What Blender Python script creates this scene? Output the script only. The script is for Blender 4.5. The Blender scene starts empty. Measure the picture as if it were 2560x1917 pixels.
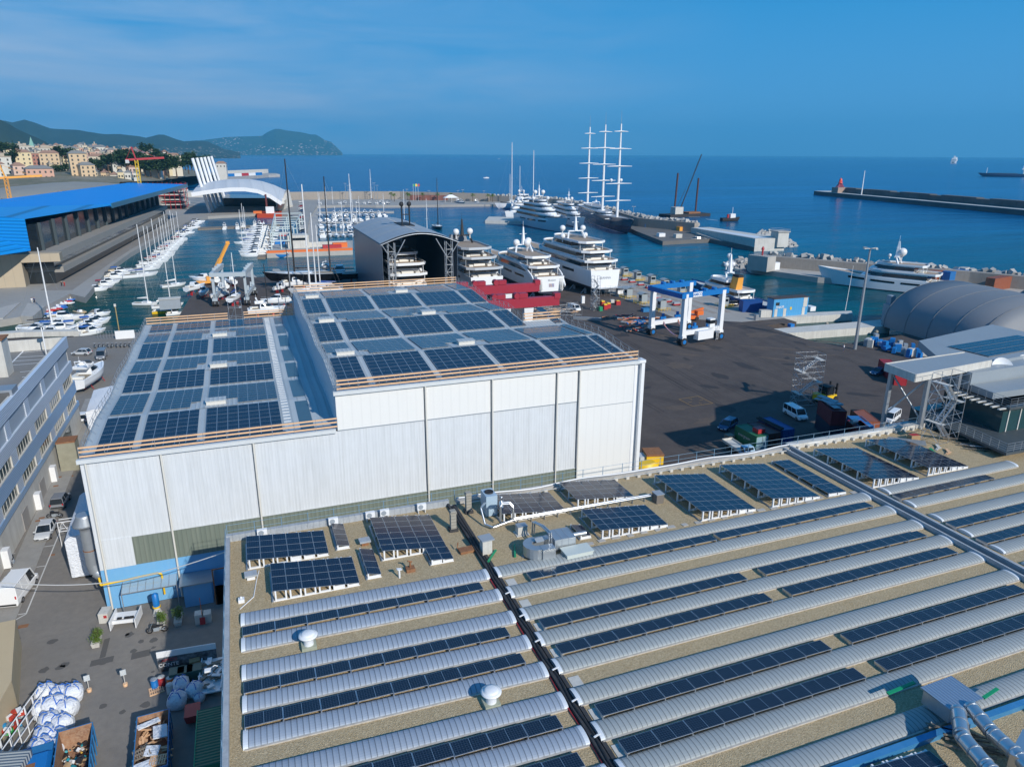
import bpy, math, random
from mathutils import Vector, Matrix
S = bpy.context.scene
rnd = random.Random(7)
R = math.radians
# ---------------------------------------------------------------- camera
# world axes follow the shipyard buildings; ground z = 0, water z = -2, camera 45 m up
CAMH, FPX, YAW, PITCH, ROLL = 45.0, 1800.0, R(20.4), R(17.70), R(.27)
fwd = Vector((math.sin(YAW)*math.cos(PITCH), math.cos(YAW)*math.cos(PITCH), -math.sin(PITCH)))
rgt = Vector((math.cos(YAW), -math.sin(YAW), 0)); upv = rgt.cross(fwd)
r2 = rgt*math.cos(ROLL)+upv*math.sin(ROLL); u2 = -rgt*math.sin(ROLL)+upv*math.cos(ROLL)
cam = bpy.data.cameras.new('camera'); camo = bpy.data.objects.new('camera', cam)
S.collection.objects.link(camo); S.camera = camo
camo.matrix_world = Matrix(((r2.x, u2.x, -fwd.x, 0), (r2.y, u2.y, -fwd.y, 0), (r2.z, u2.z, -fwd.z, CAMH), (0, 0, 0, 1)))
cam.lens = FPX/2560*36; cam.sensor_width = 36; cam.clip_start = .5; cam.clip_end = 150000
def at(x, y, z=0):
 """world point at height z seen at photograph pixel x, y (used once to survey the place)"""
 d = fwd*FPX+r2*(x-1280)-u2*(y-958.5)
 t = (z-CAMH)/d.z
 return Vector((d.x*t, d.y*t, z))
def at_dist(x, y, D):
 """world point at horizontal distance D"""
 d = fwd*FPX+r2*(x-1280)-u2*(y-958.5)
 t = D/math.hypot(d.x, d.y)
 return Vector((d.x*t, d.y*t, CAMH+d.z*t))
def proj(p):
 v = Vector(p)-Vector((0, 0, CAMH)); w = v.dot(fwd)
 return 1280+FPX*v.dot(r2)/w, 958.5-FPX*v.dot(u2)/w
def hgt(g, y):
 """height above z=0 of a vertical line through g at photograph row y"""
 lo, hi = -60., 400.
 for _ in range(50):
  m = (lo+hi)/2
  if proj((g[0], g[1], m))[1] > y: lo = m
  else: hi = m
 return lo
# ---------------------------------------------------------------- light
SUNV = Vector((.53, -1.61, 1.0)).normalized()
sl = bpy.data.lights.new('sun', 'SUN'); sl.energy = 4.35; sl.angle = R(.53); sl.color = (1, .95, .87)
so = bpy.data.objects.new('sun', sl); S.collection.objects.link(so)
so.rotation_euler = SUNV.to_track_quat('Z', 'Y').to_euler()
S.view_settings.view_transform = 'Standard'; S.view_settings.look = 'None'
S.view_settings.exposure = 0.10; S.view_settings.gamma = 1
W = bpy.data.worlds.new('World'); S.world = W; W.use_nodes = True
nt = W.node_tree; N = nt.nodes; LK = nt.links; N.clear()
wo = N.new('ShaderNodeOutputWorld'); bg = N.new('ShaderNodeBackground'); LK.new(bg.outputs[0], wo.inputs[0])
sk = N.new('ShaderNodeTexSky'); sk.sky_type = 'NISHITA'; sk.sun_disc = False
sk.sun_elevation = math.asin(SUNV.z); sk.sun_rotation = math.atan2(SUNV.x, SUNV.y)
sk.air_density = 1.0; sk.dust_density = .6; sk.ozone_density = 4.0; sk.altitude = 50
SKY_STRENGTH = .085
tc = N.new('ShaderNodeTexCoord'); sep = N.new('ShaderNodeSeparateXYZ'); LK.new(tc.outputs['Generated'], sep.inputs[0])
ramp = N.new('ShaderNodeValToRGB'); LK.new(sep.outputs['Z'], ramp.inputs[0])
e = ramp.color_ramp.elements          # tint of the clear maritime sky by elevation
e[0].position = 0; e[0].color = (.085, .37, .74, 1); e[1].position = 1; e[1].color = (.028, .15, .40, 1)
for p_, c_ in ((.06, (.08, .36, .73, 1)), (.18, (.02, .29, .67, 1)), (.42, (.035, .23, .54, 1))):
 k = e.new(p_); k.color = c_
mul = N.new('ShaderNodeMix'); mul.data_type = 'RGBA'; mul.inputs[0].default_value = .93
scl = N.new('ShaderNodeVectorMath'); scl.operation = 'SCALE'; scl.inputs['Scale'].default_value = 1/SKY_STRENGTH; LK.new(ramp.outputs[0], scl.inputs[0])
LK.new(sk.outputs[0], mul.inputs[6]); LK.new(scl.outputs[0], mul.inputs[7])
# thin cirrus: stretched noise on the sky direction
mp = N.new('ShaderNodeMapping'); mp.inputs['Scale'].default_value = (2.2, 2.2, 15); mp.inputs['Rotation'].default_value = (0, R(4), 0)
LK.new(tc.outputs['Generated'], mp.inputs[0])
nz = N.new('ShaderNodeTexNoise'); nz.inputs['Scale'].default_value = 1.6; nz.inputs['Detail'].default_value = 9; nz.inputs['Roughness'].default_value = .55; nz.inputs['Distortion'].default_value = .5
LK.new(mp.outputs[0], nz.inputs['Vector'])
cr_ = N.new('ShaderNodeValToRGB'); cr_.color_ramp.elements[0].position = .30; cr_.color_ramp.elements[1].position = .85
LK.new(nz.outputs[0], cr_.inputs[0])
# cirrus lies towards the left of the view (azimuth mask)
mpx = N.new('ShaderNodeMath'); mpx.operation = 'MULTIPLY_ADD'; LK.new(sep.outputs['X'], mpx.inputs[0]); mpx.inputs[1].default_value = -1.6; mpx.inputs[2].default_value = .95; mpx.use_clamp = True
mpz = N.new('ShaderNodeMapRange'); LK.new(sep.outputs['Z'], mpz.inputs[0]); mpz.inputs[1].default_value = .27; mpz.inputs[2].default_value = .06; mpz.inputs[3].default_value = 0; mpz.inputs[4].default_value = 1
mm = N.new('ShaderNodeMath'); mm.operation = 'MULTIPLY'; LK.new(mpx.outputs[0], mm.inputs[0]); LK.new(mpz.outputs[0], mm.inputs[1])
m2 = N.new('ShaderNodeMath'); m2.operation = 'MULTIPLY'; LK.new(mm.outputs[0], m2.inputs[0]); LK.new(cr_.outputs[0], m2.inputs[1])
m3 = N.new('ShaderNodeMath'); m3.operation = 'MULTIPLY'; LK.new(m2.outputs[0], m3.inputs[0]); m3.inputs[1].default_value = 1.5
cl = N.new('ShaderNodeMix'); cl.data_type = 'RGBA'; LK.new(m3.outputs[0], cl.inputs[0]); LK.new(mul.outputs[2], cl.inputs[6]); cl.inputs[7].default_value = (5.2, 6.6, 8.6, 1)
LK.new(cl.outputs[2], bg.inputs[0]); bg.inputs[1].default_value = SKY_STRENGTH
# ---------------------------------------------------------------- helpers
MATS = {}
def mat(name, rgb, rough=.6, metal=0., noise=None, bump=None, stripe=None, spec=.5, streak=None, emit=None, grid=None, world=False, alpha=None):
 """noise=(scale, amount, tint) stripe=(axis, period, dark, bump) streak=(amount, tint): vertical dirt
 grid=(px, py, linewidth, colour): lines in object XY"""
 if name in MATS: return MATS[name]
 m = bpy.data.materials.new(name); m.use_nodes = True; MATS[name] = m
 n = m.node_tree.nodes; l = m.node_tree.links; b = n['Principled BSDF']
 b.inputs['Roughness'].default_value = rough; b.inputs['Metallic'].default_value = metal
 b.inputs['Specular IOR Level'].default_value = spec
 b.inputs['Base Color'].default_value = (*rgb, 1)
 src = None
 t = n.new('ShaderNodeTexCoord'); geo = n.new('ShaderNodeNewGeometry')
 vec = geo.outputs['Position'] if world else t.outputs['Object']
 def mixc(fac, a, bcol):
  x = n.new('ShaderNodeMix'); x.data_type = 'RGBA'
  l.new(fac, x.inputs[0])
  if a is None: x.inputs[6].default_value = (*rgb, 1)
  else: l.new(a, x.inputs[6])
  x.inputs[7].default_value = (*bcol, 1)
  return x.outputs[2]
 heights = []
 if noise:
  for sc, am, tint in (noise if isinstance(noise[0], tuple) else (noise,)):
   z = n.new('ShaderNodeTexNoise'); z.inputs['Scale'].default_value = sc; z.inputs['Detail'].default_value = 5; z.inputs['Roughness'].default_value = .65
   l.new(vec, z.inputs['Vector'])
   mr = n.new('ShaderNodeMapRange'); mr.inputs[1].default_value = .38; mr.inputs[2].default_value = .68; mr.inputs[4].default_value = am
   l.new(z.outputs[0], mr.inputs[0]); src = mixc(mr.outputs[0], src, tint)
 if streak:
  mpp = n.new('ShaderNodeMapping'); mpp.inputs['Scale'].default_value = (2.2, 2.2, .11); l.new(vec, mpp.inputs[0])
  z = n.new('ShaderNodeTexNoise'); z.inputs['Scale'].default_value = 1.0; z.inputs['Detail'].default_value = 6; z.inputs['Roughness'].default_value = .7
  l.new(mpp.outputs[0], z.inputs['Vector'])
  mr = n.new('ShaderNodeMapRange'); mr.inputs[1].default_value = .45; mr.inputs[2].default_value = .75; mr.inputs[4].default_value = streak[0]
  l.new(z.outputs[0], mr.inputs[0]); src = mixc(mr.outputs[0], src, streak[1])
 if stripe:
  ax, per, dark, bmp = stripe
  sp = n.new('ShaderNodeSeparateXYZ'); l.new(vec, sp.inputs[0])
  q = n.new('ShaderNodeMath'); q.operation = 'MULTIPLY'; q.inputs[1].default_value = 2*math.pi/per; l.new(sp.outputs[ax], q.inputs[0])
  s = n.new('ShaderNodeMath'); s.operation = 'SINE'; l.new(q.outputs[0], s.inputs[0])
  mr = n.new('ShaderNodeMapRange'); mr.inputs[1].default_value = .72; mr.inputs[2].default_value = .97; mr.inputs[4].default_value = dark
  l.new(s.outputs[0], mr.inputs[0]); src = mixc(mr.outputs[0], src, tuple(c*.35 for c in rgb))
  if bmp: heights.append((s.outputs[0], bmp))
 if grid:
  gx, gy, lw, gc = grid
  sp = n.new('ShaderNodeSeparateXYZ'); l.new(vec, sp.inputs[0]); outs = []
  for ch, per in ((0, gx), (1, gy)):
   q = n.new('ShaderNodeMath'); q.operation = 'PINGPONG'; q.inputs[1].default_value = per/2; l.new(sp.outputs[ch], q.inputs[0])
   s = n.new('ShaderNodeMath'); s.operation = 'LESS_THAN'; s.inputs[1].default_value = lw; l.new(q.outputs[0], s.inputs[0]); outs.append(s)
  mx = n.new('ShaderNodeMath'); mx.operation = 'MAXIMUM'; l.new(outs[0].outputs[0], mx.inputs[0]); l.new(outs[1].outputs[0], mx.inputs[1])
  src = mixc(mx.outputs[0], src, gc)
 if bump:
  z = n.new('ShaderNodeTexNoise'); z.inputs['Scale'].default_value = bump[0]; z.inputs['Detail'].default_value = 4; l.new(vec, z.inputs['Vector'])
  heights.append((z.outputs[0], bump[1]))
 last = None
 for h, d in heights:
  bn = n.new('ShaderNodeBump'); bn.inputs['Distance'].default_value = d; bn.inputs['Strength'].default_value = 1; l.new(h, bn.inputs['Height'])
  if last is not None: l.new(last, bn.inputs['Normal'])
  last = bn.outputs[0]
 if last is not None: l.new(last, b.inputs['Normal'])
 if src is not None: l.new(src, b.inputs['Base Color'])
 if emit: b.inputs['Emission Color'].default_value = (*rgb, 1); b.inputs['Emission Strength'].default_value = emit
 if alpha is not None: b.inputs['Alpha'].default_value = alpha
 return m
def V(*a): return Vector(a)
class MB:
 def __init__(s): s.v = []; s.f = []; s.m = []; s.sm = []
 def add(s, vs, fs, m=0, sm=False):
  o = len(s.v); s.v += [tuple(x) for x in vs]
  for f in fs: s.f.append([i+o for i in f]); s.m.append(m); s.sm.append(sm)
  return s
 def box(s, x0, x1, y0, y1, z0, z1, m=0):
  return s.add([(x0, y0, z0), (x1, y0, z0), (x1, y1, z0), (x0, y1, z0), (x0, y0, z1), (x1, y0, z1), (x1, y1, z1), (x0, y1, z1)],
     [(3, 2, 1, 0), (4, 5, 6, 7), (0, 1, 5, 4), (1, 2, 6, 5), (2, 3, 7, 6), (3, 0, 4, 7)], m)
 def cbox(s, c, sz, rz=0, m=0, ry=0, rx=0):
  M = Matrix.Translation(Vector(c)) @ Matrix.Rotation(rz, 4, 'Z') @ Matrix.Rotation(ry, 4, 'Y') @ Matrix.Rotation(rx, 4, 'X')
  a, b, d = sz[0]/2, sz[1]/2, sz[2]/2
  vs = [M @ Vector(p) for p in ((-a, -b, -d), (a, -b, -d), (a, b, -d), (-a, b, -d), (-a, -b, d), (a, -b, d), (a, b, d), (-a, b, d))]
  return s.add(vs, [(3, 2, 1, 0), (4, 5, 6, 7), (0, 1, 5, 4), (1, 2, 6, 5), (2, 3, 7, 6), (3, 0, 4, 7)], m)
 def prism(s, P, z0, z1, m=0):
  n = len(P)
  A = sum(P[i][0]*P[(i+1) % n][1]-P[(i+1) % n][0]*P[i][1] for i in range(n))
  if A < 0: P = P[::-1]
  vs = [(p[0], p[1], z0) for p in P]+[(p[0], p[1], z1) for p in P]
  return s.add(vs, [tuple(range(n))[::-1], tuple(range(n, 2*n))]+[(i, (i+1) % n, n+(i+1) % n, n+i) for i in range(n)], m)
 def loft(s, rings, m=0, sm=True, cap=(True, True), close=True):
  n = len(rings[0]); o = []
  for r_ in rings: o += list(r_)
  fs = []
  for k in range(len(rings)-1):
   for i in range(n if close else n-1):
    j = (i+1) % n; fs.append((k*n+i, k*n+j, (k+1)*n+j, (k+1)*n+i))
  s.add(o, fs, m, sm)
  if cap[0]: s.add(rings[0], [tuple(range(n))[::-1]], m)
  if cap[1]: s.add(rings[-1], [tuple(range(n))], m)
  return s
 def tube(s, a, b, r, n=6, m=0, r_2=None, sm=True):
  a = Vector(a); b = Vector(b); d = b-a
  if d.length < 1e-6: return s
  q = d.to_track_quat('Z', 'Y'); r_2 = r if r_2 is None else r_2
  rg = []
  for P, rr in ((a, r), (b, r_2)): rg.append([P+q @ Vector((rr*math.cos(2*math.pi*i/n), rr*math.sin(2*math.pi*i/n), 0)) for i in range(n)])
  return s.loft(rg, m, sm)
 def path(s, pts, r, n=6, m=0):
  for a, b in zip(pts, pts[1:]): s.tube(a, b, r, n, m)
  return s
 def beam(s, a, b, w, h, m=0):
  a = Vector(a); b = Vector(b); d = (b-a)
  side = d.cross(Vector((0, 0, 1)))
  side = Vector((1, 0, 0)) if side.length < 1e-5 else side.normalized()
  up = side.cross(d).normalized()
  rg = [[P+side*(w/2*i)+up*(h/2*j) for i, j in ((-1, -1), (1, -1), (1, 1), (-1, 1))] for P in (a, b)]
  return s.loft(rg, m, False)
 def lathe(s, prof, c=(0, 0, 0), n=16, m=0, sm=True):
  rg = [[(c[0]+r_*math.cos(2*math.pi*i/n), c[1]+r_*math.sin(2*math.pi*i/n), c[2]+z) for i in range(n)] for r_, z in prof]
  return s.loft(rg, m, sm)
 def quad(s, a, b, c, d, m=0, sm=False): return s.add([a, b, c, d], [(0, 1, 2, 3)], m, sm)
 def build(s, name, mats, parent=None, loc=None):
  me = bpy.data.meshes.new(name); me.from_pydata(s.v, [], s.f)
  if not isinstance(mats, (list, tuple)): mats = [mats]
  for x in mats: me.materials.append(x)
  me.polygons.foreach_set('material_index', s.m); me.polygons.foreach_set('use_smooth', s.sm); me.update()
  o = bpy.data.objects.new(name, me); S.collection.objects.link(o)
  if parent: o.parent = parent
  if loc is not None: o.location = loc
  return o
def tag(o, label, cat, group=None):
 o['label'] = label; o['category'] = cat
 if group: o['group'] = group
 return o
def thing(name, label, cat, loc=(0, 0, 0), rz=0, group=None):
 o = bpy.data.objects.new(name, None); S.collection.objects.link(o); o.location = loc; o.rotation_euler = (0, 0, rz); o.empty_display_size = .5
 return tag(o, label, cat, group)
def struct(name, mb, m, kind='structure'):
 o = mb.build(name, m); o['kind'] = kind; return o
CH = {}
def dup(root, loc, rz=0, label=None, group=None, scale=None, skip=()):
 """copy of a thing with copies of its parts and sub-parts (mesh data shared)"""
 r = root.copy(); S.collection.objects.link(r); r.location = loc; r.rotation_euler = (0, 0, rz)
 if scale: r.scale = (scale,)*3 if not isinstance(scale, tuple) else scale
 if label: r['label'] = label
 if group: r['group'] = group
 for ch in root.children:
  if ch.name.split('.')[0] in skip: continue
  c = ch.copy(); S.collection.objects.link(c); c.parent = r
  for g in ch.children:
   d = g.copy(); S.collection.objects.link(d); d.parent = c
 return r
def remat(root, part, m, slot=0):
 """give one copied thing's part its own paint"""
 for ch in root.children:
  if ch.name.split('.')[0] == part:
   ch.data = ch.data.copy(); ch.data.materials[slot] = m
def text(body, size, m, parent, loc, rot, name='lettering', extrude=.01, ax='CENTER', bold=0):
 cu = bpy.data.curves.new(name, 'FONT'); cu.body = body; cu.size = size; cu.extrude = extrude; cu.offset = bold
 cu.align_x = ax; cu.align_y = 'CENTER'
 to = bpy.data.objects.new(name, cu)
 me = bpy.data.meshes.new_from_object(to); bpy.data.objects.remove(to)
 me.materials.clear(); me.materials.append(m)
 o = bpy.data.objects.new(name, me); S.collection.objects.link(o); o.parent = parent; o.location = loc; o.rotation_euler = rot
 return o
ORD = ['first', 'second', 'third', 'fourth', 'fifth', 'sixth', 'seventh', 'eighth', 'ninth', 'tenth', 'eleventh', 'twelfth', 'thirteenth', 'fourteenth', 'fifteenth', 'sixteenth', 'seventeenth', 'eighteenth', 'nineteenth', 'twentieth', 'twenty-first', 'twenty-second', 'twenty-third', 'twenty-fourth', 'twenty-fifth', 'twenty-sixth', 'twenty-seventh', 'twenty-eighth', 'twenty-ninth', 'thirtieth']
# ---------------------------------------------------------------- palette
white = mat('white_paint', (.78, .79, .8), .35, noise=(3, .15, (.6, .6, .6)))
gel = mat('gelcoat', (.82, .84, .86), .2, noise=(.8, .15, (.68, .72, .78)))
gelwarm = mat('gelcoat_cream', (.78, .76, .7), .25)
darkglass = mat('dark_glass', (.012, .018, .025), .08, spec=.8)
black = mat('black_rubber', (.02, .02, .022), .7)
steel = mat('galvanised_steel', (.42, .45, .48), .42, .6, noise=(2, .3, (.3, .32, .34)))
alu = mat('bright_aluminium', (.62, .64, .66), .28, .85, noise=(1.2, .3, (.5, .52, .55)))
greyp = mat('grey_paint', (.30, .34, .38), .5, noise=(1, .3, (.24, .27, .3)))
concrete = mat('concrete', (.42, .40, .37), .85, noise=((.35, .5, (.3, .29, .27)), (4, .3, (.5, .48, .45))), bump=(6, .02))
conc_white = mat('pale_concrete', (.58, .57, .53), .85, noise=((.4, .5, (.42, .4, .36)), (5, .3, (.68, .66, .62))), streak=(.45, (.3, .28, .25)))
conc_blue = mat('weathered_coping', (.36, .39, .42), .8, noise=((1.2, .6, (.2, .23, .26)), (7, .4, (.5, .52, .54))))
asphalt = mat('asphalt', (.078, .062, .056), .9, noise=((.05, .8, (.052, .040, .036)), (.25, .45, (.13, .105, .09)), (1.6, .35, (.05, .04, .036)), (9, .25, (.11, .09, .08))), bump=(12, .02), world=True)
asphalt2 = mat('old_asphalt', (.195, .18, .163), .9, noise=((.12, .7, (.25, .225, .195)), (1.3, .5, (.14, .128, .118)), (14, .3, (.27, .25, .22))), bump=(14, .015), world=True)
paving = mat('quay_paving', (.33, .32, .30), .85, noise=((.05, .5, (.25, .245, .23)), (.6, .4, (.4, .385, .36))), world=True)
gravel = mat('roof_gravel', (.47, .335, .165), .95, noise=((.2, .5, (.36, .29, .18)), (2.2, .4, (.58, .43, .23)), (6, .5, (.22, .165, .1)), (11, .7, (.78, .64, .42)), (17, .45, (.16, .13, .09))), bump=(14, .09), world=True)
membrane = mat('roof_membrane', (.27, .31, .34), .5, noise=((.3, .4, (.22, .26, .3)), (3, .3, (.32, .36, .39))))
clad = mat('white_cladding', (.66, .69, .72), .5, streak=(.55, (.44, .46, .47)), noise=((.25, .3, (.60, .63, .66)), (.9, .25, (.58, .6, .6))), stripe=(0, .33, .12, .003))
clad_new = mat('new_white_cladding', (.76, .76, .74), .5, noise=(.3, .2, (.7, .71, .7)), stripe=(0, 1.0, .06, .002), streak=(.12, (.6, .6, .58)))
polycarb = mat('green_translucent_sheeting', (.17, .20, .165), .35, streak=(.6, (.25, .27, .22)), stripe=(0, .45, .3, .012))
bluewall = mat('light_blue_wall', (.15, .39, .66), .6, noise=(1.2, .3, (.2, .43, .68)), streak=(.2, (.3, .45, .6)))
blue = mat('crane_blue', (.01, .16, .47), .4, noise=(1.2, .25, (.02, .2, .5)))
skyblue = mat('cabin_blue', (.07, .32, .60), .5, streak=(.2, (.15, .4, .65)), stripe=(0, .9, .12, .01))
red = mat('red_paint', (.42, .03, .035), .45)
crimson = mat('crimson_paint', (.33, .022, .045), .42, noise=(.7, .3, (.38, .04, .06)))
orange = mat('orange_paint', (.75, .17, .03), .5, noise=(1, .3, (.6, .12, .02)))
amber = mat('amber_paint', (.80, .36, .06), .45)
yellow = mat('yellow_paint', (.80, .52, .02), .45, noise=(2, .2, (.7, .42, .02)))
wood = mat('pine_rail', (.72, .46, .27), .6, noise=(5, .3, (.6, .36, .2)))
plank = mat('grey_planks', (.23, .19, .15), .8, noise=(3, .5, (.32, .27, .2)), stripe=(1, .3, .5, .01))
deckteak = mat('teak_deck', (.35, .27, .2), .7)
rust = mat('rust', (.22, .09, .04), .85, noise=(3, .6, (.35, .2, .1)))
navy = mat('navy_hull', (.006, .012, .045), .12, spec=.7)
blackhull = mat('black_hull', (.008, .009, .012), .15)
tarp = mat('white_tarpaulin', (.74, .77, .82), .55, bump=(4.5, .16), noise=(5, .35, (.5, .55, .62)))
leafm = mat('leaf_green', (.07, .13, .018), .6, noise=(4, .6, (.16, .22, .02)))
leafd = mat('leaf_dark', (.02, .05, .012), .7, noise=(.2, .6, (.045, .085, .02)))
bark = mat('bark', (.10, .07, .045), .9)
fabric_dark = mat('tent_fabric', (.20, .215, .235), .6, noise=(.1, .4, (.16, .175, .2)))
skinm = mat('skin', (.5, .3, .22), .6)
ironstreak = mat('hangar_steel_skin', (.13, .17, .22), .35, .3, stripe=(1, .9, .35, .02), streak=(.6, (.08, .11, .15)))
# ================================================================ setting: sea, land, moles, hills
def water_mat():
 m = bpy.data.materials.new('sea_water'); m.use_nodes = True
 n = m.node_tree.nodes; l = m.node_tree.links; b = n['Principled BSDF']
 b.inputs['Roughness'].default_value = .2; b.inputs['IOR'].default_value = 1.33; b.inputs['Specular Tint'].default_value = (.3, .75, 1, 1); b.inputs['Specular IOR Level'].default_value = .10
 g = n.new('ShaderNodeNewGeometry'); sp = n.new('ShaderNodeSeparateXYZ'); l.new(g.outputs['Position'], sp.inputs[0])
 # shallow green harbour water turning to deep blue offshore
 nz = n.new('ShaderNodeTexNoise'); nz.inputs['Scale'].default_value = .012; nz.inputs['Detail'].default_value = 3; l.new(g.outputs['Position'], nz.inputs['Vector'])
 a = n.new('ShaderNodeMath'); a.operation = 'MULTIPLY_ADD'; l.new(nz.outputs[0], a.inputs[0]); a.inputs[1].default_value = 160; l.new(sp.outputs['Y'], a.inputs[2])
 a2 = n.new('ShaderNodeMath'); a2.operation = 'MULTIPLY_ADD'; l.new(sp.outputs['X'], a2.inputs[0]); a2.inputs[1].default_value = .75; l.new(a.outputs[0], a2.inputs[2])
 mr = n.new('ShaderNodeMapRange'); l.new(a2.outputs[0], mr.inputs[0]); mr.inputs[1].default_value = 330; mr.inputs[2].default_value = 900
 rp = n.new('ShaderNodeValToRGB'); l.new(mr.outputs[0], rp.inputs[0])
 rp.color_ramp.elements[0].color = (.0, .055, .044, 1); rp.color_ramp.elements[1].color = (.0, .090, .245, 1)
 k = rp.color_ramp.elements.new(.25); k.color = (.0, .095, .15, 1)
 # long wind streaks offshore
 mp = n.new('ShaderNodeMapping'); mp.inputs['Scale'].default_value = (.0012, .011, 1); mp.inputs['Rotation'].default_value = (0, 0, R(24)); l.new(g.outputs['Position'], mp.inputs[0])
 n2 = n.new('ShaderNodeTexNoise'); n2.inputs['Scale'].default_value = 1; n2.inputs['Detail'].default_value = 6; n2.inputs['Roughness'].default_value = .6; l.new(mp.outputs[0], n2.inputs['Vector'])
 mx = n.new('ShaderNodeMix'); mx.data_type = 'RGBA'; mx.blend_type = 'MULTIPLY'; mx.inputs[0].default_value = 1
 r2_ = n.new('ShaderNodeMapRange'); l.new(n2.outputs[0], r2_.inputs[0]); r2_.inputs[1].default_value = .3; r2_.inputs[2].default_value = .7; r2_.inputs[3].default_value = .62; r2_.inputs[4].default_value = 1.3
 l.new(rp.outputs[0], mx.inputs[6]); l.new(r2_.outputs[0], mx.inputs[7]); l.new(mx.outputs[2], b.inputs['Base Color'])
 last = None
 # ripples: fine noise near, swell far
 for sc, st, dist, yz in ((.55, .7, .13, 1.7), (.09, .7, .6, 2.4), (.016, .8, 2.6, 3)):
  m1 = n.new('ShaderNodeMapping'); m1.inputs['Scale'].default_value = (1, yz, 1); m1.inputs['Rotation'].default_value = (0, 0, R(22)); l.new(g.outputs['Position'], m1.inputs[0])
  w = n.new('ShaderNodeTexNoise'); w.inputs['Scale'].default_value = sc; w.inputs['Detail'].default_value = 4; l.new(m1.outputs[0], w.inputs['Vector'])
  bn = n.new('ShaderNodeBump'); bn.inputs['Strength'].default_value = st; bn.inputs['Distance'].default_value = dist; l.new(w.outputs[0], bn.inputs['Height'])
  if last: l.new(last, bn.inputs['Normal'])
  last = bn.outputs[0]
 l.new(last, b.inputs['Normal'])
 return m
WZ = -2.0
mb = MB(); mb.quad((-19000, -2500, WZ), (21000, -2500, WZ), (21000, 27000, WZ), (-19000, 27000, WZ))
struct('sea', mb, water_mat())
def xy(*p): return [(q.x, q.y) for q in (at(*a) for a in p)]
# shipyard ground
mb = MB(); mb.prism([(-260, -60), (-260, 211), (-55, 209.5), (-44.5, 206.5), (-28, 206.5), (-21, 207.5), (-19.5, 216), (-17.8, 250), (-16.6, 259), (-12, 287), (-2, 291.5), (3.6, 288), (11, 289), (36, 289), (63, 285), (66, 268),
 (145, 268), (145, 159), (134, 158.5), (134, 155), (133, 145), (133.5, 139), (137, 134.5), (176, 139), (420, 150), (420, -60)], -6, 0)
struct('yard_ground', mb, asphalt)
mb = MB(); mb.prism([(115.2, 205), (115.2, 174.5), (130, 164), (145.2, 164), (145.2, 268.3), (112, 268.3)], -.5, .02); struct('shiplift_apron', mb, mat('apron_concrete', (.36, .34, .31), .85, noise=((.15, .6, (.26, .24, .22)), (2, .4, (.44, .42, .38))), world=True))
mb = MB(); mb.prism([(-41, 40), (-13.5, 40), (-13.5, 74), (-16.8, 74), (-19.5, 206), (-45, 206), (-41, 100)], -.4, .012); struct('side_road', mb, asphalt2)
mb = MB(); mb.prism([(-13.5, 40), (-3.7, 40), (-3.7, 61), (44, 61), (44, 74), (-13.5, 74)], -.4, .01); struct('service_yard', mb, asphalt2)
mb = MB(); mb.prism([(-27, 60), (-24.6, 60), (-28.2, 150), (-31, 150)], -.3, .09); struct('pavement', mb, mat('worn_pavement', (.30, .29, .27), .9, noise=((.5, .5, (.2, .19, .18)), (5, .3, (.36, .35, .33))), world=True))
# piers beside the yard, each a long concrete block
for nm, P in (('pier', [(145.2, 164.4), (145.2, 169.8), (171.3, 165.6), (168.6, 162.2)]), ('pier', [(133, 154), (170.4, 153), (166.3, 146.4), (133, 148.6)])):
 mb = MB(); mb.prism(P, -6, .06, 0); struct(nm, mb, conc_white)
for P in ([(-2, 291), (-.9, 307.5), (1.4, 307), (4, 288)], [(9.6, 288), (10.6, 307), (13, 306.5), (15, 288.5)]):
 mb = MB(); mb.prism([(a, b) for a, b in P], -5, .05); struct('travel_lift_pier', mb, concrete)
# slipway between the finger piers
mb = MB(); mb.quad((4, 288.5, 0.02), (9.6, 288.5, .02), (10.4, 300, -2.3), (.9, 300, -2.3)); struct('slipway', mb, asphalt)
# quay of the exhibition pavilion and the far side of the old basin
Q = [(-260, 212), (-62, 212.5)]
mb = MB(); mb.prism([(-900, 236)]+xy((0, 800), (62, 790), (128, 758), (174, 734), (212, 743), (276, 667), (326, 632), (478, 550), (520, 541), (644, 534), (722, 537), (745, 545), (752, 590), (764, 590), (775, 540), (792, 515), (862, 513), (940, 514), (1225, 511), (1330, 515), (1395, 520), (1398, 508), (1310, 498), (1215, 489), (1000, 488), (880, 488), (720, 490))+[(20, 760), (-60, 1000), (-900, 1100)], -6, 0)
struct('quay', mb, paving)
mb = MB(); mb.prism(xy((180, 726), (280, 655), (330, 622), (430, 570), (440, 560), (330, 600), (100, 726)), -.2, .03); struct('promenade', mb, mat('promenade_asphalt', (.24, .22, .2), .9, noise=(.1, .5, (.3, .28, .25)), world=True))
# concrete launching ramps
for P in (((0, 772), (52, 758), (8, 798), (-40, 800)), ((70, 760), (113, 768), (82, 794), (52, 792))):
 mb = MB(); mb.prism(xy(*P), -4, .35); struct('launch_ramp', mb, concrete)
mb = MB(); mb.prism([(-300, 205), (-300, 214.2), (-54.5, 212.6), (-42.3, 209.3), (-41.5, 206.8), (-54.5, 209.9)], 0, 1.3)
tag(mb.build('sea_wall', conc_white), 'low pale concrete wall between the roof car park and the basin', 'wall')
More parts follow.
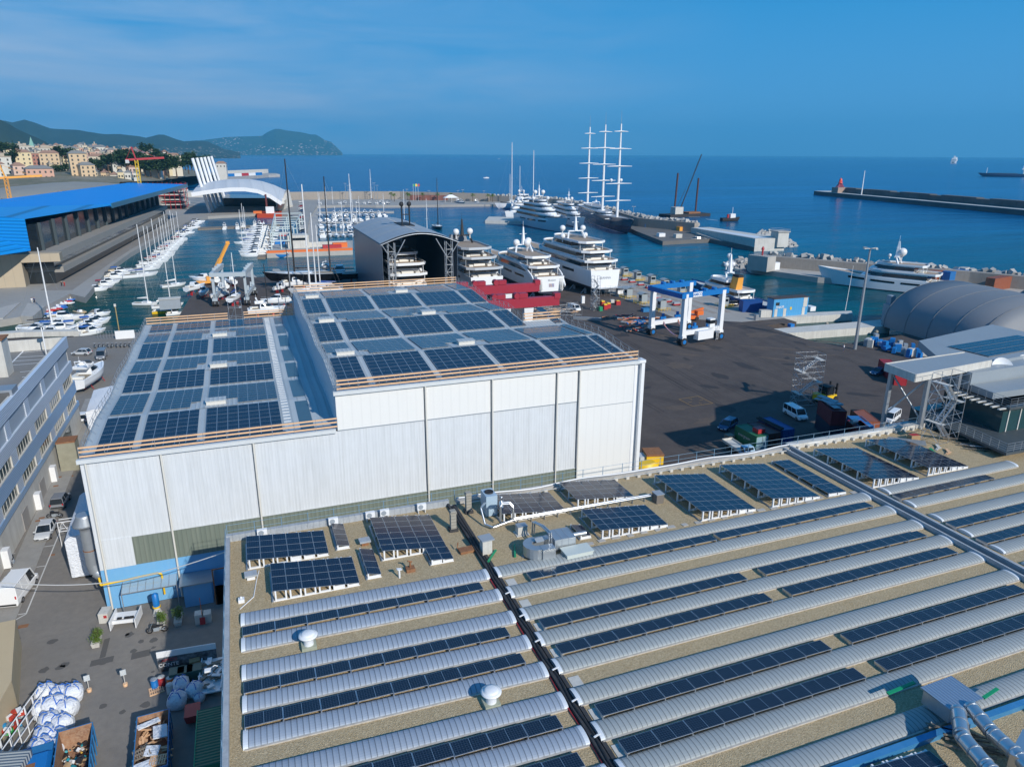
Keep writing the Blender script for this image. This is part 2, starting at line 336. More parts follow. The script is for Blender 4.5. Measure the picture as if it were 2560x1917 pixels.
# moles -------------------------------------------------------------------
def mole(name, pts, z0, z1, m, label=None, cat='breakwater', kind=None):
 mb = MB(); mb.prism(pts, z0, z1); o = mb.build(name, m)
 if kind: o['kind'] = kind
 else: tag(o, label, cat)
 return o
wallm = mat('mole_wall', (.34, .30, .26), .9, noise=((.08, .5, (.25, .22, .19)), (1, .4, (.42, .38, .33))), streak=(.4, (.2, .18, .16)), world=True)
moletop = mat('mole_asphalt', (.13, .125, .12), .9, noise=(.1, .5, (.18, .17, .16)), world=True)
# outer mole quay (asphalt apron beside the three-master)
A = xy((1395, 518), (1470, 537), (1547, 557), (1590, 578), (1657, 604), (1722, 600), (1775, 598), (1886, 619))
Bk = xy((1909, 604), (1729, 566), (1595, 556), (1480, 527), (1395, 505))
mb = MB(); mb.prism(A+Bk, -6, .1); struct('outer_mole_quay', mb, moletop)
def wall_line(name, pts, th, z0, z1, m, label, cat='wall'):
 mb = MB()
 L = [];
 for i, p in enumerate(pts):
  a = Vector(pts[max(i-1, 0)]); b = Vector(pts[min(i+1, len(pts)-1)]); d = (b-a).normalized(); nrm = Vector((-d.y, d.x))
  L.append((Vector(p), nrm))
 for (p, n1), (q, n2) in zip(L, L[1:]):
  a, b, c, d = p, q, q+n2*th, p+n1*th
  mb.prism([a, b, c, d], z0, z1)
 return tag(mb.build(name, m), label, cat)
w1 = xy((690, 503), (720, 500), (880, 498), (1000, 498), (1220, 504))
wall_line('mole_wall', w1, 4, -1, 7.5, wallm, 'long tan wave wall behind the marina quay and its palm trees')
w2 = xy((1220, 503), (1300, 507), (1385, 513), (1470, 531), (1547, 551), (1595, 567), (1735, 581))
wall_line('mole_wall', w2, 4, -1, 5.5, wallm, 'grey wave wall behind the superyachts and the three-master')
rockm = mat('rock', (.40, .39, .37), .9, noise=((.15, .6, (.24, .23, .22)), (1.2, .5, (.55, .54, .51))), world=True)
def rocks(name, centres, label, seed, smin, smax):
 r_ = random.Random(seed); mb = MB()
 for c in centres:
  s = r_.uniform(smin, smax); vs = []
  M = Matrix.Rotation(r_.uniform(0, 6), 4, 'Z') @ Matrix.Rotation(r_.uniform(-.6, .6), 4, 'X') @ Matrix.Rotation(r_.uniform(-.6, .6), 4, 'Y')
  a, b, d = s*r_.uniform(.7, 1.3), s*r_.uniform(.6, 1), s*r_.uniform(.5, .9)
  pts = [(-a, -b, -d), (a, -b, -d), (a, b, -d), (-a, b, -d), (-a*.7, -b*.8, d), (a*.8, -b*.7, d), (a*.75, b*.8, d), (-a*.8, b*.7, d)]
  vs = [Vector(c)+M @ Vector([q*r_.uniform(.75, 1.15) for q in p]) for p in pts]
  mb.add(vs, [(3, 2, 1, 0), (4, 5, 6, 7), (0, 1, 5, 4), (1, 2, 6, 5), (2, 3, 7, 6), (3, 0, 4, 7)])
 o = mb.build(name, rockm); o['kind'] = 'stuff'
 return o
def line_rocks(px, z, n, spread, seed, label, smin=1.4, smax=2.6):
 r_ = random.Random(seed); P = [Vector(p) for p in xy(*px)]; cs = []
 L = [(b-a).length for a, b in zip(P, P[1:])]; T = sum(L)
 for i in range(n):
  t = r_.random()*T
  for (a, b), l_ in zip(zip(P, P[1:]), L):
   if t <= l_: q = a+(b-a)*(t/l_); break
   t -= l_
  cs.append((q.x+r_.uniform(-1, 1)*spread, q.y+r_.uniform(-1, 1)*spread, z+r_.uniform(-1.2, 1.2)))
 return rocks('rock_armour', cs, label, seed, smin, smax)
def off(P, dx, dy): return [(a+dx, b+dy) for a, b in P]
cs = []; r_ = random.Random(3)
P = [Vector(p) for p in w2]
for a, b in zip(P, P[1:]):
 n_ = int((b-a).length/2.2)
 for i in range(n_):
  q = a+(b-a)*(i/n_); d = (b-a).normalized(); nn = Vector((-d.y, d.x))
  for k, z in ((4.5, 5.2), (6.2, 4.0), (8.5, 1.5), (11, -1)):
   w_ = q+nn*(k+r_.uniform(-.6, .6)); cs.append((w_.x, w_.y, z+r_.uniform(-.6, .8)))
rocks('rock_armour', cs, '', 5, 1.2, 2.0)
# block house end of the outer mole
g0 = at(1727, 583); g1 = at(1886, 619); g2 = at(1909, 606)
d = (g1-g0).normalized(); nn = Vector((-d.y, d.x, 0));
t = thing('mole_block_house', 'long smooth concrete block at the end of the outer mole, with a sloping white top', 'breakwater')
mb = MB(); hA, hB = hgt(g0, 569), hgt(g1, 597)
p = [g0, g1, g1+nn*17, g0+nn*12]
mb.add([(*q.xy, -6) for q in p]+[(p[0].x, p[0].y, hA), (p[1].x, p[1].y, hB), (p[2].x, p[2].y, hB), (p[3].x, p[3].y, hA)], [(3, 2, 1, 0), (4, 5, 6, 7), (0, 1, 5, 4), (1, 2, 6, 5), (2, 3, 7, 6), (3, 0, 4, 7)])
mb.build('block', conc_white, t)
mb = MB(); q = [g0+nn*1+d*2, g1+nn*1-d*2, g1+nn*9-d*2, g0+nn*4+d*2]
mb.add([(q[0].x, q[0].y, hA+.05), (q[1].x, q[1].y, hB+.06), (q[2].x, q[2].y, hB+.06), (q[3].x, q[3].y, hA+.05)], [(0, 1, 2, 3)]); mb.build('white_slab', white, t)
mb = MB(); mb.beam(g0+d*12+V(0, 0, .6)-nn*1.6, g1-d*30-nn*1.6+V(0, 0, -.6), 2.6, 1.6); mb.build('mooring_ledge', concrete, t)
tw = g1+nn*15+V(0, 0, 0)-d*2
t = thing('signal_tower', 'square concrete tower with a railed top standing by the boulders of the outer mole', 'tower', (tw.x, tw.y, 0), math.atan2(d.y, d.x))
hh = hgt(tw, 572)
mb = MB(); mb.box(-3.4, 3.4, -3, 3, 0, hh-1.5); mb.build('shaft', conc_white, t)
mb = MB(); mb.box(-3.9, 3.9, -3.5, 3.5, hh-1.5, hh-1.0); mb.build('platform', concrete, t)
mb = MB()
for a in range(-3, 4):
 for b in (-3.3, 3.3): mb.box(a*1.2-.04, a*1.2+.04, b-.04, b+.04, hh-1, hh)
for b in (-3.3, 3.3): mb.box(-3.7, 3.7, b-.04, b+.04, hh-.1, hh)
for a in (-3.7, 3.7): mb.box(a-.04, a+.04, -3.3, 3.3, hh-.1, hh)
mb.build('railing', steel, t)
cs = []; r_ = random.Random(11); c0 = at(1945, 612, -2)
for i in range(190):
 a = r_.uniform(-.3, 2*math.pi-.3); q = r_.random()**.5
 cs.append((c0.x-6+math.cos(a)*q*17, c0.y+4+math.sin(a)*q*16, -2.5+(1-q)*7.5+r_.uniform(-.4, .4)))
rocks('boulder_pile', cs, '', 12, 1.1, 2.1)
# inner mole with the moored yacht
F = xy((1878, 671), (2045, 694), (2200, 705), (2420, 722), (2700, 755)); Bm = xy((2700, 735), (2420, 708), (2200, 690), (1900, 664), (1868, 664))
mb = MB(); mb.prism(F+Bm, -6, .1); struct('inner_mole_quay', mb, concrete)
wall_line('mole_wall', xy((1905, 667), (2200, 693), (2420, 711), (2700, 739)), 3.0, -1, 4.6, wallm, 'grey brown wave wall behind the moored white motor yacht')
gb = at(1893, 677); ds = (Vector(F[1])-Vector(F[0])).normalized()
mb = MB(); mb.cbox((0, 0, 3), (9, 6, 6)); o = mb.build('block', concrete, tt := thing('beacon_block', 'square concrete block with a small red light at the end of the inner mole', 'breakwater', (gb.x+2.5, gb.y+1, 0), math.atan2(ds.y, ds.x)))
mb = MB(); mb.tube((0, 0, 6), (0, 0, 8.2), .35, 8); mb.lathe([(.6, 8.2), (.6, 8.9), (.1, 9.6)], n=8); mb.build('light', red, tt)
mb = MB()
for a in range(-4, 5):
 for b in (-2.9, 2.9): mb.box(a-.03, a+.03, b-.03, b+.03, 6, 7)
for b in (-2.9, 2.9): mb.box(-4.2, 4.2, b-.03, b+.03, 6.95, 7.02)
mb.build('railing', steel, tt)
cs = []; r_ = random.Random(14); c0 = at(1862, 668, -2)
for i in range(80):
 a = r_.uniform(0, 6.28); q = r_.random()**.5; cs.append((c0.x+math.cos(a)*q*8, c0.y+2+math.sin(a)*q*8, -2.4+(1-q)*4))
rocks('boulder_pile', cs, '', 15, .9, 1.7)
P = [Vector(p) for p in xy((1905, 662), (2200, 689), (2420, 706), (2700, 734))]; cs = []
for a, b in zip(P, P[1:]):
 for i in range(int((b-a).length/2)):
  q = a+(b-a)*(i/int((b-a).length/2)); d2 = (b-a).normalized(); n2 = Vector((-d2.y, d2.x))
  for k, z in ((1.5, 3.8), (4, 1.8), (6, 0)): w_ = q+n2*(k+2); cs.append((w_.x, w_.y, z+r_.uniform(-.5, .9)))
rocks('rock_armour', cs, '', 16, 1.0, 1.7)
# far breakwater with red lattice light
a = at(2034, 487, WZ); b = at(2620, 545, WZ); dd = (b-a).normalized(); n3 = Vector((-dd.y, dd.x, 0))
t = thing('far_breakwater', 'long dark breakwater lying across the water at the right edge', 'breakwater')
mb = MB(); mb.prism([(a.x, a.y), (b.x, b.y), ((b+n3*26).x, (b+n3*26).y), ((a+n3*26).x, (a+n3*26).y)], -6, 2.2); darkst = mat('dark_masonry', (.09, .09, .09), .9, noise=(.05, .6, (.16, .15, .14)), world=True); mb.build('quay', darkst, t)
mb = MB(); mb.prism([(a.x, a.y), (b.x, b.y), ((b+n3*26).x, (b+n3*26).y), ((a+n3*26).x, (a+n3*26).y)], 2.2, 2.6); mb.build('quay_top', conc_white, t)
mb = MB(); a2_ = a+dd*36
for k in range(20):
 s_ = a2_+dd*(k*(b-a2_).length/20); e_ = a2_+dd*((k+.98)*(b-a2_).length/20); p_ = [s_+n3*12, e_+n3*12, e_+n3*20, s_+n3*20]
 mb.prism([(q.x, q.y) for q in p_], 2.6, 7.6+(.9 if k % 4 != 2 else 0))
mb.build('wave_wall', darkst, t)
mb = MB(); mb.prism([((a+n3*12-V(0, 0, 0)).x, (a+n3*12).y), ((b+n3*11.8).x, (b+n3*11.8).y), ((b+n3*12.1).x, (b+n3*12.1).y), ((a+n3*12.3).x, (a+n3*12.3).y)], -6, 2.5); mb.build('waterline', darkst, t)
lb = a+dd*42+n3*7
t = thing('harbour_light', 'red lattice light tower on the tip of the far breakwater', 'lighthouse', (lb.x, lb.y, 2.6))
H_ = hgt(lb, 445)-2.6
mb = MB()
for i in range(4):
 an = i*math.pi/2+.4
 p0 = V(5*math.cos(an), 5*math.sin(an), 6); p1 = V(1.5*math.cos(an), 1.5*math.sin(an), H_-6); mb.tube(p0, p1, .38, 5)
 q0 = V(5*math.cos(an+math.pi/2), 5*math.sin(an+math.pi/2), 6); q1 = V(1.5*math.cos(an+math.pi/2), 1.5*math.sin(an+math.pi/2), H_-6)
 for k in range(4):
  f0, f1 = k/4, (k+1)/4; mb.tube(p0.lerp(p1, f0), q0.lerp(q1, f1), .16, 4); mb.tube(p0.lerp(p1, f1), q0.lerp(q1, f1), .2, 4)
mb.build('lattice', red, t)
mb = MB(); mb.lathe([(2.6, H_-6), (2.6, H_-5), (1.8, H_-5), (1.8, H_-2), (.2, H_)], n=10); mb.build('lantern', mat('lantern_red', (.7, .08, .05), .4), t)
mb = MB(); mb.box(-7, 7, -5, 5, 0, 6); mb.build('base', mat('base_masonry', (.35, .25, .2), .8), t)
lb = a+dd*85+n3*7
mb = MB(); mb.tube((0, 0, 0), (0, 0, 26), .7, 8, 0, .35); tag(mb.build('signal_mast', white, loc=(lb.x, lb.y, 2.6)), 'thin pale mast beside the red lattice light tower', 'mast')
# hills -------------------------------------------------------------------
def ridge(name, pts, D, m, depth, foot, seed, steps=10, jag=.03):
 """range of hills whose crest follows (pixel x, pixel y) at horizontal distance D(x); slopes down in front and behind"""
 from mathutils import noise
 r_ = random.Random(seed); X = []
 for (xa, ya), (xb, yb) in zip(pts, pts[1:]):
  k = max(2, int(abs(xb-xa)/4))
  for i in range(k): X.append((xa+(xb-xa)*i/k, ya+(yb-ya)*i/k))
 X.append(pts[-1]); mb = MB(); rows = []
 nr = 26
 for x, y in X:
  c = at_dist(x, y, D); u = Vector((c.x, c.y, 0)).normalized(); col = []
  top = c.z-WZ
  for j in range(nr+1):
   f = j/nr                      # 0 foot in front .. 0.6 crest .. 1 back
   if f <= .6: s_ = f/.6; h = top*(s_**.9*.55+.45*s_**2.2); dd_ = -depth*(1-s_)
   else: s_ = (f-.6)/.4; h = top*(1-s_); dd_ = depth*s_
   q = Vector((c.x, c.y, 0))+u*dd_
   nn_ = noise.fractal(Vector((q.x, q.y, seed*50))/(depth*.5), 1.0, 2.1, 6)
   env = math.sin(math.pi*min(1, s_ if f <= .6 else 1-s_))
   h2 = h+nn_*top*.22*env+noise.fractal(Vector((q.x, q.y, 7))/(depth*.12), 1.0, 2.1, 4)*top*.05*(env+.15 if 0 < j < nr else 0)
   col.append((q.x, q.y, WZ-4+max(0, h2)+(4 if j > 0 else 0)))
  rows.append(col)
 n_ = len(rows); o_ = len(mb.v); vs = [p for r__ in rows for p in r__]
 fs = [(i*(nr+1)+j, (i+1)*(nr+1)+j, (i+1)*(nr+1)+j+1, i*(nr+1)+j+1) for i in range(n_-1) for j in range(nr)]
 mb.add(vs, fs, 0, True)
 return struct(name, mb, m)
def hillm(name, c1, c2, c3, sc, town):
 """wooded slopes with pale specks of houses near the foot"""
 m = mat(name, c1, .95, noise=((sc, .8, c2), (sc*4, .6, c3)), world=True, spec=.1)
 n = m.node_tree.nodes; l = m.node_tree.links; b = n['Principled BSDF']
 src = b.inputs['Base Color'].links[0].from_socket
 g = n.new('ShaderNodeNewGeometry')
 v = n.new('ShaderNodeTexVoronoi'); v.inputs['Scale'].default_value = sc*town[0]; l.new(g.outputs['Position'], v.inputs['Vector'])
 lt = n.new('ShaderNodeMath'); lt.operation = 'LESS_THAN'; lt.inputs[1].default_value = .24; l.new(v.outputs['Distance'], lt.inputs[0])
 z = n.new('ShaderNodeTexNoise'); z.inputs['Scale'].default_value = sc*1.3; l.new(g.outputs['Position'], z.inputs['Vector'])
 sp = n.new('ShaderNodeSeparateXYZ'); l.new(g.outputs['Position'], sp.inputs[0])
 mr = n.new('ShaderNodeMapRange'); l.new(sp.outputs['Z'], mr.inputs[0]); mr.inputs[1].default_value = town[1]; mr.inputs[2].default_value = 0; mr.inputs[3].default_value = -.1; mr.inputs[4].default_value = .35
 ad = n.new('ShaderNodeMath'); ad.operation = 'ADD'; l.new(z.outputs[0], ad.inputs[0]); l.new(mr.outputs[0], ad.inputs[1])
 gt = n.new('ShaderNodeMath'); gt.operation = 'GREATER_THAN'; gt.inputs[1].default_value = town[2]; l.new(ad.outputs[0], gt.inputs[0])
 mu = n.new('ShaderNodeMath'); mu.operation = 'MULTIPLY'; l.new(lt.outputs[0], mu.inputs[0]); l.new(gt.outputs[0], mu.inputs[1])
 x = n.new('ShaderNodeMix'); x.data_type = 'RGBA'; l.new(mu.outputs[0], x.inputs[0]); l.new(src, x.inputs[6]); x.inputs[7].default_value = (.62, .5, .4, 1)
 l.new(x.outputs[2], b.inputs['Base Color'])
 return m
hf = hillm('wooded_hill', (.035, .055, .035), (.06, .08, .045), (.025, .04, .03), .004, (7, 160, .64))
hp = hillm('headland_slope', (.035, .060, .026), (.06, .085, .035), (.025, .045, .018), .0016, (9, 420, .60))
ridge('headland', [(452, 372), (470, 352), (500, 349), (560, 342), (610, 340), (655, 338), (672, 327), (688, 320), (700, 321), (722, 326), (745, 328), (775, 334), (790, 335), (800, 341), (813, 350), (828, 354), (840, 366), (850, 376), (856, 383)], 15500, hp, 1500, 0, 3)
ridge('hills', [(-60, 286), (0, 296), (30, 302), (45, 299), (60, 295), (85, 302), (125, 318), (160, 321), (190, 322), (230, 328), (260, 333), (300, 333), (345, 338), (365, 342), (395, 334), (410, 335), (440, 346), (460, 352), (490, 350), (520, 353), (560, 372), (600, 381)], 7800, hf, 1500, 0, 9)
ridge('hills', [(-80, 286), (-30, 288), (0, 296), (18, 304), (40, 318), (70, 332), (95, 343), (130, 362), (170, 380)], 4200, hf, 700, 0, 21)
# ================================================================ foreground warehouse and its roof
ZR = 12.5
def yo(x):
 """small skew of the roof bays"""
 if x < 16.3: return .42*(16-x)/18.8
 if x < 56.4: return .42*(x-16.6)/39.3
 return .65+.4*(x-58)/19
wh = thing('warehouse', 'wide low warehouse with a tan gravel roof, rows of barrel skylights and solar panels', 'building')
mb = MB(); mb.box(-3.9, 57, 14, 61.2, 0, ZR-.06); mb.box(57, 78, 14, 61.4, 0, ZR-.06); mb.box(78, 100, 14, 53, 0, ZR-.06); mb.build('wall', conc_white, wh)
mb = MB(); mb.box(-3.6, 16.0, 14, 60.9, ZR-.06, ZR); mb.box(16.9, 55.9, 14, 60.9, ZR-.06, ZR); mb.box(57.3, 78, 14, 61.1, ZR-.06, ZR); mb.box(78, 100, 14, 53, ZR-.06, ZR); mb.build('roof', gravel, wh)
darkgut = mat('gutter_bitumen', (.035, .037, .042), .7, noise=(2, .5, (.08, .075, .07)))
mb = MB(); mb.box(16.02, 16.22, 14, 61, ZR, ZR+.32); mb.box(16.62, 16.88, 14, 61, ZR-.05, ZR+.05); mb.box(16.22, 16.62, 14, 61, ZR-.1, ZR-.02)
mb.build('expansion_joint', darkgut, wh)
mb = MB(); mb.box(56.0, 56.2, 14, 61, ZR, ZR+.45); mb.box(56.2, 57.0, 14, 61, ZR-.1, ZR-.02, 1); mb.box(57.0, 57.25, 14, 61, ZR, ZR+.5)
mb.box(57.3, 58.1, 14, 52, ZR, ZR+.06, 2); mb.build('expansion_joint', [conc_blue, darkgut, concrete], wh)
mb = MB(); mb.box(-3.95, -3.6, 14, 61.2, ZR, ZR+.5); mb.build('parapet', conc_blue, wh)
mb = MB()
for i in range(38):
 x0 = -3.9+i*.53*1.0
 mb.box(x0, x0+.515, 60.9, 61.3, ZR, ZR+.62)
mb.build('parapet', conc_blue, wh)
mb = MB(); mb.box(17, 57, 60.95, 61.6, ZR, ZR+.30, 0)
for i in range(29): mb.box(18+i*1.33, 18.35+i*1.33, 60.35, 60.65, ZR, ZR+.3, 1)
mb.box(17.5, 56.5, 60.3, 60.42, ZR+.3, ZR+.36, 1); mb.build('parapet', [concrete, conc_white], wh)
mb = MB(); mb.box(57.1, 78, 61.1, 61.9, ZR, ZR+.55, 0)
for i in range(15): mb.box(58+i*1.35, 58.3+i*1.35, 60.75, 61.1, ZR, ZR+.3, 0)
mb.build('parapet', conc_white, wh)
# safety rail along the back and left edges
mb = MB()
railb = mat('rail_blue_grey', (.22, .36, .48), .5, .3)
for i in range(36):
 x = -3.8+i*2.3
 mb.tube((x, 61.35, ZR+.3), (x, 61.35, ZR+1.45), .035, 5)
for z in (.85, 1.4): mb.tube((-3.8, 61.35, ZR+z), (78, 61.35, ZR+z), .018, 4)
mb.build('guard_rail', railb, wh)
mb = MB()
for i in range(22):
 y = 61-i*2.1; mb.tube((-3.9, y, ZR+.3), (-3.9, y, ZR+1.3), .03, 5); mb.tube((-3.9, y, ZR+.5), (-4.0, y-.1, ZR-.8), .03, 4)
for z in (.8, 1.28): mb.tube((-3.9, 61, ZR+z), (-3.9, 16, ZR+z), .018, 4)
mb.build('guard_rail', railb, wh)
mb = MB(); r_ = random.Random(4); pts = [(17, 61.2, ZR+.6)]
for i in range(60): pts.append((17+(i+1)*1.0, 61.25+.12*math.sin(i*.7), ZR+.42+.1*math.sin(i*.5+1)))
mb.path(pts, .07, 6); mb.build('pipe', white, wh)
sheet_l = mat('vault_sheet_blue_white', (.30, .35, .42), .6, noise=((.8, .35, (.26, .32, .40)), (14, .12, (.5, .54, .6))), stripe=(0, .34, .8, .006))
sheet_r = mat('vault_sheet_pale', (.33, .36, .365), .6, noise=((.7, .4, (.29, .32, .325)), (9, .15, (.42, .44, .44))), stripe=(0, .34, .8, .006), streak=(.2, (.25, .26, .25)))
capm = mat('vault_cap', (.66, .70, .74), .4, noise=(2, .2, (.55, .6, .66)))
def vault(x0, x1, i, m, w=1.45, h=.20, sk=True):
 yn = 47.6-3.0*i+yo(x0); yn1 = 47.6-3.0*i+yo(x1); o = (x0+x1)/2, (yn+yn1)/2+w/2
 an = math.atan2(yn1-yn, x1-x0); L = (x1-x0)/2
 mb = MB(); K = 10
 prof = [(-w/2*math.cos(math.pi*k/K)*(-1)*-1, .10+h*math.sin(math.pi*k/K)) for k in range(K+1)]
 prof = [(-w/2, 0)]+[(a, b) for a, b in prof]+[(w/2, 0)]
 for a, b, mi, sc in ((-L+.28, L-.28, 0, 1), (-L, -L+.28, 1, 1.03), (L-.28, L, 1, 1.03)):
  mb.loft([[(a, p[0]*sc, p[1]*sc) for p in prof], [(b, p[0]*sc, p[1]*sc) for p in prof]], mi, False, close=False)
 o_ = mb.build('skylight_vault', [m, capm], wh); o_.location = (o[0], o[1], ZR); o_.rotation_euler = (0, 0, an)
 mb = MB(); mb.box(-L+.1, L-.1, -w/2-.12, -w/2, 0, .09); k_ = mb.build('flashing', mat('vault_flashing', (.5, .47, .42), .7, noise=(3, .5, (.3, .25, .2))), o_)
for i in range(11): vault(-2.85, 15.95, i, sheet_l)
for i in range(8): vault(16.62, 56.0, i, sheet_r)
vault(16.62, 56.0, 8, sheet_r)
for i in range(9): vault(58.45, 77.4, i, sheet_r) if i else vault(58.45, 77.4, 0, sheet_r)
# ---- photovoltaic modules
cell = mat('solar_cell', (.006, .010, .026), .12, spec=.6, grid=(.18, .36, .0045, (.05, .07, .11)), noise=(9, .03, (.25, .25, .26)))
cell_s = mat('solar_cell_square', (.006, .010, .022), .14, spec=.6, grid=(.16, .16, .006, (.07, .09, .13)), noise=(9, .03, (.25, .25, .26)))
frame = mat('module_frame', (.50, .53, .56), .35, .7)
CM = {}
def module_mesh(w, d, mid=None, cm=None, fr=.022):
 k = (w, d, mid, cm and cm.name)
 if k in CM: return CM[k]
 mb = MB(); t = .035
 mb.box(-w/2, w/2, -d/2, d/2, -t, 0, 1)
 mb.quad((-w/2+fr, -d/2+fr, .004), (w/2-fr, -d/2+fr, .004), (w/2-fr, d/2-fr, .004), (-w/2+fr, d/2-fr, .004), 0)
 if mid == 'x': mb.box(-.012, .012, -d/2+fr, d/2-fr, .004, .007, 1)
 if mid == 'y': mb.box(-w/2+fr, w/2-fr, -.012, .012, .004, .007, 1)
 me = bpy.data.meshes.new('solar_panel'); me.from_pydata(mb.v, [], mb.f); me.materials.append(cm or cell); me.materials.append(frame)
 me.polygons.foreach_set('material_index', mb.m); me.update(); CM[k] = me
 return me
def module(parent, loc, rot, w, d, mid=None, cm=None, fr=.022):
 o = bpy.data.objects.new('solar_panel', module_mesh(w, d, mid, cm, fr)); S.collection.objects.link(o); o.parent = parent; o.location = loc; o.rotation_euler = rot
 return o
def array(x0, x1, yf, rows, cols, label, zl=.95, zr=.25, d=2.05, missing=(), rz=0):
 """table of modules tilted down to the right on white concrete feet; yf = near edge y"""
 w = (x1-x0); cw = w/cols; tilt = math.atan2(zl-zr, w)
 t = thing('solar_array', label, 'solar array', (x0, yf, ZR), rz, 'solar arrays on the gravel roof')
 for r in range(rows):
  for c in range(cols):
   if (r, c) in missing: continue
   f = (c+.5)/cols
   module(t, (w*f, d*(r+.5), zl+(zr-zl)*f), (0, tilt, 0), cw*.985, d*.985, 'y')
 mb = MB()
 for r in range(rows+1):
  y = d*r+(-.02 if r == 0 else .02)
  for c in range(cols):
   if (r, c) in missing and (r-1, c) in missing: continue
   if r == 0 and (0, c) in missing: continue
   f0 = c/cols+.02; f1 = (c+.82)/cols
   z0 = zl+(zr-zl)*f0-.05; z1 = zl+(zr-zl)*f1-.05
   mb.box(w*f0, w*f0+.12, y, y+.14, 0, z0); mb.box(w*f1, w*f1+.12, y, y+.14, 0, max(z1, .1)); mb.box(w*f0+.12, w*f1, y, y+.14, 0, .14)
   if z1 < .45: mb.box(w*f0+.12, w*f1, y+.03, y+.1, .14, max(z1, .16))
 mb.box(0, w, -.01, .03, 0, .06); mb.box(.0, .05, 0, d*rows, 0, .05)
 for r in range(1, rows+1): mb.box(0, w, d*r+.04, d*r+.08, 0, .06)
 mb.build('support', white, t)
 mb = MB(); mb.box(-.12, -.02, -.1, d*rows+.1, 0, .12); mb.build('kerb', steel, t)
 return t
array(-2.25, 4.25, 55.7, 2, 6, 'two row array of six columns at the left rear corner of the near roof bay', .9)
array(5.0, 6.1, 56.3, 2, 1, 'narrow two panel array between the two big arrays, nearer the rear wall', .5)
array(8.35, 13.9, 53.3, 3, 5, 'brownish three row array of five columns left of the chimney', .95)
array(12.0, 13.95, 51.25, 1, 2, 'two panel extension at the near right corner of the brownish array', .5)
array(-.5, 6.0, 50.35, 2, 6, 'two row array of six columns just behind the first white skylight', .95)
array(6.7, 7.85, 50.95, 2, 1, 'narrow two panel array beside the small white roof vent pipe', .55)
# big bay: positions surveyed from the near left foot and far right corner
array(19.9, 26.3, 55.9, 2, 6, 'brown tinted two row array behind the shiny long pipe', 1.0)
array(27.6, 33.9, 56.3, 2, 6, 'brown and blue two row array at the end of the shiny long pipe', .95)
array(27.1, 34.0, 50.2, 2, 7, 'two row array in front of the shiny pipe, just behind the first long skylight', .95)
array(25.4, 26.5, 50.8, 1, 1, 'single panel on the gravel beside the air handling unit', .45)
array(37.4, 43.6, 50.0, 4, 6, 'four row array of six columns in the middle of the wide roof bay', 1.05, d=2.1)
array(45.4, 51.3, 50.0, 4, 6, 'four row array of six columns beside the slim low array', 1.0, d=2.1)
array(52.3, 54.6, 49.95, 4, 2, 'slim four row array two panels wide next to the roof joint', .4, d=2.1)
array(58.0, 64.4, 50.0, 4, 7, 'four row array directly right of the long roof joint', 1.05, d=2.1)
array(65.9, 71.9, 50.3, 4, 7, 'reddish dark four row array nearest the stair scaffold', 1.0, d=2.1)
def strip(x0, n, i, label, w=2.2, tilt=-6, cm=None, gaps=()):
 t = thing('solar_strip', label, 'solar panels', (x0, 0, ZR), 0, 'solar strips between the skylights')
 an = 0
 for k in range(n):
  x = k*w+w/2; y = 47.6-3.0*i+.62+yo(x0+x)-1.9*0
  module(t, (x, y-1.72, .37), (R(-4), 0, 0), w-.03, 1.12, 'x', cell_s)
 mb = MB()
 for k in range(n+1):
  x = min(max(k*w, .05), n*w-.05); y = 47.6-3.0*i+yo(x0+x)-.6
  mb.box(x-.04, x+.04, y-1.05, y+.03, 0, .32)
 mb.beam((.05, 47.6-3.0*i+yo(x0)-1.1, .03), (n*w-.05, 47.6-3.0*i+yo(x0+n*w)-1.1, .03), .06, .06)
 mb.build('support', alu, t)
 return t
for k, i in enumerate((0, 2, 3, 5, 6, 8)):
 strip(-2.75, 8, i, '%s dark solar strip from the rear among the short skylights on the left bay' % ORD[k])
for k, i in enumerate((0, 2, 3, 5, 6)):
 a_ = 'short' if i == 0 else 'long'
 strip(17.4 if i else 18.8, 8, i, '%s solar strip from the rear, left half of the wide bay' % ORD[k])
 strip(36.8, 8, i, '%s solar strip from the rear, right half of the wide bay' % ORD[k])
for k, i in enumerate((0, 2, 3, 5, 6)):
 strip(58.2, 6 if k == 0 else 8, i, '%s solar strip from the rear in the far right bay' % ORD[k])
# ---- mushroom fans
def fan(px, py, label):
 g = at(px, py, ZR)
 t = thing('roof_fan', label, 'roof fan', g, 0, 'mushroom fans on the left bay'); t.scale = (.8, .8, .85)
 mb = MB(); mb.box(-.62, .62, -.55, .55, 0, .35); mb.build('base', mat('mossy_kerb', (.36, .38, .3), .8, noise=(3, .5, (.28, .3, .2))), t)
 mb = MB(); mb.lathe([(.42, .35), (.42, .85), (.5, 1.0), (.72, 1.08), (.74, 1.16)], n=28); mb.build('body', white, t)
 mb = MB(); mb.lathe([(.50, 1.14), (.80, 1.16), (.82, 1.22), (.66, 1.3), (.58, 1.31), (.56, 1.38), (.40, 1.45), (.02, 1.47)], n=32); mb.build('cap', white, t)
fan(773, 1618, 'white mushroom roof fan nearer the rear, behind the third skylight')
fan(1228, 1762, 'white mushroom roof fan beside the red cabled roof joint')
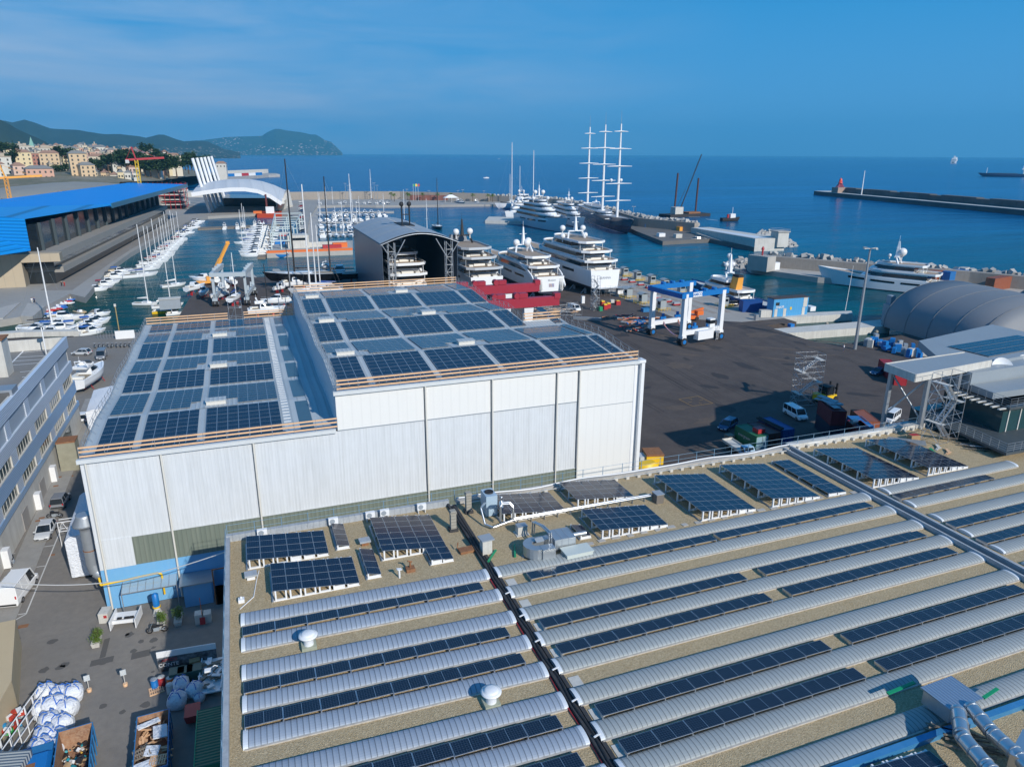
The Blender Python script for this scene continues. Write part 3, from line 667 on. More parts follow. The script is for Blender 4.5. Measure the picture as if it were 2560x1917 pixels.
# ---- split air conditioners on the rear parapet
ac0 = None
for k, (px, py, w_) in enumerate(((657, 1346, 1), (835, 1315, 1), (926, 1296, 1), (963, 1293, 1), (1053, 1273, 1))):
 g = at(px, py, ZR+.25); lab = '%s white outdoor air conditioner from the left along the rear parapet' % ORD[k]
 if ac0 is None:
  ac0 = thing('air_conditioner', lab, 'air conditioner', (g.x, 60.55, ZR+.35), 0, 'outdoor units on the parapet')
  mb = MB(); mb.box(-.42, .42, -.16, .16, 0, .6); mb.box(-.35, -.3, -.16, .16, -.35, 0); mb.box(.3, .35, -.16, .16, -.35, 0); mb.build('casing', white, ac0)
  mb = MB()
  mb.loft([[(-.1+r1*math.cos(a*math.pi/8), y, .3+r1*math.sin(a*math.pi/8)) for a in range(16)] for r1, y in ((.24, -.163), (.24, -.175))])
  mb.build('fan_grille', greyp, ac0)
 else: dup(ac0, (g.x, 60.55, ZR+.35), 0, lab)
# ---- small roof furniture
def simple(name, label, cat, loc, parts, rz=0, group=None):
 t = thing(name, label, cat, loc, rz, group)
 for nm, mb, m in parts: mb.build(nm, m, t)
 return t
def g_(px, py, z=ZR): return at(px, py, z)
brick = mat('chimney_brick', (.36, .34, .29), .9, noise=(4, .5, (.22, .21, .19)), stripe=(2, .3, .5, .01))
def chimney(px, py, h, label, w=.5):
 simple('chimney', label, 'chimney', g_(px, py), [('shaft', MB().box(-w/2, w/2, -w/2, w/2, 0, h).box(-w/2-.06, w/2+.06, -w/2-.06, w/2+.06, h-.25, h-.1), brick), ('collar', MB().box(-w/2-.15, w/2+.15, -w/2-.15, w/2+.15, 0, .25), darkgut)], group='brick chimneys')
chimney(1133, 1325, 2.0, 'square brick chimney beside the brownish solar array')
chimney(1171, 1280, 2.1, 'brick chimney standing next to the blue grey condenser unit')
simple('roof_cowl', 'grey concrete roof outlet with a slab lid by the roof joint', 'roof vent', g_(1215, 1380), [('shaft', MB().box(-.42, .42, -.42, .42, 0, 1.25), conc_white), ('lid', MB().cbox((0, 0, 1.38), (1.15, 1.1, .1), .1), greyp)])
simple('roof_cowl', 'brown grey box at the far end of the shiny pipe', 'roof vent', g_(1644, 1254), [('box', MB().box(-.4, .4, -.45, .45, 0, .95), mat('taupe_box', (.16, .14, .12), .7)), ('lid', MB().box(-.45, .45, -.5, .5, .95, 1.0), greyp)])
for px, py, lab in ((912, 1360, 'grey slab vent between the two middle arrays'), (628, 1445, 'grey slab vent in front of the left rear array')):
 simple('roof_vent', lab, 'roof vent', g_(px, py), [('base', MB().box(-.3, .3, -.28, .28, 0, .3), rust if 'middle' in lab else white), ('slab', MB().cbox((0, 0, .4), (.95, .8, .16), .05), conc_blue)])
simple('roof_drain_vent', 'small white box with a ball top near the left parapet', 'roof vent', g_(604, 1504), [('box', MB().box(-.22, .22, -.2, .2, 0, .3), white), ('ball', MB().lathe([(.02, .3), (.1, .36), (.1, .42), (.02, .48)], n=8), white)])
simple('vent_pipe', 'little white T shaped vent pipe near the first skylight', 'roof vent', g_(999, 1444), [('pipe', MB().tube((0, 0, 0), (0, 0, .75), .08, 8), white), ('cap', MB().cbox((0, 0, .8), (.4, .3, .06), .2, ry=.2), white)])
simple('rusty_chimney_base', 'rusty brown square flange with a short pipe in front of the brownish array', 'roof vent', g_(1026, 1426), [('plate', MB().box(-.36, .36, -.3, .3, 0, .3), rust), ('pipe', MB().tube((0, 0, .3), (0, 0, .8), .09, 8).tube((-.2, 0, .95), (.15, 0, .8), .07, 8), rust)])
simple('rusty_hatch', 'rusty flat hatch cover lying near the brick chimney', 'hatch', g_(1166, 1378), [('plate', MB().cbox((0, 0, .15), (1.3, .85, .2), .05), rust), ('bar', MB().tube((-.75, .2, .3), (-.6, .5, .7), .05, 6), rust)])
greenb = mat('green_bar', (.01, .28, .12), .5)
for px, py, an, lab in ((1230, 1392, .9, 'green plank beside the concrete roof outlet'), (1287, 1379, 1.25, 'green plank leaning beside the curved air duct')):
 simple('green_plank', lab, 'plank', g_(px, py), [('board', MB().cbox((0, 0, .12), (2.0, .16, .1), an), greenb)])
# ---- air handling plant
t = thing('condenser_unit', 'pale blue grey condenser with a black fan on top', 'cooling unit', (19.45, 58.4, ZR), 0)
lb_ = mat('pale_blue_metal', (.42, .55, .66), .4, .2)
MB().box(-.55, .55, -.85, .85, .05, 2.1).build('cabinet', lb_, t)
MB().lathe([(.42, 2.1), (.42, 2.22), (.36, 2.22), (.33, 2.14), (.05, 2.14)], n=20).build('fan', black, t)
t = thing('silver_tank', 'slim upright metal cylinder beside the condenser', 'tank', (20.3, 57.3, ZR), 0); MB().lathe([(.22, 0), (.22, 1.5), (.08, 1.6), (.08, 1.85), (.12, 1.85), (.12, 2.0), (.02, 2.05)], n=16).build('shell', alu, t)
a_, b_ = V(20.7, 55.2, 13.1), V(35.3, 55.2, 13.1)
t = thing('insulated_pipe', 'long shiny aluminium pipe running past the rear arrays to a brown box', 'pipe'); mb = MB()
mb.tube(a_, b_, .10, 12); mb.tube(a_+V(0, .28, 0), b_+V(0, .28, 0), .08, 10)
mb.build('run', alu, t); mb = MB()
for k in range(11):
 q = a_.lerp(b_, (k+.4)/11); mb.box(q.x-.02, q.x+.02, q.y+.05, q.y+.32, ZR, ZR+.52)
mb.build('support', steel, t)
mb = MB()
for dx in (0, .28):
 q = a_+V(dx*.4, dx, 0); mb.path([q, q+V(0, 0, 1.25), q+V(-.3, .2, 1.6), q+V(-1.0, .3, 1.6), q+V(-1.15, .2, 1.45), q+V(-1.15, .2, .1)], .10, 10)
mb.path([a_, a_+V(-2.0, -.2, -.3), a_+V(-2.5, .6, -.3), a_+V(-2.6, 1.5, .9), a_+V(-1.9, 2.4, .9)], .10, 10); mb.build('riser_loop', alu, t)
t = thing('pump_box', 'small pale louvred box under the pipe bridge', 'unit', (20.9, 53.6, ZR), 0); MB().box(-.45, .45, -.35, .35, .1, .85).box(-.6, .6, -.5, .5, 0, .08).build('cabinet', conc_white, t); MB().box(-.48, .48, -.38, .38, .85, .9).build('lid', steel, t)
zinc = mat('dull_zinc', (.48, .52, .55), .42, .75, noise=((1.2, .5, (.36, .40, .43)), (6, .3, (.6, .62, .63))))
t = thing('air_handler', 'silver air handling unit with a curved duct at the start of the first long skylight', 'air handling unit')
MB().box(22.35, 24.25, 49.4, 51.2, ZR+.35, ZR+1.3).build('casing', zinc, t)
mb = MB()
for k in range(4): mb.box(22.33+k*.63, 22.38+k*.63, 49.38, 51.22, ZR+.36, ZR+1.32)
mb.build('ribs', greyp, t)
MB().tube((24.25, 50.4, ZR+.9), (25.7, 50.35, ZR+.9), .19, 14).build('intake_pipe', zinc, t)
ring = []
for k in range(13):
 an = R(80+k*17.5); cx, cy = 20.75+.75*math.cos(an), 49.75+.75*math.sin(an); nx, ny = math.cos(an)*.38, math.sin(an)*.38
 ring.append([(cx-nx, cy-ny, ZR+.25), (cx+nx, cy+ny, ZR+.25), (cx+nx, cy+ny, ZR+1.15), (cx-nx, cy-ny, ZR+1.15)])
MB().loft(ring, 0, False).build('curved_duct', zinc, t)
MB().box(20.85, 22.0, 48.45, 49.3, ZR+.25, ZR+1.18).build('duct_box', zinc, t); MB().box(20.8, 22.35, 50.15, 50.85, ZR+.4, ZR+1.1).build('duct_link', zinc, t)
MB().cbox((21.1, 49.9, ZR+1.35), (.75, .5, .04), .1, rx=.3).build('rain_hood', greyp, t)
mb = MB()
for dx in (0, .2): mb.path([(21.9+dx, 49.6, ZR+1.0), (21.9+dx, 49.7, ZR+1.9), (21.7+dx, 50.9, ZR+2.0), (21.4+dx, 52.2, ZR+1.8), (21.4+dx, 52.3, ZR+.5)], .075, 8)
mb.build('riser_pipe', alu, t)
t = thing('skylight_cover', 'pale flat box cover laid over the first skylight right of the air handler', 'cover', (24.0, 48.55, ZR), R(1)); MB().box(-1.2, 1.2, -.65, .65, .1, .55).build('box', mat('pale_green_white', (.55, .6, .57), .5), t); MB().box(-1.28, 1.28, -.72, .72, .55, .62).build('lid', mat('pale_green_white', (.55, .6, .57), .5), t)
# cable tray in the joint, red cables, white clips
t = thing('cable_run', 'black cable bundle with red conduit lying along the roof joint', 'cables'); mb = MB(); pts = [(16.25+.06*math.sin(y*1.3), y, ZR+.36) for y in range(15, 61)]
mb.path(pts, .085, 6); mb.build('bundle', black, t); mb = MB(); mb.path([(15.93+.05*math.sin(y*.9), y, ZR+.1) for y in range(15, 49)], .05, 5); mb.build('conduit', red, t)
mb = MB()
for k in range(10): mb.cbox((16.4, 17+k*3.02+.6, ZR+.47), (.5, .09, .06), .3)
mb.build('clip', white, t)
mb = MB()
for k in range(11):
 y = 47.6-3.0*k-1.0
 mb.box(17.0, 17.75, y-.45, y+.5, ZR, ZR+.05)
tag(mb.build('paving_slab', conc_white), 'row of pale concrete slabs lying on the gravel right of the roof joint', 'paving slabs')
mb = MB(); r_ = random.Random(8)
for k in range(26):
 q = g_(1430+r_.uniform(0, 330), 1338-(r_.uniform(0, 60)), ZR); mb.cbox((20+k*1.42, 49.95+r_.uniform(-.1, .15), ZR+.03), (r_.uniform(.5, 1.1), .45, .05), r_.uniform(-.1, .1))
tag(mb.build('paving_slab', concrete), 'line of loose slabs between the first long skylight and the arrays', 'paving slabs')
t = thing('white_cable', 'thin white cable crossing the gravel near the left parapet', 'cable'); MB().path([(-2.9, 50.2, ZR+.05), (-1.9, 51.5, ZR+.05), (-1.6, 54, ZR+.05), (-1.4, 55.2, ZR+.05)], .04, 5).build('run', white, t)
# ---- bottom right: hood with two silver ducts, blue gutter, spare panels
mb = MB(); mb.box(24, 56, 22.95, 23.35, ZR, ZR+.35); tag(mb.build('blue_gutter', mat('gutter_blue', (.05, .25, .5), .4, .3, noise=(1, .5, (.12, .35, .6)))), 'blue sheet metal gutter in front of the last long skylight', 'gutter')
t = thing('duct_hood', 'corrugated silver hood feeding two round ducts at the bottom right', 'air duct')
MB().cbox((37.5, 24.3, ZR+1.55), (2.7, 2.1, .08), R(2)).build('hood_top', mat('hood_sheet', (.36, .46, .58), .4, .6, stripe=(0, .22, .5, .02)), t)
MB().cbox((37.5, 24.3, ZR+1.0), (2.4, 1.8, 1.0), R(2)).build('hood_box', zinc, t)
for k, pp in enumerate((((2395, 1775), (2405, 1840), (2470, 1917), (2560, 2010)), ((2425, 1765), (2480, 1830), (2540, 1885), (2640, 1990)))):
 mb = MB(); pts = [g_(a, b, ZR+1.5) for a, b in pp]; mb.path(pts, .42, 16)
 mb.build('round_duct', alu, t)
 for a, b in zip(pts, pts[1:]):
  for f in (.1, .5, .9): q = a.lerp(b, f); d_ = (b-a).normalized()*.04; MB().tube(q-d_, q+d_, .45, 16).build('duct_collar', steel, t)
q = g_(2600, 1905, ZR+1.2); MB().cbox((q.x, q.y, ZR+.9), (2.6, 2.4, 1.8), .4).build('end_box', alu, t)
mb = MB(); q = g_(2250, 1732, ZR+.5); mb.cbox((q.x, q.y, ZR+.9), (2.4, .2, .08), R(4)); q = g_(2476, 1732, ZR+.9); mb.cbox((q.x, q.y, ZR+.9), (1.6, .2, .08), R(10))
tag(mb.build('green_plank', greenb), 'two green planks resting beside the silver hood', 'planks')
array(42.6, 48.9, 17.5, 2, 6, 'corner of an array at the bottom right edge below the blue gutter', .9)
array(29.5, 33.8, 18.3, 2, 4, 'array cut by the bottom edge in front of the blue gutter', .6)
t = thing('timber_pile', 'dark timbers stacked on the gravel under the silver ducts', 'timber'); mb = MB(); r_ = random.Random(2)
for k in range(14): mb.cbox((36.4+r_.uniform(-.5, .5), 21.4+k*.14, ZR+.1+.1*(k % 3)), (2.6, .1, .1), R(-40)+r_.uniform(-.1, .1))
mb.build('boards', plank, t)
# ================================================================ the white hangar with its two solar roofs
hg = thing('hangar', 'huge white clad boat hangar with a low left hall and higher right hall', 'building')
LOWP = [(74.1, 16.75), (84.2, 17.3), (94.3, 16.8), (101.3, 17.2), (110, 16.85), (118.5, 17.2), (126.5, 16.9), (133, 17.1)]
HIP = [(74.1, 20.95), (84.4, 21.8), (94.3, 21.1), (103.6, 21.8), (113, 21.1), (122.4, 21.75), (133, 21.2)]
def pz(P, y):
 for (a, za), (b, zb) in zip(P, P[1:]):
  if y <= b: return za+(zb-za)*(y-a)/(b-a)
 return P[-1][1]
roofm = mat('hangar_roof_sheet', (.44, .48, .50), .45, noise=(.4, .3, (.38, .42, .45)), stripe=(0, .5, .35, .02))
rooflow = mat('hangar_roof_sheet_grey', (.42, .47, .50), .45, noise=(.4, .3, (.37, .42, .45)), stripe=(0, 1.0, .3, .02))
sidem = mat('side_cladding', (.62, .66, .70), .5, stripe=(1, .5, .1, .01), noise=(.3, .3, (.55, .6, .65)))
def roof_strip(mb, P, x0, x1, m=0, dz=0, ys=None):
 Q = [(y, z) for y, z in P] if ys is None else [(ys[0], pz(P, ys[0]))]+[(y, z) for y, z in P if ys[0] < y < ys[1]]+[(ys[1], pz(P, ys[1]))]
 for (a, za), (b, zb) in zip(Q, Q[1:]): mb.quad((x0, a, za+dz), (x1, a, za+dz), (x1, b, zb+dz), (x0, b, zb+dz), m)
def side(mb, P, x, z0, m=0, ys=None):
 Q = P if ys is None else [(ys[0], pz(P, ys[0]))]+[(y, z) for y, z in P if ys[0] < y < ys[1]]+[(ys[1], pz(P, ys[1]))]
 for (a, za), (b, zb) in zip(Q, Q[1:]): mb.quad((x, b, z0), (x, a, z0), (x, a, za), (x, b, zb), m)
# roofs
mb = MB(); roof_strip(mb, LOWP, -16.9, 7.62); mb.build('roof', rooflow, hg)
mb = MB(); roof_strip(mb, HIP, 7.6, 37.9); roof_strip(mb, HIP, 37.9, 44.0, ys=(74.1, 97.2)); mb.build('roof', roofm, hg)
# walls
XS = [-16.8, -9.7, -1.3, 7.6, 10.6, 17.8, 28.6, 36.0, 43.7]
mb = MB(); mb.box(-16.8, 7.6, 74.12, 74.3, 4.6, 16.5); mb.box(7.6, 38.9, 74.12, 74.3, 6.0, 16.6); mb.build('wall', clad, hg)
mb = MB(); mb.box(7.6, 38.9, 74.08, 74.3, 16.62, 20.7); mb.box(36.2, 43.6, 74.05, 74.3, 0, 20.7); mb.build('upper_cladding', clad_new, hg)
mb = MB(); mb.box(-13.5, 36.1, 74.02, 74.1, 4.7, 7.9); mb.build('translucent_band', polycarb, hg)
mb = MB(); mb.box(-16.8, 43.6, 74.1, 74.3, 0, 4.65); mb.build('base_wall', bluewall, hg)
mb = MB(); mb.box(-16.8, -13.5, 74.04, 74.1, 4.65, 7.9); mb.box(-13.5, 36.1, 74.0, 74.03, 7.88, 7.96); mb.build('infill_cladding', clad, hg)
mb = MB(); side(mb, LOWP, -16.8, 0); mb.build('wall', sidem, hg)
mb = MB(); side(mb, HIP, 7.62, 15); mb.build('wall', sidem, hg)
mb = MB(); side(mb, HIP, 43.7, 0, ys=(74.1, 97.2)); side(mb, HIP, 37.9, 0, ys=(97.2, 133)); mb.quad((37.9, 97.2, 0), (43.7, 97.2, 0), (43.7, 97.2, 21.4), (37.9, 97.2, 21.4)); mb.build('wall', clad_new, hg)
mb = MB(); mb.quad((-16.8, 133, 0), (7.6, 133, 0), (7.6, 133, 17.1), (-16.8, 133, 17.1)); mb.quad((7.6, 133, 0), (37.9, 133, 0), (37.9, 133, 21.2), (7.6, 133, 21.2)); mb.build('wall', clad, hg)
# folded corner at the right with white pipe
mb = MB(); mb.box(43.72, 44.9, 74.9, 75.1, 0, 20.9); mb.box(44.7, 45.15, 74.3, 74.75, 0, 20.5); mb.box(43.6, 45.2, 74.2, 75.4, 20.55, 20.9); mb.box(43.55, 43.75, 74.0, 75.0, 0, 20.9); mb.build('corner_post', white, hg)
mb = MB(); mb.box(-17.0, 7.4, 73.75, 74.2, 16.45, 16.85); mb.box(7.4, 44.1, 73.75, 74.2, 20.62, 21.0); mb.build('fascia', mat('fascia_white', (.62, .65, .66), .45, noise=(1, .3, (.5, .53, .54))), hg)
mb = MB()
for x, z0, z1 in ((-16.3, .1, 16.4), (-9.7, .1, 16.4), (-1.0, .1, 16.4), (7.2, 4.5, 16.3), (10.9+6.4, 5, 20.6), (28.4-3.3, 5, 20.6), (33.2, 5, 20.6), (36.1, 0, 20.6)):
 if x == 7.2: continue
 MB().tube((x, 73.85, z0), (x, 73.85, z1), .10, 8).build('downpipe', mat('pipe_offwhite', (.66, .64, .58), .5), hg)
mb = MB()
for x, z1 in ((-9.82, 16.4), (-1.12, 16.4), (17.18, 20.6), (24.98, 20.6), (33.08, 20.6), (35.95, 20.6)): mb.box(x-.03, x+.0, 74.0, 74.07, 4.7, z1)
mb.build('panel_joint', darkgut, hg)
mb = MB(); mb.box(7.6, 36.2, 74.02, 74.07, 16.56, 16.64); mb.box(36.2, 43.6, 74.0, 74.04, 15.7, 15.76); mb.box(36.2, 43.6, 74.0, 74.04, 6.9, 6.97); mb.build('seam', greyp, hg)
# bare right margin of the low roof with dark sheets
mb = MB()
darksheet = mat('dark_roof_sheet', (.06, .12, .17), .3, noise=(.5, .3, (.08, .15, .2)))
for (a, b) in ((75.2, 83.4), (85.2, 93.4), (95, 100.8), (102, 109.3), (111.5, 117.6), (119.2, 125.8), (127.3, 132)):
 roof_strip(mb, LOWP, 3.9, 5.3, 0, .03, (a, b))
mb.build('rooflight', darksheet, hg)
mb = MB()
for k in range(64): y = 75+k*.9; mb.box(2.35, 3.1, y, y+.1, pz(LOWP, y)+.01, pz(LOWP, y)+.06)
mb.build('roof_clips', white, hg)
# roof hatches (smoke vents)
hatchm = mat('hatch_cream', (.62, .60, .55), .5)
hl = [(K_, False) for K_ in ((541, 1009), (547, 915), (550, 838))]+[(K_, True) for K_ in ((780, 745), (1003, 731), (816, 806), (1070, 786), (863, 888), (1164, 862))]
HX = []
for (px, py), hi in hl:
 zz = 21.6 if hi else 17.2; g = at(px, py, zz); P = HIP if hi else LOWP
 z0 = pz(P, g.y); HX.append((g.x, g.y, hi))
 f = MB().box(g.x-1.05, g.x+1.05, g.y-.6, g.y+.6, z0-.3, z0+.5).build('roof_hatch', hatchm, hg)
 MB().box(g.x-1.12, g.x+1.12, g.y-.67, g.y+.67, z0+.5, z0+.6).build('lid', roofm, f)
 MB().quad((g.x-2.2, g.y-1.6, pz(P, g.y-1.6)+.05), (g.x+2.4, g.y-1.6, pz(P, g.y-1.6)+.05), (g.x+2.4, g.y+1.4, pz(P, g.y+1.4)+.05), (g.x-2.2, g.y+1.4, pz(P, g.y+1.4)+.05)).build('flashing', roofm, f)
# solar blocks
def blocks(P, bands, groups, hi, names):
 for bi, (ya, yb, rows) in enumerate(bands):
  for gi, (xa, xb) in enumerate(groups):
   if hi and xb > 38 and ya > 97:
    if xa > 37: continue
    xb = 37.7
   if hi and xa < 38 < xb and ya > 92: xb = 37.6
   cols = max(1, int((xb-xa)/1.06+.3)); w = (xb-xa)/cols; d = (yb-ya)/rows
   zc = pz(P, (ya+yb)/2); tilt = math.atan2(pz(P, yb-.05)-pz(P, ya+.05), yb-ya-.1)
   t = thing('solar_array', '%s solar block in the %s roof row from the front on the %s hall' % (ORD[gi], ORD[bi], 'high right' if hi else 'low left'), 'solar array', ((xa+xb)/2, (ya+yb)/2, zc), 0, 'solar blocks on the hangar roofs')
   for r in range(rows):
    for c in range(cols):
     x = -(xb-xa)/2+w*(c+.5); y = -(yb-ya)/2+d*(r+.5)
     wx, wy = (xa+xb)/2+x, (ya+yb)/2+y
     if any(h == hi and abs(wx-hx) < 2.1+w*.4 and abs(wy-hy) < 1.0+d*.35 for hx, hy, h in HX): continue
     module(t, (x, y*math.cos(tilt), y*math.sin(tilt)+.13), (tilt, 0, 0), round(w*.985, 3), round(d*.985, 3), 'y', cell, .03)
   if not t.children: bpy.data.objects.remove(t)
LB = [(74.9, 83.9, 4), (85.0, 93.4, 4), (94.6, 101.1, 3), (102.2, 109.2, 3), (110.6, 118.2, 4), (119.2, 126, 3), (127.2, 132.2, 2)]
blocks(LOWP, LB, [(-15.6, -12.3), (-11.6, -6.35), (-5.6, 2.1)], False, None)
HB = [(75.0, 84.1, 4), (85.0, 93.7, 4), (95.0, 103.3, 4), (104.3, 112.4, 4), (113.6, 122.1, 4), (123.0, 131.5, 4)]
blocks(HIP, HB, [(8.3, 11.4), (12.2, 18.9), (19.7, 26.6), (27.4, 34.3), (35.1, 41.7), (42.2, 43.4)], True, None)
# guard rails of pine boards
def board_rail(name, P, pts, z_of):
 mb = MB(); mp = MB()
 for (a, b) in zip(pts, pts[1:]):
  a = Vector(a); b = Vector(b); L = (b-a).length; n = max(1, round(L/2.2)); dr = (b-a).normalized()
  for k in range(n+1):
   q = a+(b-a)*k/n; z = z_of(q.y); mp.tube((q.x, q.y, z-.2), (q.x, q.y, z+1.25), .035, 5); mp.tube((q.x, q.y, z), (q.x-dr.y*.5, q.y+dr.x*.5, z+.05), .03, 4)
  for h in (.22, .7, 1.12):
   mb.beam((a.x, a.y, z_of(a.y)+h), (b.x, b.y, z_of(b.y)+h), .05, .17)
 o = mb.build(name, wood, hg); mp.build('rail_post', steel, o)
board_rail('guard_rail', LOWP, [(-16.7, 74.0), (7.6, 74.0)], lambda y: 16.9)
board_rail('guard_rail', LOWP, [(-16.5, 133), (-3.6, 133)], lambda y: 17.1)
board_rail('guard_rail', LOWP, [(-1.0, 133), (7.4, 133)], lambda y: 17.1)
board_rail('guard_rail', HIP, [(7.8, 74.0), (43.9, 74.0)], lambda y: 21.05)
board_rail('guard_rail', HIP, [(7.8, 133), (37.9, 133)], lambda y: 21.2)
board_rail('guard_rail', HIP, [(38, 97.4), (44, 97.4)], lambda y: 21.3)
def tube_rail(P, x, y0, y1):
 mb = MB(); n = int((y1-y0)/2.0); pr = None
 for k in range(n+1):
  y = y0+(y1-y0)*k/n; z = pz(P, y); mb.tube((x, y, z), (x, y, z+1.15), .03, 5)
  mb.tube((x, y, z+1.0), (x+.5, y, z+.02), .022, 4)
  if pr:
   for h in (.25, .7, 1.12): mb.tube((x, pr[0], pr[1]+h), (x, y, z+h), .024, 4)
  pr = (y, z)
 mb.build('guard_rail', steel, hg)
tube_rail(LOWP, -16.7, 74.1, 133); tube_rail(HIP, 7.9, 74.1, 133); tube_rail(HIP, 43.8, 74.1, 97.2); tube_rail(HIP, 37.8, 97.2, 133)
# blue annex, doors, yellow gas pipe and big exhaust at the left foot
t = thing('gas_pipe', 'yellow gas pipe running along the light blue base of the hangar', 'pipe'); q0 = V(-16.9, 73.75, 3.4)
MB().path([(-17.0, 73.9, 4.0), (-16.9, 73.7, 3.2), (-11.6, 73.7, 3.5), (-11.3, 73.7, 3.3), (-11.3, 73.7, .9)], .10, 8).build('run', yellow, t)
t = thing('exhaust_duct', 'big grey ventilation duct with a flared cowl beside the left corner of the hangar', 'air duct'); x, y = -17.9, 76.6
MB().path([(-16.6, 76.2, 2.9), (-17.2, 76.3, 2.9), (-17.7, 76.5, 3.3), (x, y, 4.2), (x, y, 8.6)], .62, 18).build('pipe', steel, t)
MB().lathe([(.62, 8.2), (.66, 8.6), (1.15, 8.8), (1.15, 9.0), (.75, 9.7), (.75, 9.95), (.62, 9.95)], (x, y, 0), 20).build('cowl', steel, t)
mb = MB(); mb.tube((x, y, 5.9), (x, y, 6.0), .66, 18); mb.build('collar', rust, t)
annex = thing('glass_canopy', 'low lean-to glass canopy on posts under the yellow pipe', 'canopy', (0, 0, 0))
mb = MB(); mb.quad((-15.0, 72.4, 2.5), (-9.9, 72.4, 2.5), (-9.9, 74.0, 2.9), (-15.0, 74.0, 2.9)); mb.build('glass', mat('canopy_glass', (.30, .42, .52), .15, spec=.7), annex)
mb = MB()
for k in range(8): mb.beam((-15+k*.728, 72.4, 2.53), (-15+k*.728, 74.0, 2.93), .05, .05)
mb.beam((-15, 72.4, 2.5), (-9.9, 72.4, 2.5), .06, .08)
for x in (-15, -9.9): mb.tube((x, 72.4, 0), (x, 72.4, 2.5), .05, 6)
mb.build('frame', steel, annex)
t = thing('blue_gas_cylinder_stand', 'upright blue tank with a yellow band beside the canopy', 'tank', (-11.9, 71.6, 0)); MB().lathe([(.32, 1.0), (.32, 2.3), (.05, 2.5)], n=14).build('tank', blue, t); MB().lathe([(.38, .85), (.38, 1.0)], n=14).build('band', yellow, t); MB().lathe([(.5, 0), (.22, .85)], n=10).build('foot', conc_white, t)
t = thing('flat_roof_shed', 'low pale grey shed roof against the shaded blue wall', 'shed', (0, 0, 0)); MB().box(-9.6, -6.3, 71.5, 74.0, 2.6, 2.72).build('roof', steel, t); MB().box(-9.3, -6.6, 71.8, 74, 0, 2.6).build('wall', bluewall, t)
tag(MB().box(-6.2, -3.6, 71.2, 71.5, 0, 2.1).box(-6.2, 40, 71.2, 71.5, 0, 2.1).build('boundary_wall', concrete), 'low bare concrete wall standing in the shade in front of the hangar', 'wall')
t = thing('rusty_gate_frame', 'rusty brown steel gate frame in front of the shaded blue wall', 'gate', (0, 0, 0))
mb = MB()
for x in (-6.3, -4.2): mb.tube((x, 71.35, 0), (x, 71.35, 4.1), .07, 6)
mb.tube((-6.3, 71.35, 4.1), (-4.2, 71.35, 4.1), .07, 6); mb.build('frame', rust, t)
mb = MB(); a_ = at(0, 1456, 6); b_ = V(-3.9, 61, 11.6); pts = [a_.lerp(b_, f)-V(0, 0, 1.5*math.sin(math.pi*f)) for f in [i/16 for i in range(17)]]
tag(mb.path(pts, .05, 5).build('overhead_cable', mat('cable_white', (.6, .6, .58), .6)), 'pale cable sagging from the left edge across the road to the warehouse', 'cable')
# scaffold tower against the inner corner of the hangar roofs
def scaffold(name, label, loc, w, d, h, lifts, stairs=True, rz=0, cat='scaffold'):
 t = thing(name, label, cat, loc, rz)
 mb = MB()
 for x in (-w/2, 0, w/2):
  for y in (-d/2, d/2): mb.tube((x, y, 0), (x, y, h+1.1), .04, 5)
 for k in range(lifts+1):
  z = h*k/lifts+.15
  for zz in (z, z+1.05):
   for y in (-d/2, d/2): mb.tube((-w/2, y, zz), (w/2, y, zz), .028, 4)
   for x in (-w/2, w/2): mb.tube((x, -d/2, zz), (x, d/2, zz), .028, 4)
  if k < lifts:
   for s_ in (-1, 1): mb.tube((s_*w/2, -d/2, z), (s_*w/2, d/2, z+h/lifts), .025, 4)
   mb.tube((-w/2, d/2, z), (0, d/2, z+h/lifts), .025, 4)
 mb.build('frame', alu, t)
 mb = MB()
 for k in range(1, lifts+1):
  z = h*k/lifts+.1
  mb.box(-w/2, -w/2+w*.2, -d/2, d/2, z, z+.06) if k % 2 else mb.box(w/2-w*.2, w/2, -d/2, d/2, z, z+.06)
 mb.build('platform', conc_white, t)
 if stairs:
  mb = MB()
  for k in range(lifts):
   z0 = h*k/lifts+.15; z1 = h*(k+1)/lifts+.1; s_ = -1 if k % 2 else 1
   a = V(s_*w*.32, -.2, z0); b = V(-s_*w*.32, -.2, z1)
   for dy in (-.32, .32): mb.beam(a+V(0, dy, 0), b+V(0, dy, 0), .1, .3)
   for q in range(9): c = a.lerp(b, (q+.5)/9); mb.cbox(c, (.25, .6, .04))
  mb.build('stair', alu, t)
 return t
scaffold('stair_scaffold', 'dark tube scaffold in the inner corner between the two hangar roofs', (6.3, 133.9, 11), 2.4, 1.4, 8.2, 4, False)
scaffold('roof_access_frame', 'small steel access frame standing in the gap of the rear wooden rail', (-2.3, 133.8, 13.5), 2.2, 1.4, 5.4, 2, False)
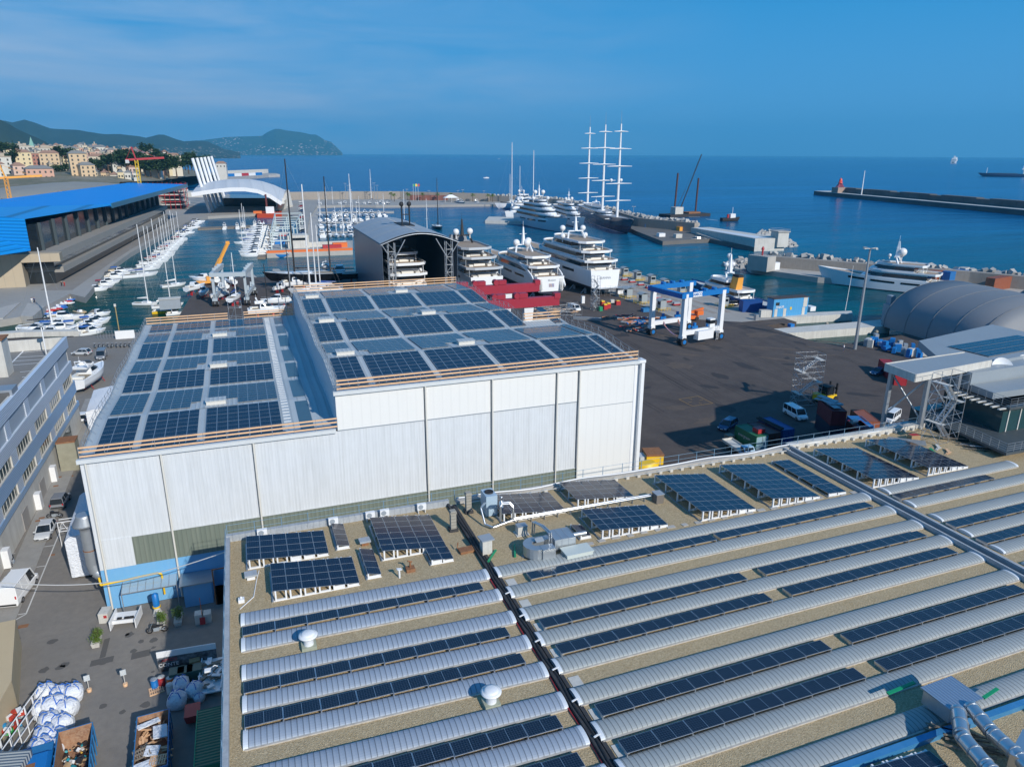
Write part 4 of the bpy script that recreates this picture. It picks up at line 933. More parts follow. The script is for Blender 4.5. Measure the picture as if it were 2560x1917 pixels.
# ---------------------------------------------------------------- parking building at the left
pb = thing('office_block', 'long blue striped office block with a car park on its roof, at the left edge', 'building')
stripe_l = mat('ribbed_steel_pale_blue', (.72, .78, .86), .4, .3, stripe=(2, .26, .8, .04), noise=(.3, .3, (.64, .72, .82)))
stripe_b = mat('ribbed_steel_blue', (.38, .56, .78), .4, .3, stripe=(2, .26, .8, .04), noise=(.3, .3, (.42, .6, .8)))
frost = mat('frosted_panel', (.34, .40, .46), .35, stripe=(1, .3, .35, .01))
winm = mat('office_window', (.045, .075, .075), .12, spec=.8, grid=(50, 1.1, .03, (.25, .25, .23)))
X0, Y1, Y0 = -28.9, 134.0, 40.0
MB().box(-90, X0-.3, Y0, Y1, 0, 13.9).build('wall', conc_white, pb)
MB().box(X0-.3, X0, Y0, Y1, 0, 3.9).build('wall', conc_white, pb)
MB().box(-60, X0-.25, Y1-.02, Y1+.2, 0, 15.8).build('wall', conc_white, pb)
MB().box(-90, X0-.55, Y0, Y1, 13.9, 13.96).build('roof', mat('roof_car_park', (.20, .195, .185), .9, noise=((.15, .6, (.27, .26, .245)), (3, .3, (.15, .15, .15))), world=True), pb)
MB().box(X0-.3, X0+.12, Y0, Y1+.25, 14.0, 15.8).build('parapet', stripe_l, pb)
MB().box(X0-.55, X0-.3, Y0, Y1, 13.9, 15.8).build('parapet', conc_white, pb)
MB().box(X0-.3, X0+.10, Y0, Y1+.2, 10.0, 11.7).build('ribbed_band', stripe_l, pb)
mb = MB(); mb.box(X0-.3, X0+.09, Y0, Y1+.2, 6.3, 8.3); mb.build('ribbed_band', stripe_b, pb)
mb = MB(); mb.box(X0-.3, X0+.13, Y0, Y1+.2, 3.9, 4.7); mb.build('ribbed_band', stripe_b, pb)
for k in range(11):
 yc = 129.6-9.1*k
 fr = MB().box(X0-.28, X0-.15, yc-3.6, yc+3.6, 11.7, 14.0).build('frosted_window', frost, pb)
 for z0, z1, nm in ((8.3, 10.0, 'window'), (4.7, 6.3, 'window')):
  w_ = MB().box(X0-.28, X0-.12, yc-3.4, yc+3.4, z0, z1).build('window', winm, pb)
  f = MB(); f.box(X0-.14, X0+.05, yc-3.4, yc-3.25, z0, z1); f.box(X0-.14, X0+.05, yc+3.25, yc+3.4, z0, z1); f.box(X0-.14, X0+.12, yc-3.4, yc+3.4, z0, z0+.12)
  for q in range(1, 6): f.box(X0-.12, X0-.08, yc-3.4+q*1.13-.03, yc-3.4+q*1.13+.03, z0+.1, z1)
  f.build('frame', conc_white, w_)
 y_ = yc-4.55
 MB().box(X0-.28, X0-.02, y_-.95, y_+.95, 11.7, 14.0).box(X0-.28, X0+.04, y_-1.15, y_+1.15, 8.3, 10.0).box(X0-.28, X0+.04, y_-1.15, y_+1.15, 4.7, 6.3).build('pier_cladding', stripe_l if k % 2 else stripe_l, pb)
for y_, w_ in ((111, 1.6), (102, 1.6), (87, 1.5)):
 MB().box(X0-.02, X0+.7, y_-w_/2*.7, y_+w_/2*.7, .1, 2.3).build('door_screen', white, pb)
for y_, zz in ((106, 0), (97, 0)): MB().box(X0-.01, X0+.06, y_-1.3, y_+1.3, 0, 2.4).build('door', mat('grey_door', (.35, .33, .31), .6), pb)
MB().box(X0-.01, X0+.05, 118, 126, .8, 3.2).build('window', winm, pb)
# chimney stack and cooling unit on the car park roof, car park lines
zc_ = 13.96
q = at(22, 940, zc_)
t = thing('roof_stack', 'big weathered white chimney block with steel flues on the roof car park', 'chimney', (q.x-1.5, q.y+1, zc_)); MB().box(-3, 1.6, -1.5, 1.5, 0, 5.4).build('shaft', conc_white, t); MB().box(-3.2, 1.8, -1.7, 1.7, 5.4, 5.6).build('cap', rust, t)
mb = MB()
for k in range(3): mb.tube((-.6+k*.7, 0, 5.6), (-.6+k*.7, 0, 6.6), .2, 8)
mb.build('flue', steel, t)
q = at(14, 1000, zc_+1); t = thing('roof_cooling_unit', 'large grey cooling unit with louvres at the edge of the roof car park', 'cooling unit', (q.x, q.y, zc_)); MB().box(-2.2, 1.2, -1.2, 1.4, .1, 2.6).build('cabinet', steel, t); MB().box(-2.0, .9, -1.26, -1.2, .3, 2.3).build('louvre', mat('louvre', (.12, .12, .12), .6, stripe=(2, .15, .6, .02)), t)
lines = MB()
a_, b_, = at(66, 870, zc_), at(5, 930, zc_)
def flat_line(mb, a, b, w, z=.012):
 a = Vector(a); b = Vector(b); d = (b-a); d.z = 0; d.normalize(); n = Vector((-d.y, d.x, 0))*w/2
 mb.add([(a-n)+V(0, 0, z), (b-n)+V(0, 0, z), (b+n)+V(0, 0, z), (a+n)+V(0, 0, z)], [(0, 1, 2, 3)])
flat_line(lines, at(66, 870, zc_), at(4, 932, zc_), .22)
for (x0, y0), (x1, y1) in (((66, 870), (170, 864)), ((56, 882), (150, 872)), ((44, 893), (120, 889)), ((32, 903), (110, 898)), ((20, 914), (100, 907)), ((50, 930), (95, 926)), ((55, 943), (85, 940))): flat_line(lines, at(x0, y0, zc_), at(x1, y1, zc_), .16)
lines.build('parking_lines', white, pb)
q = at(118, 895, zc_); t = thing('street_lamp', 'short lamp post with a dark head on the roof car park', 'street lamp', q); MB().tube((0, 0, 0), (0, 0, 5), .09, 8).build('pole', white, t); MB().lathe([(.1, 5), (.45, 5.2), (.4, 5.5), (.05, 5.6)], n=10).build('lamp_head', greyp, t)
# tan building corner at the bottom left edge
q0 = at(38, 1735, 0); q1 = at(0, 1560, 0)
t = thing('tan_building', 'corner of a tan plastered building at the lower left edge', 'building')
q0 = at(44, 1762, .5)
MB().prism([(q0.x, q0.y), (q0.x-1.9, q0.y+9.5), (q0.x-14, q0.y+9.0), (q0.x-14, q0.y-16), (q0.x-1.5, q0.y-16)], 0, 3.0).build('wall', mat('tan_plaster', (.52, .42, .27), .85, noise=(.8, .3, (.46, .37, .24))), t)
# ================================================================ vehicles
rimm = mat('alloy_rim', (.35, .36, .38), .35, .8)
redl = mat('tail_lamp', (.5, .01, .015), .25)
hlm = mat('headlamp', (.75, .78, .8), .15, spec=.8)
def paint(name, c, r=.22): return mat(name, c, r, spec=.6)
p_white = paint('white_car_paint', (.80, .81, .82)); p_silver = paint('silver_car_paint', (.52, .54, .56)); p_blue = paint('dark_blue_car_paint', (.02, .06, .16)); p_black = paint('black_car_paint', (.02, .022, .026)); p_grey = paint('grey_car_paint', (.2, .21, .23)); p_red = paint('red_car_paint', (.4, .02, .02))
def vehicle(name, label, cat, loc, rz, pm, L, Wd, H, kind='car', group=None):
 t = thing(name, label, cat, loc, rz, group)
 w = Wd/2; hb = .88 if kind == 'car' else 1.05
 if kind == 'car':
  st = [(-.5, .86, .55), (-.485, .93, .80), (-.40, .97, hb), (-.2, 1, hb), (.15, 1, hb), (.22, .98, hb-.02), (.40, .95, hb-.14), (.47, .88, hb-.26), (.5, .72, .50)]
  gh = ((-.46, -.34), (.24, .06))     # bottom/top y of the glasshouse rear and front
  if H > 1.55: gh = ((-.485, -.43), (.25, .09))
 else:
  st = [(-.5, .97, hb), (-.49, 1, hb), (-.2, 1, hb), (.25, 1, hb), (.33, .99, hb-.02), (.44, .95, hb-.18), (.485, .88, hb-.32), (.5, .74, .55)]
  gh = ((-.495, -.485), (.345, .22))
 rg = []
 for f, ww, zt in st:
  y = f*L; a = w*ww
  rg.append([(-a*.93, y, .24), (-a, y, .45), (-a, y, zt-.10), (-a*.95, y, zt), (a*.95, y, zt), (a, y, zt-.10), (a, y, .45), (a*.93, y, .24)])
 MB().loft(rg, 0, False).build('body', pm, t)
 (rb, rt), (fb, ft) = [(a*L, b*L) for a, b in gh]
 wb, wt = w*.94, w*.80 if kind == 'car' else w*.90
 bot = [(-wb, rb, hb), (wb, rb, hb), (wb*.97, fb, hb-.02), (-wb*.97, fb, hb-.02)]
 top = [(-wt, rt, H-.05), (wt, rt, H-.05), (wt*.96, ft, H-.05), (-wt*.96, ft, H-.05)]
 solid = kind == 'van'
 MB().loft([bot, top], 0, False).build('glasshouse', darkglass, t)
 mb = MB(); mb.loft([[(-wt*1.01, rt-.03, H-.07), (wt*1.01, rt-.03, H-.07), (wt*.98, ft+.03, H-.07), (-wt*.98, ft+.03, H-.07)], [(-wt*.9, rt+.06, H), (wt*.9, rt+.06, H), (wt*.86, ft-.08, H), (-wt*.86, ft-.08, H)]], 0, False)
 V_ = Vector
 for i in range(4):     # pillars
  a, b = V_(bot[i]), V_(top[i]); o_ = V_((.02 if a.x > 0 else -.02, 0, 0)); mb.beam(a+o_, b+o_, .09, .09)
 for s_ in (-1, 1):
  for f in ((.45,) if kind == 'car' else (.32, .62)):
   yb = rb+(fb-rb)*f; yt = rt+(ft-rt)*f; mb.beam((s_*(wb+.015), yb, hb), (s_*(wt+.02), yt, H-.06), .07, .03)
 mb.build('roof', pm, t)
 if solid:
  mb = MB(); f = .70
  for s_ in (-1, 1):
   a = [(s_*(wb+.03), rb-.01, hb-.02), (s_*(wb+.03), rb+(fb-rb)*f, hb-.02), (s_*(wt+.03), rt+(ft-rt)*f, H-.05), (s_*(wt+.03), rt-.01, H-.05)]
   mb.add(a, [(0, 1, 2, 3)])
  mb.add([(-wb-.02, rb-.03, hb-.05), (wb+.02, rb-.03, hb-.05), (wt+.02, rt-.03, H-.05), (-wt-.02, rt-.03, H-.05)], [(0, 1, 2, 3)]); mb.build('side_panel', pm, t)
 for y in (-.31*L, .32*L):
  for s_ in (-1, 1):
   wo_ = MB().tube((s_*(w-.20), y, .33), (s_*(w+.015), y, .33), .33, 16).build('wheel', black, t)
   MB().tube((s_*(w+.01), y, .33), (s_*(w+.03), y, .33), .20, 10).build('rim', rimm, wo_)
 for s_ in (-1, 1):
  MB().cbox((s_*w*.70, L*.478, hb-.30 if kind == 'car' else hb-.30), (.34, .12, .16), -s_*.35).build('headlight', hlm, t)
  MB().cbox((s_*w*.86, -L*.492, .78 if kind == 'car' else 1.2), (.14, .10, .34 if kind != 'car' else .2)).build('tail_light', redl, t)
  MB().cbox((s_*(w+.09), L*.21 if kind == 'car' else L*.31, hb+.06), (.2, .1, .14)).build('mirror', pm, t)
 MB().box(-w*.7, w*.7, L*.47, L*.503, .28, .46).box(-w*.8, w*.8, -L*.505, -L*.48, .3, .5).build('bumper', mat('black_trim', (.03, .03, .03), .5), t)
 MB().box(-.26, .26, L*.5, L*.508, .40, .5).build('number_plate', white, t)
 return t
def face(a, b):
 """rotation so that local +Y points from ground pixel a to ground pixel b"""
 p, q = at(*a), at(*b); return -math.atan2(q.x-p.x, q.y-p.y)
# left road
vehicle('parked_car', 'silver hatchback parked on the side road by the office block', 'car', at(116, 1336), R(178), p_silver, 4.0, 1.75, 1.5)
vehicle('parked_van', 'white panel van parked at the left edge behind the white road line', 'van', at(46, 1492)+V(0, .6, 0), R(-9), p_white, 5.4, 2.05, 2.4, 'van')
vehicle('parked_car', 'small grey estate half under the white tarpaulin in the side alley', 'car', at(153, 1260), R(-3), p_grey, 3.8, 1.7, 1.6)
vehicle('parked_van', 'dark grey van parked by the basin fence behind the white cabin cruiser', 'van', at(255, 895), R(182), p_grey, 4.8, 1.9, 2.0, 'van')
vehicle('parked_car', 'silver blue car parked beside the dark grey van near the fence', 'car', at(205, 887), R(70), p_silver, 4.2, 1.75, 1.5)
vehicle('parked_car', 'white car seen at the end of the alley beneath the striped office block', 'car', at(209, 1050)+V(0, 0, 0), R(0), p_white, 4.0, 1.7, 1.5)
# yard
vehicle('minibus', 'white minibus with dark windows beside the free standing stair scaffold', 'van', at(1988, 1042), face((1970, 1030), (2006, 1050)), p_white, 5.0, 1.95, 1.97, 'bus')
vehicle('parked_car', 'dark blue car parked beside the green container', 'car', at(1818, 1070), R(118), p_blue, 4.5, 1.85, 1.62)
vehicle('parked_car', 'small blue car parked in front of the red container in the shade', 'car', at(2196, 936), R(95), p_blue, 4.0, 1.75, 1.5)
vehicle('parked_van', 'small white van under the red crane beams', 'van', at(1436, 776), R(190), p_white, 4.6, 1.85, 1.9, 'van')
vehicle('parked_car', 'black car parked beside the blue container on the lift apron', 'car', at(1826, 765), R(75), p_black, 4.6, 1.9, 1.65)
vehicle('parked_van', 'white van behind the steel legs of the canopy', 'van', at(2225, 1052)+V(0, 0, 0), R(115), p_white, 4.8, 1.9, 1.95, 'bus')
# flatbed lorry beside the green container
t = thing('flatbed_lorry', 'pale blue flatbed lorry parked in shade along the green container', 'lorry', at(1853, 1138), R(176))
MB().box(-.95, .95, -4.2, .6, .85, 1.0).box(-.95, .95, -4.2, -4.12, 1.0, 1.3).box(-.95, -.88, -4.2, .6, 1.0, 1.25).box(.88, .95, -4.2, .6, 1.0, 1.25).build('bed', conc_white, t)
lbp = paint('pale_blue_cab', (.28, .48, .66), .35)
MB().loft([[(-.95, .75, .5), (.95, .75, .5), (.95, 2.2, .5), (-.95, 2.2, .5)], [(-.95, .75, 1.3), (.95, .75, 1.3), (.95, 2.25, 1.3), (-.95, 2.25, 1.3)], [(-.85, .8, 2.1), (.85, .8, 2.1), (.85, 1.7, 2.1), (-.85, 1.7, 2.1)]], 0, False).build('cab', lbp, t)
MB().add([(-.8, 2.2, 1.36), (.8, 2.2, 1.36), (.74, 1.76, 2.03), (-.74, 1.76, 2.03)], [(0, 1, 2, 3)]).add([(.945, 1.0, 1.36), (.945, 2.0, 1.36), (.88, 1.6, 2.0), (.88, 1.0, 2.0)], [(0, 1, 2, 3)]).add([(-.945, 1.0, 1.36), (-.945, 2.0, 1.36), (-.88, 1.6, 2.0), (-.88, 1.0, 2.0)], [(3, 2, 1, 0)]).build('window', darkglass, t)
for y in (1.5, -2.6):
 for s_ in (-1, 1): MB().tube((s_*.65, y, .4), (s_*.93, y, .4), .4, 14).build('wheel', black, t)
# motorcycles
def moto(label, loc, rz, c, proto=[None]):
 t = thing('motorcycle', label, 'motorcycle', loc, rz, 'motorcycles')
 for y in (-.68, .68):
  wh_ = MB(); n = 16
  wh_.loft([[(dx, y+math.cos(2*math.pi*k/n)*r_, .31+math.sin(2*math.pi*k/n)*r_) for k in range(n)] for dx, r_ in ((-.05, .22), (-.05, .31), (.05, .31), (.05, .22))], 0, True, cap=(False, False)).tube((-.06, y, .31), (.06, y, .31), .07, 8)
  wh_.build('wheel', black, t)
 MB().loft([[(-.1, -.6, .72), (.1, -.6, .72), (.1, -.6, .8), (-.1, -.6, .8)], [(-.16, .0, .68), (.16, .0, .68), (.16, .0, .82), (-.16, .0, .82)]], 0, False).build('seat', black, t)
 MB().loft([[(-.14, 0, .65), (.14, 0, .65), (.12, 0, .92), (-.12, 0, .92)], [(-.17, .25, .62), (.17, .25, .62), (.14, .25, 1.0), (-.14, .25, 1.0)], [(-.1, .5, .75), (.1, .5, .75), (.08, .5, .95), (-.08, .5, .95)]], 0, False).build('fuel_tank', c, t)
 MB().box(-.16, .16, -.2, .3, .25, .62).tube((-.1, -.68, .31), (-.1, -.1, .5), .04, 5).tube((.1, -.68, .31), (.1, -.1, .5), .04, 5).tube((.18, -.7, .35), (.18, .1, .3), .05, 6).build('engine', greyp, t)
 MB().tube((-.09, .68, .31), (-.09, .42, .98), .03, 5).tube((.09, .68, .31), (.09, .42, .98), .03, 5).tube((-.36, .36, 1.05), (.36, .36, 1.05), .02, 5).build('fork', steel, t)
 return t
moto('black motorcycle parked on the pavement by the office block wall', at(33, 1408), R(8), p_black)
moto('white motorcycle parked against the hangar corner by the exhaust duct', at(213, 1442), R(75), p_white)
moto('dark motorcycle parked beside the white one at the hangar corner', at(232, 1440)+V(.6, .9, 0), R(60), p_black)
moto('black motorcycle standing behind the silver hatchback', at(138, 1294), R(80), p_black)
moto('black motorcycle lying in shade beside the potted shrubs', at(394, 1580), R(85), p_black)
m0 = None
for k in range(9):
 g = at(238+k*10.8, 869-k*.3)
 lab = '%s scooter from the left in the row along the basin fence' % ORD[k]
 if k == 0: m0 = moto(lab, g, R(10), p_grey); m0['group'] = 'scooters along the fence'
 else: dup(m0, g, R(rnd.uniform(-15, 25)), lab)
# ---- road markings
mk = MB()
for a, b in (((160, 1305), (65, 1535)), ((65, 1535), (10, 1565)), ((88, 1370), (135, 1363)), ((65, 1421), (115, 1414)), ((80, 1471), (92, 1471)), ((145, 1318), (158, 1316))):
 flat_line(mk, at(*a), at(*b), .13, .03)
flat_line(mk, at(5, 1543), at(65, 1533), .13, .03)
struct('road_marking', mk, mat('road_paint', (.62, .61, .58), .7, noise=(6, .4, (.35, .35, .34))))
mk = MB()
oc = mat('worn_yellow_paint', (.30, .17, .04), .8, noise=(3, .5, (.12, .09, .06)))
P = [at(1697, 998), at(1745, 990), at(1782, 1008), at(1731, 1015)]
for a, b in zip(P, P[1:]+P[:1]): flat_line(mk, a, b, .16, .008)
C_ = (P[0]+P[1]+P[2]+P[3])/4
for k in range(4):
 a = k*math.pi/2+.1; d_ = V(math.cos(a), math.sin(a), 0); flat_line(mk, C_+d_*.9, C_+d_*1.8, .12, .008)
struct('yard_marking', mk, oc)
mk = MB(); darkline = mat('dark_track', (.022, .019, .019), .9)
for a, b in (((1560, 975), (1735, 1014)), ((1575, 985), (1655, 1030)), ((1580, 860), (1790, 985)), ((1560, 850), (1900, 1005)), ((1560, 880), (1715, 975)), ((1690, 790), (2020, 950)), ((1740, 850), (2000, 970)), ((1600, 905), (1800, 1010)), ((1800, 790), (2130, 905)), ((1850, 830), (2080, 925)), ((2100, 890), (2200, 930)), ((1710, 770), (1990, 868))):
 p_, q_ = at(*a), at(*b); dd_ = (q_-p_).normalized(); n_ = Vector((-dd_.y, dd_.x, 0))*.45
 flat_line(mk, p_+n_, q_+n_, .13, .006); flat_line(mk, p_-n_, q_-n_, .13, .006)
struct('rail_track', mk, darkline)
mk = MB(); r_ = random.Random(88)
def blotch(mk, c, s_, z, ax=1., an=0.):
 P = []
 for a in range(14): t_ = a*math.pi/7; u = math.cos(t_)*s_*ax*r_.uniform(.6, 1.2); v = math.sin(t_)*s_*r_.uniform(.6, 1.2); P.append((c.x+u*math.cos(an)-v*math.sin(an), c.y+u*math.sin(an)+v*math.cos(an), z))
 mk.add(P, [tuple(range(14))])
for k in range(60): c = V(r_.uniform(48, 132), r_.uniform(88, 175), 0); blotch(mk, c, r_.uniform(.3, 1.5), .009+k*.00002, r_.uniform(1, 3), r_.uniform(0, 3))
struct('oil_stains', mk, mat('oil_stain', (.04, .033, .031), .8))
mk = MB()
for k in range(22): c = V(r_.uniform(95, 138), r_.uniform(125, 175), 0); blotch(mk, c, r_.uniform(.4, 1.2), .0125+k*.00002, r_.uniform(2, 6), R(-35)+r_.uniform(-.3, .3))
for k in range(16): c = V(r_.uniform(50, 130), r_.uniform(85, 180), 0); blotch(mk, c, r_.uniform(1, 3), .0135+k*.00002, r_.uniform(1, 2), 0)
struct('asphalt_repairs', mk, mat('asphalt_repair', (.115, .085, .066), .9, noise=(.8, .7, (.075, .06, .052))))
mk = MB(); r_ = random.Random(31)
for k in range(26):
 g = at(r_.uniform(40, 400), r_.uniform(1570, 1800)); s_ = r_.uniform(.12, .5); pts = [(g.x+math.cos(a*math.pi/5)*s_*r_.uniform(.7, 1.3), g.y+math.sin(a*math.pi/5)*s_*r_.uniform(.7, 1.3), .016) for a in range(10)]; mk.add(pts, [tuple(range(10))])
for px, py, w_, d_ in ((255, 1653, 1.9, .9), (352, 1636, 1.6, 1.0), (262, 1620, .5, 3.0)): g = at(px, py); mk.add([(g.x-w_/2, g.y-d_/2, .018), (g.x+w_/2, g.y-d_/2+.1, .018), (g.x+w_/2, g.y+d_/2+.1, .018), (g.x-w_/2, g.y+d_/2, .018)], [(0, 1, 2, 3)])
struct('ground_stains', mk, mat('asphalt_patch', (.10, .095, .09), .9))
t = thing('manhole_cover', 'rusty rectangular drain cover in the side road', 'drain cover', at(58, 1565)); MB().box(-.45, .45, -.3, .3, 0, .02).build('plate', rust, t)
for k, (px, py) in enumerate(((148, 1194), (178, 1190), (140, 1216), (105, 1296), (96, 1303), (130, 1387))):
 t2 = dup(t, at(px, py)+V(0, 0, .1 if px < 125 or k in (0, 2) else 0), 0, '%s small rusty drain cover of the alley beside the office block' % ORD[k]); t2.scale = (.7, .7, 1)
# ---- white tarpaulin tents in the alley
def tarp_shape(name, label, pts, seed):
 """crumpled sheet stretched over a frame: pts = outline (x,y) plus heights"""
 mb = MB(); n = 10
 A, B, Cc, D, z0, z1, z2 = pts
 r_ = random.Random(seed); rows = []
 for j in range(n+1):
  row = []
  for i in range(n+1):
   u, v = i/n, j/n
   q = (Vector(A)*(1-u)+Vector(B)*u)*(1-v)+(Vector(D)*(1-u)+Vector(Cc)*u)*v
   ridge = math.sin(math.pi*u)**.5
   z = z0+(z1-z0)*v+z2*ridge+r_.uniform(-.07, .07)
   row.append((q.x, q.y, z))
  rows.append(row)
 vs = [p for r__ in rows for p in r__]; N1 = n+1
 mb.add(vs, [(j*N1+i, j*N1+i+1, (j+1)*N1+i+1, (j+1)*N1+i) for j in range(n) for i in range(n)], 0, True)
 for seq in ([rows[0][i] for i in range(N1)], [rows[-1][i] for i in range(N1)][::-1], [rows[j][0] for j in range(N1)][::-1], [rows[j][-1] for j in range(N1)]):
  vv = list(seq)+[(p[0]+r_.uniform(-.05, .05), p[1]+r_.uniform(-.05, .05), .3) for p in seq]
  mb.add(vv, [(i, N1+i, N1+i+1, i+1) for i in range(N1-1)], 0, False)
 return tag(mb.build(name, tarp), label, 'tarpaulin')
tarp_shape('tarpaulin', 'white tarpaulin cover against the left side wall of the hangar', [(-21.3, 81.5), (-17.0, 81.5), (-17.0, 92), (-21.5, 92), 4.8, 5.4, .6], 1)
tarp_shape('tarpaulin', 'white sheeted boat cover between the office block and the hangar, behind the cabin cruiser', [(-27.4, 131), (-18.4, 132), (-18.4, 142), (-27.6, 141), 3.4, 4.2, .5], 2)
t = thing('beige_tank', 'old beige concrete box with a rusty lid at the hangar left corner', 'tank', at(186, 1172)+V(-.3, .6, 0)); MB().box(-1.3, 1.1, -1.2, 1.2, 0, 4.4).build('box', mat('mossy_concrete', (.30, .29, .22), .9, noise=(1, .5, (.2, .19, .14))), t); MB().box(-1.35, 1.15, -1.25, 1.25, 4.4, 4.6).build('lid', rust, t)
t = thing('lattice_bracket', 'white lattice steel bracket under the tarpaulin by the duct', 'bracket', at(184, 1362)); mb = MB()
for z in (2.0, 3.2): mb.tube((-1.2, 0, z), (1.2, 0, z), .05, 5); mb.tube((-1.2, .8, z), (1.2, .8, z), .05, 5)
for k in range(5): mb.tube((-1.2+k*.48, 0, 2.0+(k % 2)*1.2), (-1.2+(k+1)*.48, 0, 2.0+((k+1) % 2)*1.2), .035, 4)
for x in (-1.2, 1.2): mb.tube((x, 0, 0), (x, 0, 3.2), .05, 5)
mb.build('lattice', white, t)
# ---------------------------------------------------------------- service yard at the lower left
def leafball(mb, c, R_, n, size, seed, flat=1.0):
 r_ = random.Random(seed)
 for i in range(n):
  a, b = r_.uniform(0, 6.283), math.acos(r_.uniform(-1, 1)); q = R_*r_.uniform(.35, 1.0)*(1+.25*math.sin(3*a+seed))
  p = Vector((c[0]+q*math.sin(b)*math.cos(a), c[1]+q*math.sin(b)*math.sin(a), c[2]+q*math.cos(b)*flat))
  u = Vector((r_.uniform(-1, 1), r_.uniform(-1, 1), r_.uniform(-.6, .6))).normalized()*size*r_.uniform(.6, 1.3); v = u.cross(Vector((r_.uniform(-1, 1), r_.uniform(-1, 1), 1))).normalized()*size*.6
  mb.add([p-u, p-v, p+u, p+v], [(0, 1, 2, 3)], 0)
def planter(px, py, label, h=1.3, n=420, seed=1, z0=.5):
 t = thing('potted_shrub', label, 'potted shrub', at(px, py))
 MB().loft([[(-.3, -.75, 0), (.3, -.75, 0), (.3, .75, 0), (-.3, .75, 0)], [(-.38, -.85, .5), (.38, -.85, .5), (.38, .85, .5), (-.38, .85, .5)]], 0, False).build('trough', conc_white, t)
 mb = MB(); r_ = random.Random(seed)
 for k in range(9): mb.tube((r_.uniform(-.2, .2), r_.uniform(-.6, .6), .45), (r_.uniform(-.5, .5), r_.uniform(-.8, .8), h+.3), .018, 4, 0, .006)
 mb.build('stems', bark, t)
 mb = MB()
 for k in range(5): leafball(mb, (r_.uniform(-.25, .25), -.6+k*.3, .95+r_.uniform(-.2, h*.3)), .45, n//5, .075, seed+k)
 mb.build('foliage', leafm, t)
planter(243, 1607, 'yellow green shrub in a white trough on the road corner', 1.3, 900, 3)
planter(405, 1562, 'leafy yellow green shrub half in sun near the white gate', 1.0, 700, 4)
planter(447, 1554, 'shrub in a pot fully in the building shadow', 1.3, 700, 6)
t = thing('trailer_frame', 'white steel gate-like trailer frame standing in front of the canopy', 'trailer', at(318, 1560)+V(0, 0, 0), R(-8))
mb = MB()
for x in (-1.15, 1.15):
 mb.box(x-.04, x+.04, -1.2, 1.2, .25, 1.25);
mb.box(-1.15, 1.15, -.1, 1.0, .75, .85); mb.box(-1.15, 1.15, -.5, -.35, .5, .85); mb.build('frame', white, t)
mb = MB()
for x in (-.5, .15, .6): mb.cbox((x, -.25, .95), (.4, .25, .15))
mb.build('rollers', black, t)
t = thing('concrete_block', 'white washed concrete block with a no entry sticker beside the blue corner', 'concrete block', at(266, 1548), R(-10)); MB().cbox((0, 0, .55), (.9, 1.3, 1.1)).build('block', conc_white, t); MB().cbox((.2, -.66, .75), (.3, .02, .3)).build('sticker', red, t)
t = thing('bollard_sign', 'small red and white sign leaning on two concrete blocks in shade', 'sign', at(508, 1560)); MB().cbox((-.35, .5, .55), (.7, .9, 1.1)).cbox((.45, .5, .5), (.7, .9, 1.0)).build('block', conc_white, t); MB().cbox((0, -.15, .5), (.5, .05, .7), 0, rx=-.2).build('board', red, t); MB().tube((0, .1, 1.0), (0, .1, 3.0), .03, 5).build('pole', orange, t)
for (px, py), lab in (((224, 1728), 'small notice board on a pole in a paint pail, nearer the white bags'), ((314, 1714), 'small notice board on a pole in a paint pail, nearer the coloured drums')):
 t = thing('notice_stand', lab, 'sign', at(px, py), 0, 'notice stands in the yard')
 MB().lathe([(.17, 0), (.2, .3), (.17, .3), (.02, .28)], n=14).build('pail', wood, t); MB().tube((0, 0, .2), (0, 0, 1.5), .035, 6).build('pole', conc_white, t); MB().cbox((0, -.04, 1.45), (.46, .03, .55), .15).build('board', mat('notice_print', (.6, .62, .62), .5, noise=(9, .6, (.3, .4, .5))), t)
# big bags
def bag(px, py, label, s, seed, z=0):
 t = thing('bulk_bag', label, 'bulk bag', at(px, py, z), rnd.uniform(0, 3), 'white bulk bags')
 r_ = random.Random(seed); n = 14; rg = []
 for k, (f, h) in enumerate(((.75, 0), (1.0, .2), (1.08, .5), (1.02, .8), (.8, 1.0), (.4, 1.12), (.1, 1.1))):
  rg.append([(math.copysign(abs(math.cos(a))**.6, math.cos(a))*f*s*.55*r_.uniform(.93, 1.07), math.copysign(abs(math.sin(a))**.6, math.sin(a))*f*s*.55*r_.uniform(.93, 1.07), h*s*.95+r_.uniform(-.04, .04)) for a in [2*math.pi*i/n for i in range(n)]])
 MB().loft(rg, 0, True).build('sack', tarp, t)
 mb = MB()
 for k in range(4):
  a = k*math.pi/2+.8; p = Vector((math.cos(a), math.sin(a), 0))*s*.5
  mb.path([p*1.12+V(0, 0, .5*s), p*1.0+V(0, 0, 1.0*s), p*.55+V(0, 0, 1.22*s), p*.2+V(.1, 0, 1.15*s)], .03*s, 5)
 mb.build('strap', mat('blue_strap', (.03, .15, .55), .5), t)
BG = [(118, 1750, 1.35), (152, 1752, 1.25), (186, 1748, 1.3), (108, 1788, 1.2), (140, 1782, 1.45), (172, 1786, 1.3), (128, 1822, 1.35), (160, 1826, 1.3), (118, 1860, 1.4), (146, 1858, 1.2), (108, 1893, 1.5), (138, 1890, 1.3)]
BL = ['leftmost white bulk bag in the rear row beside the skip', 'middle white bulk bag in the rear row', 'rightmost white bulk bag in the rear row', 'white bulk bag touching the white frame, second row', 'largest white bulk bag in the second row', 'right hand white bulk bag in the second row', 'left white bulk bag in the third row', 'right white bulk bag in the third row', 'white bulk bag in the fourth row beside the frame', 'right white bulk bag in the fourth row', 'white bulk bag nearest the blue compactor', 'white bulk bag nearest the rusty skip']
for k, (px, py, s_) in enumerate(BG): bag(px, py, BL[k], s_*1.05, k)
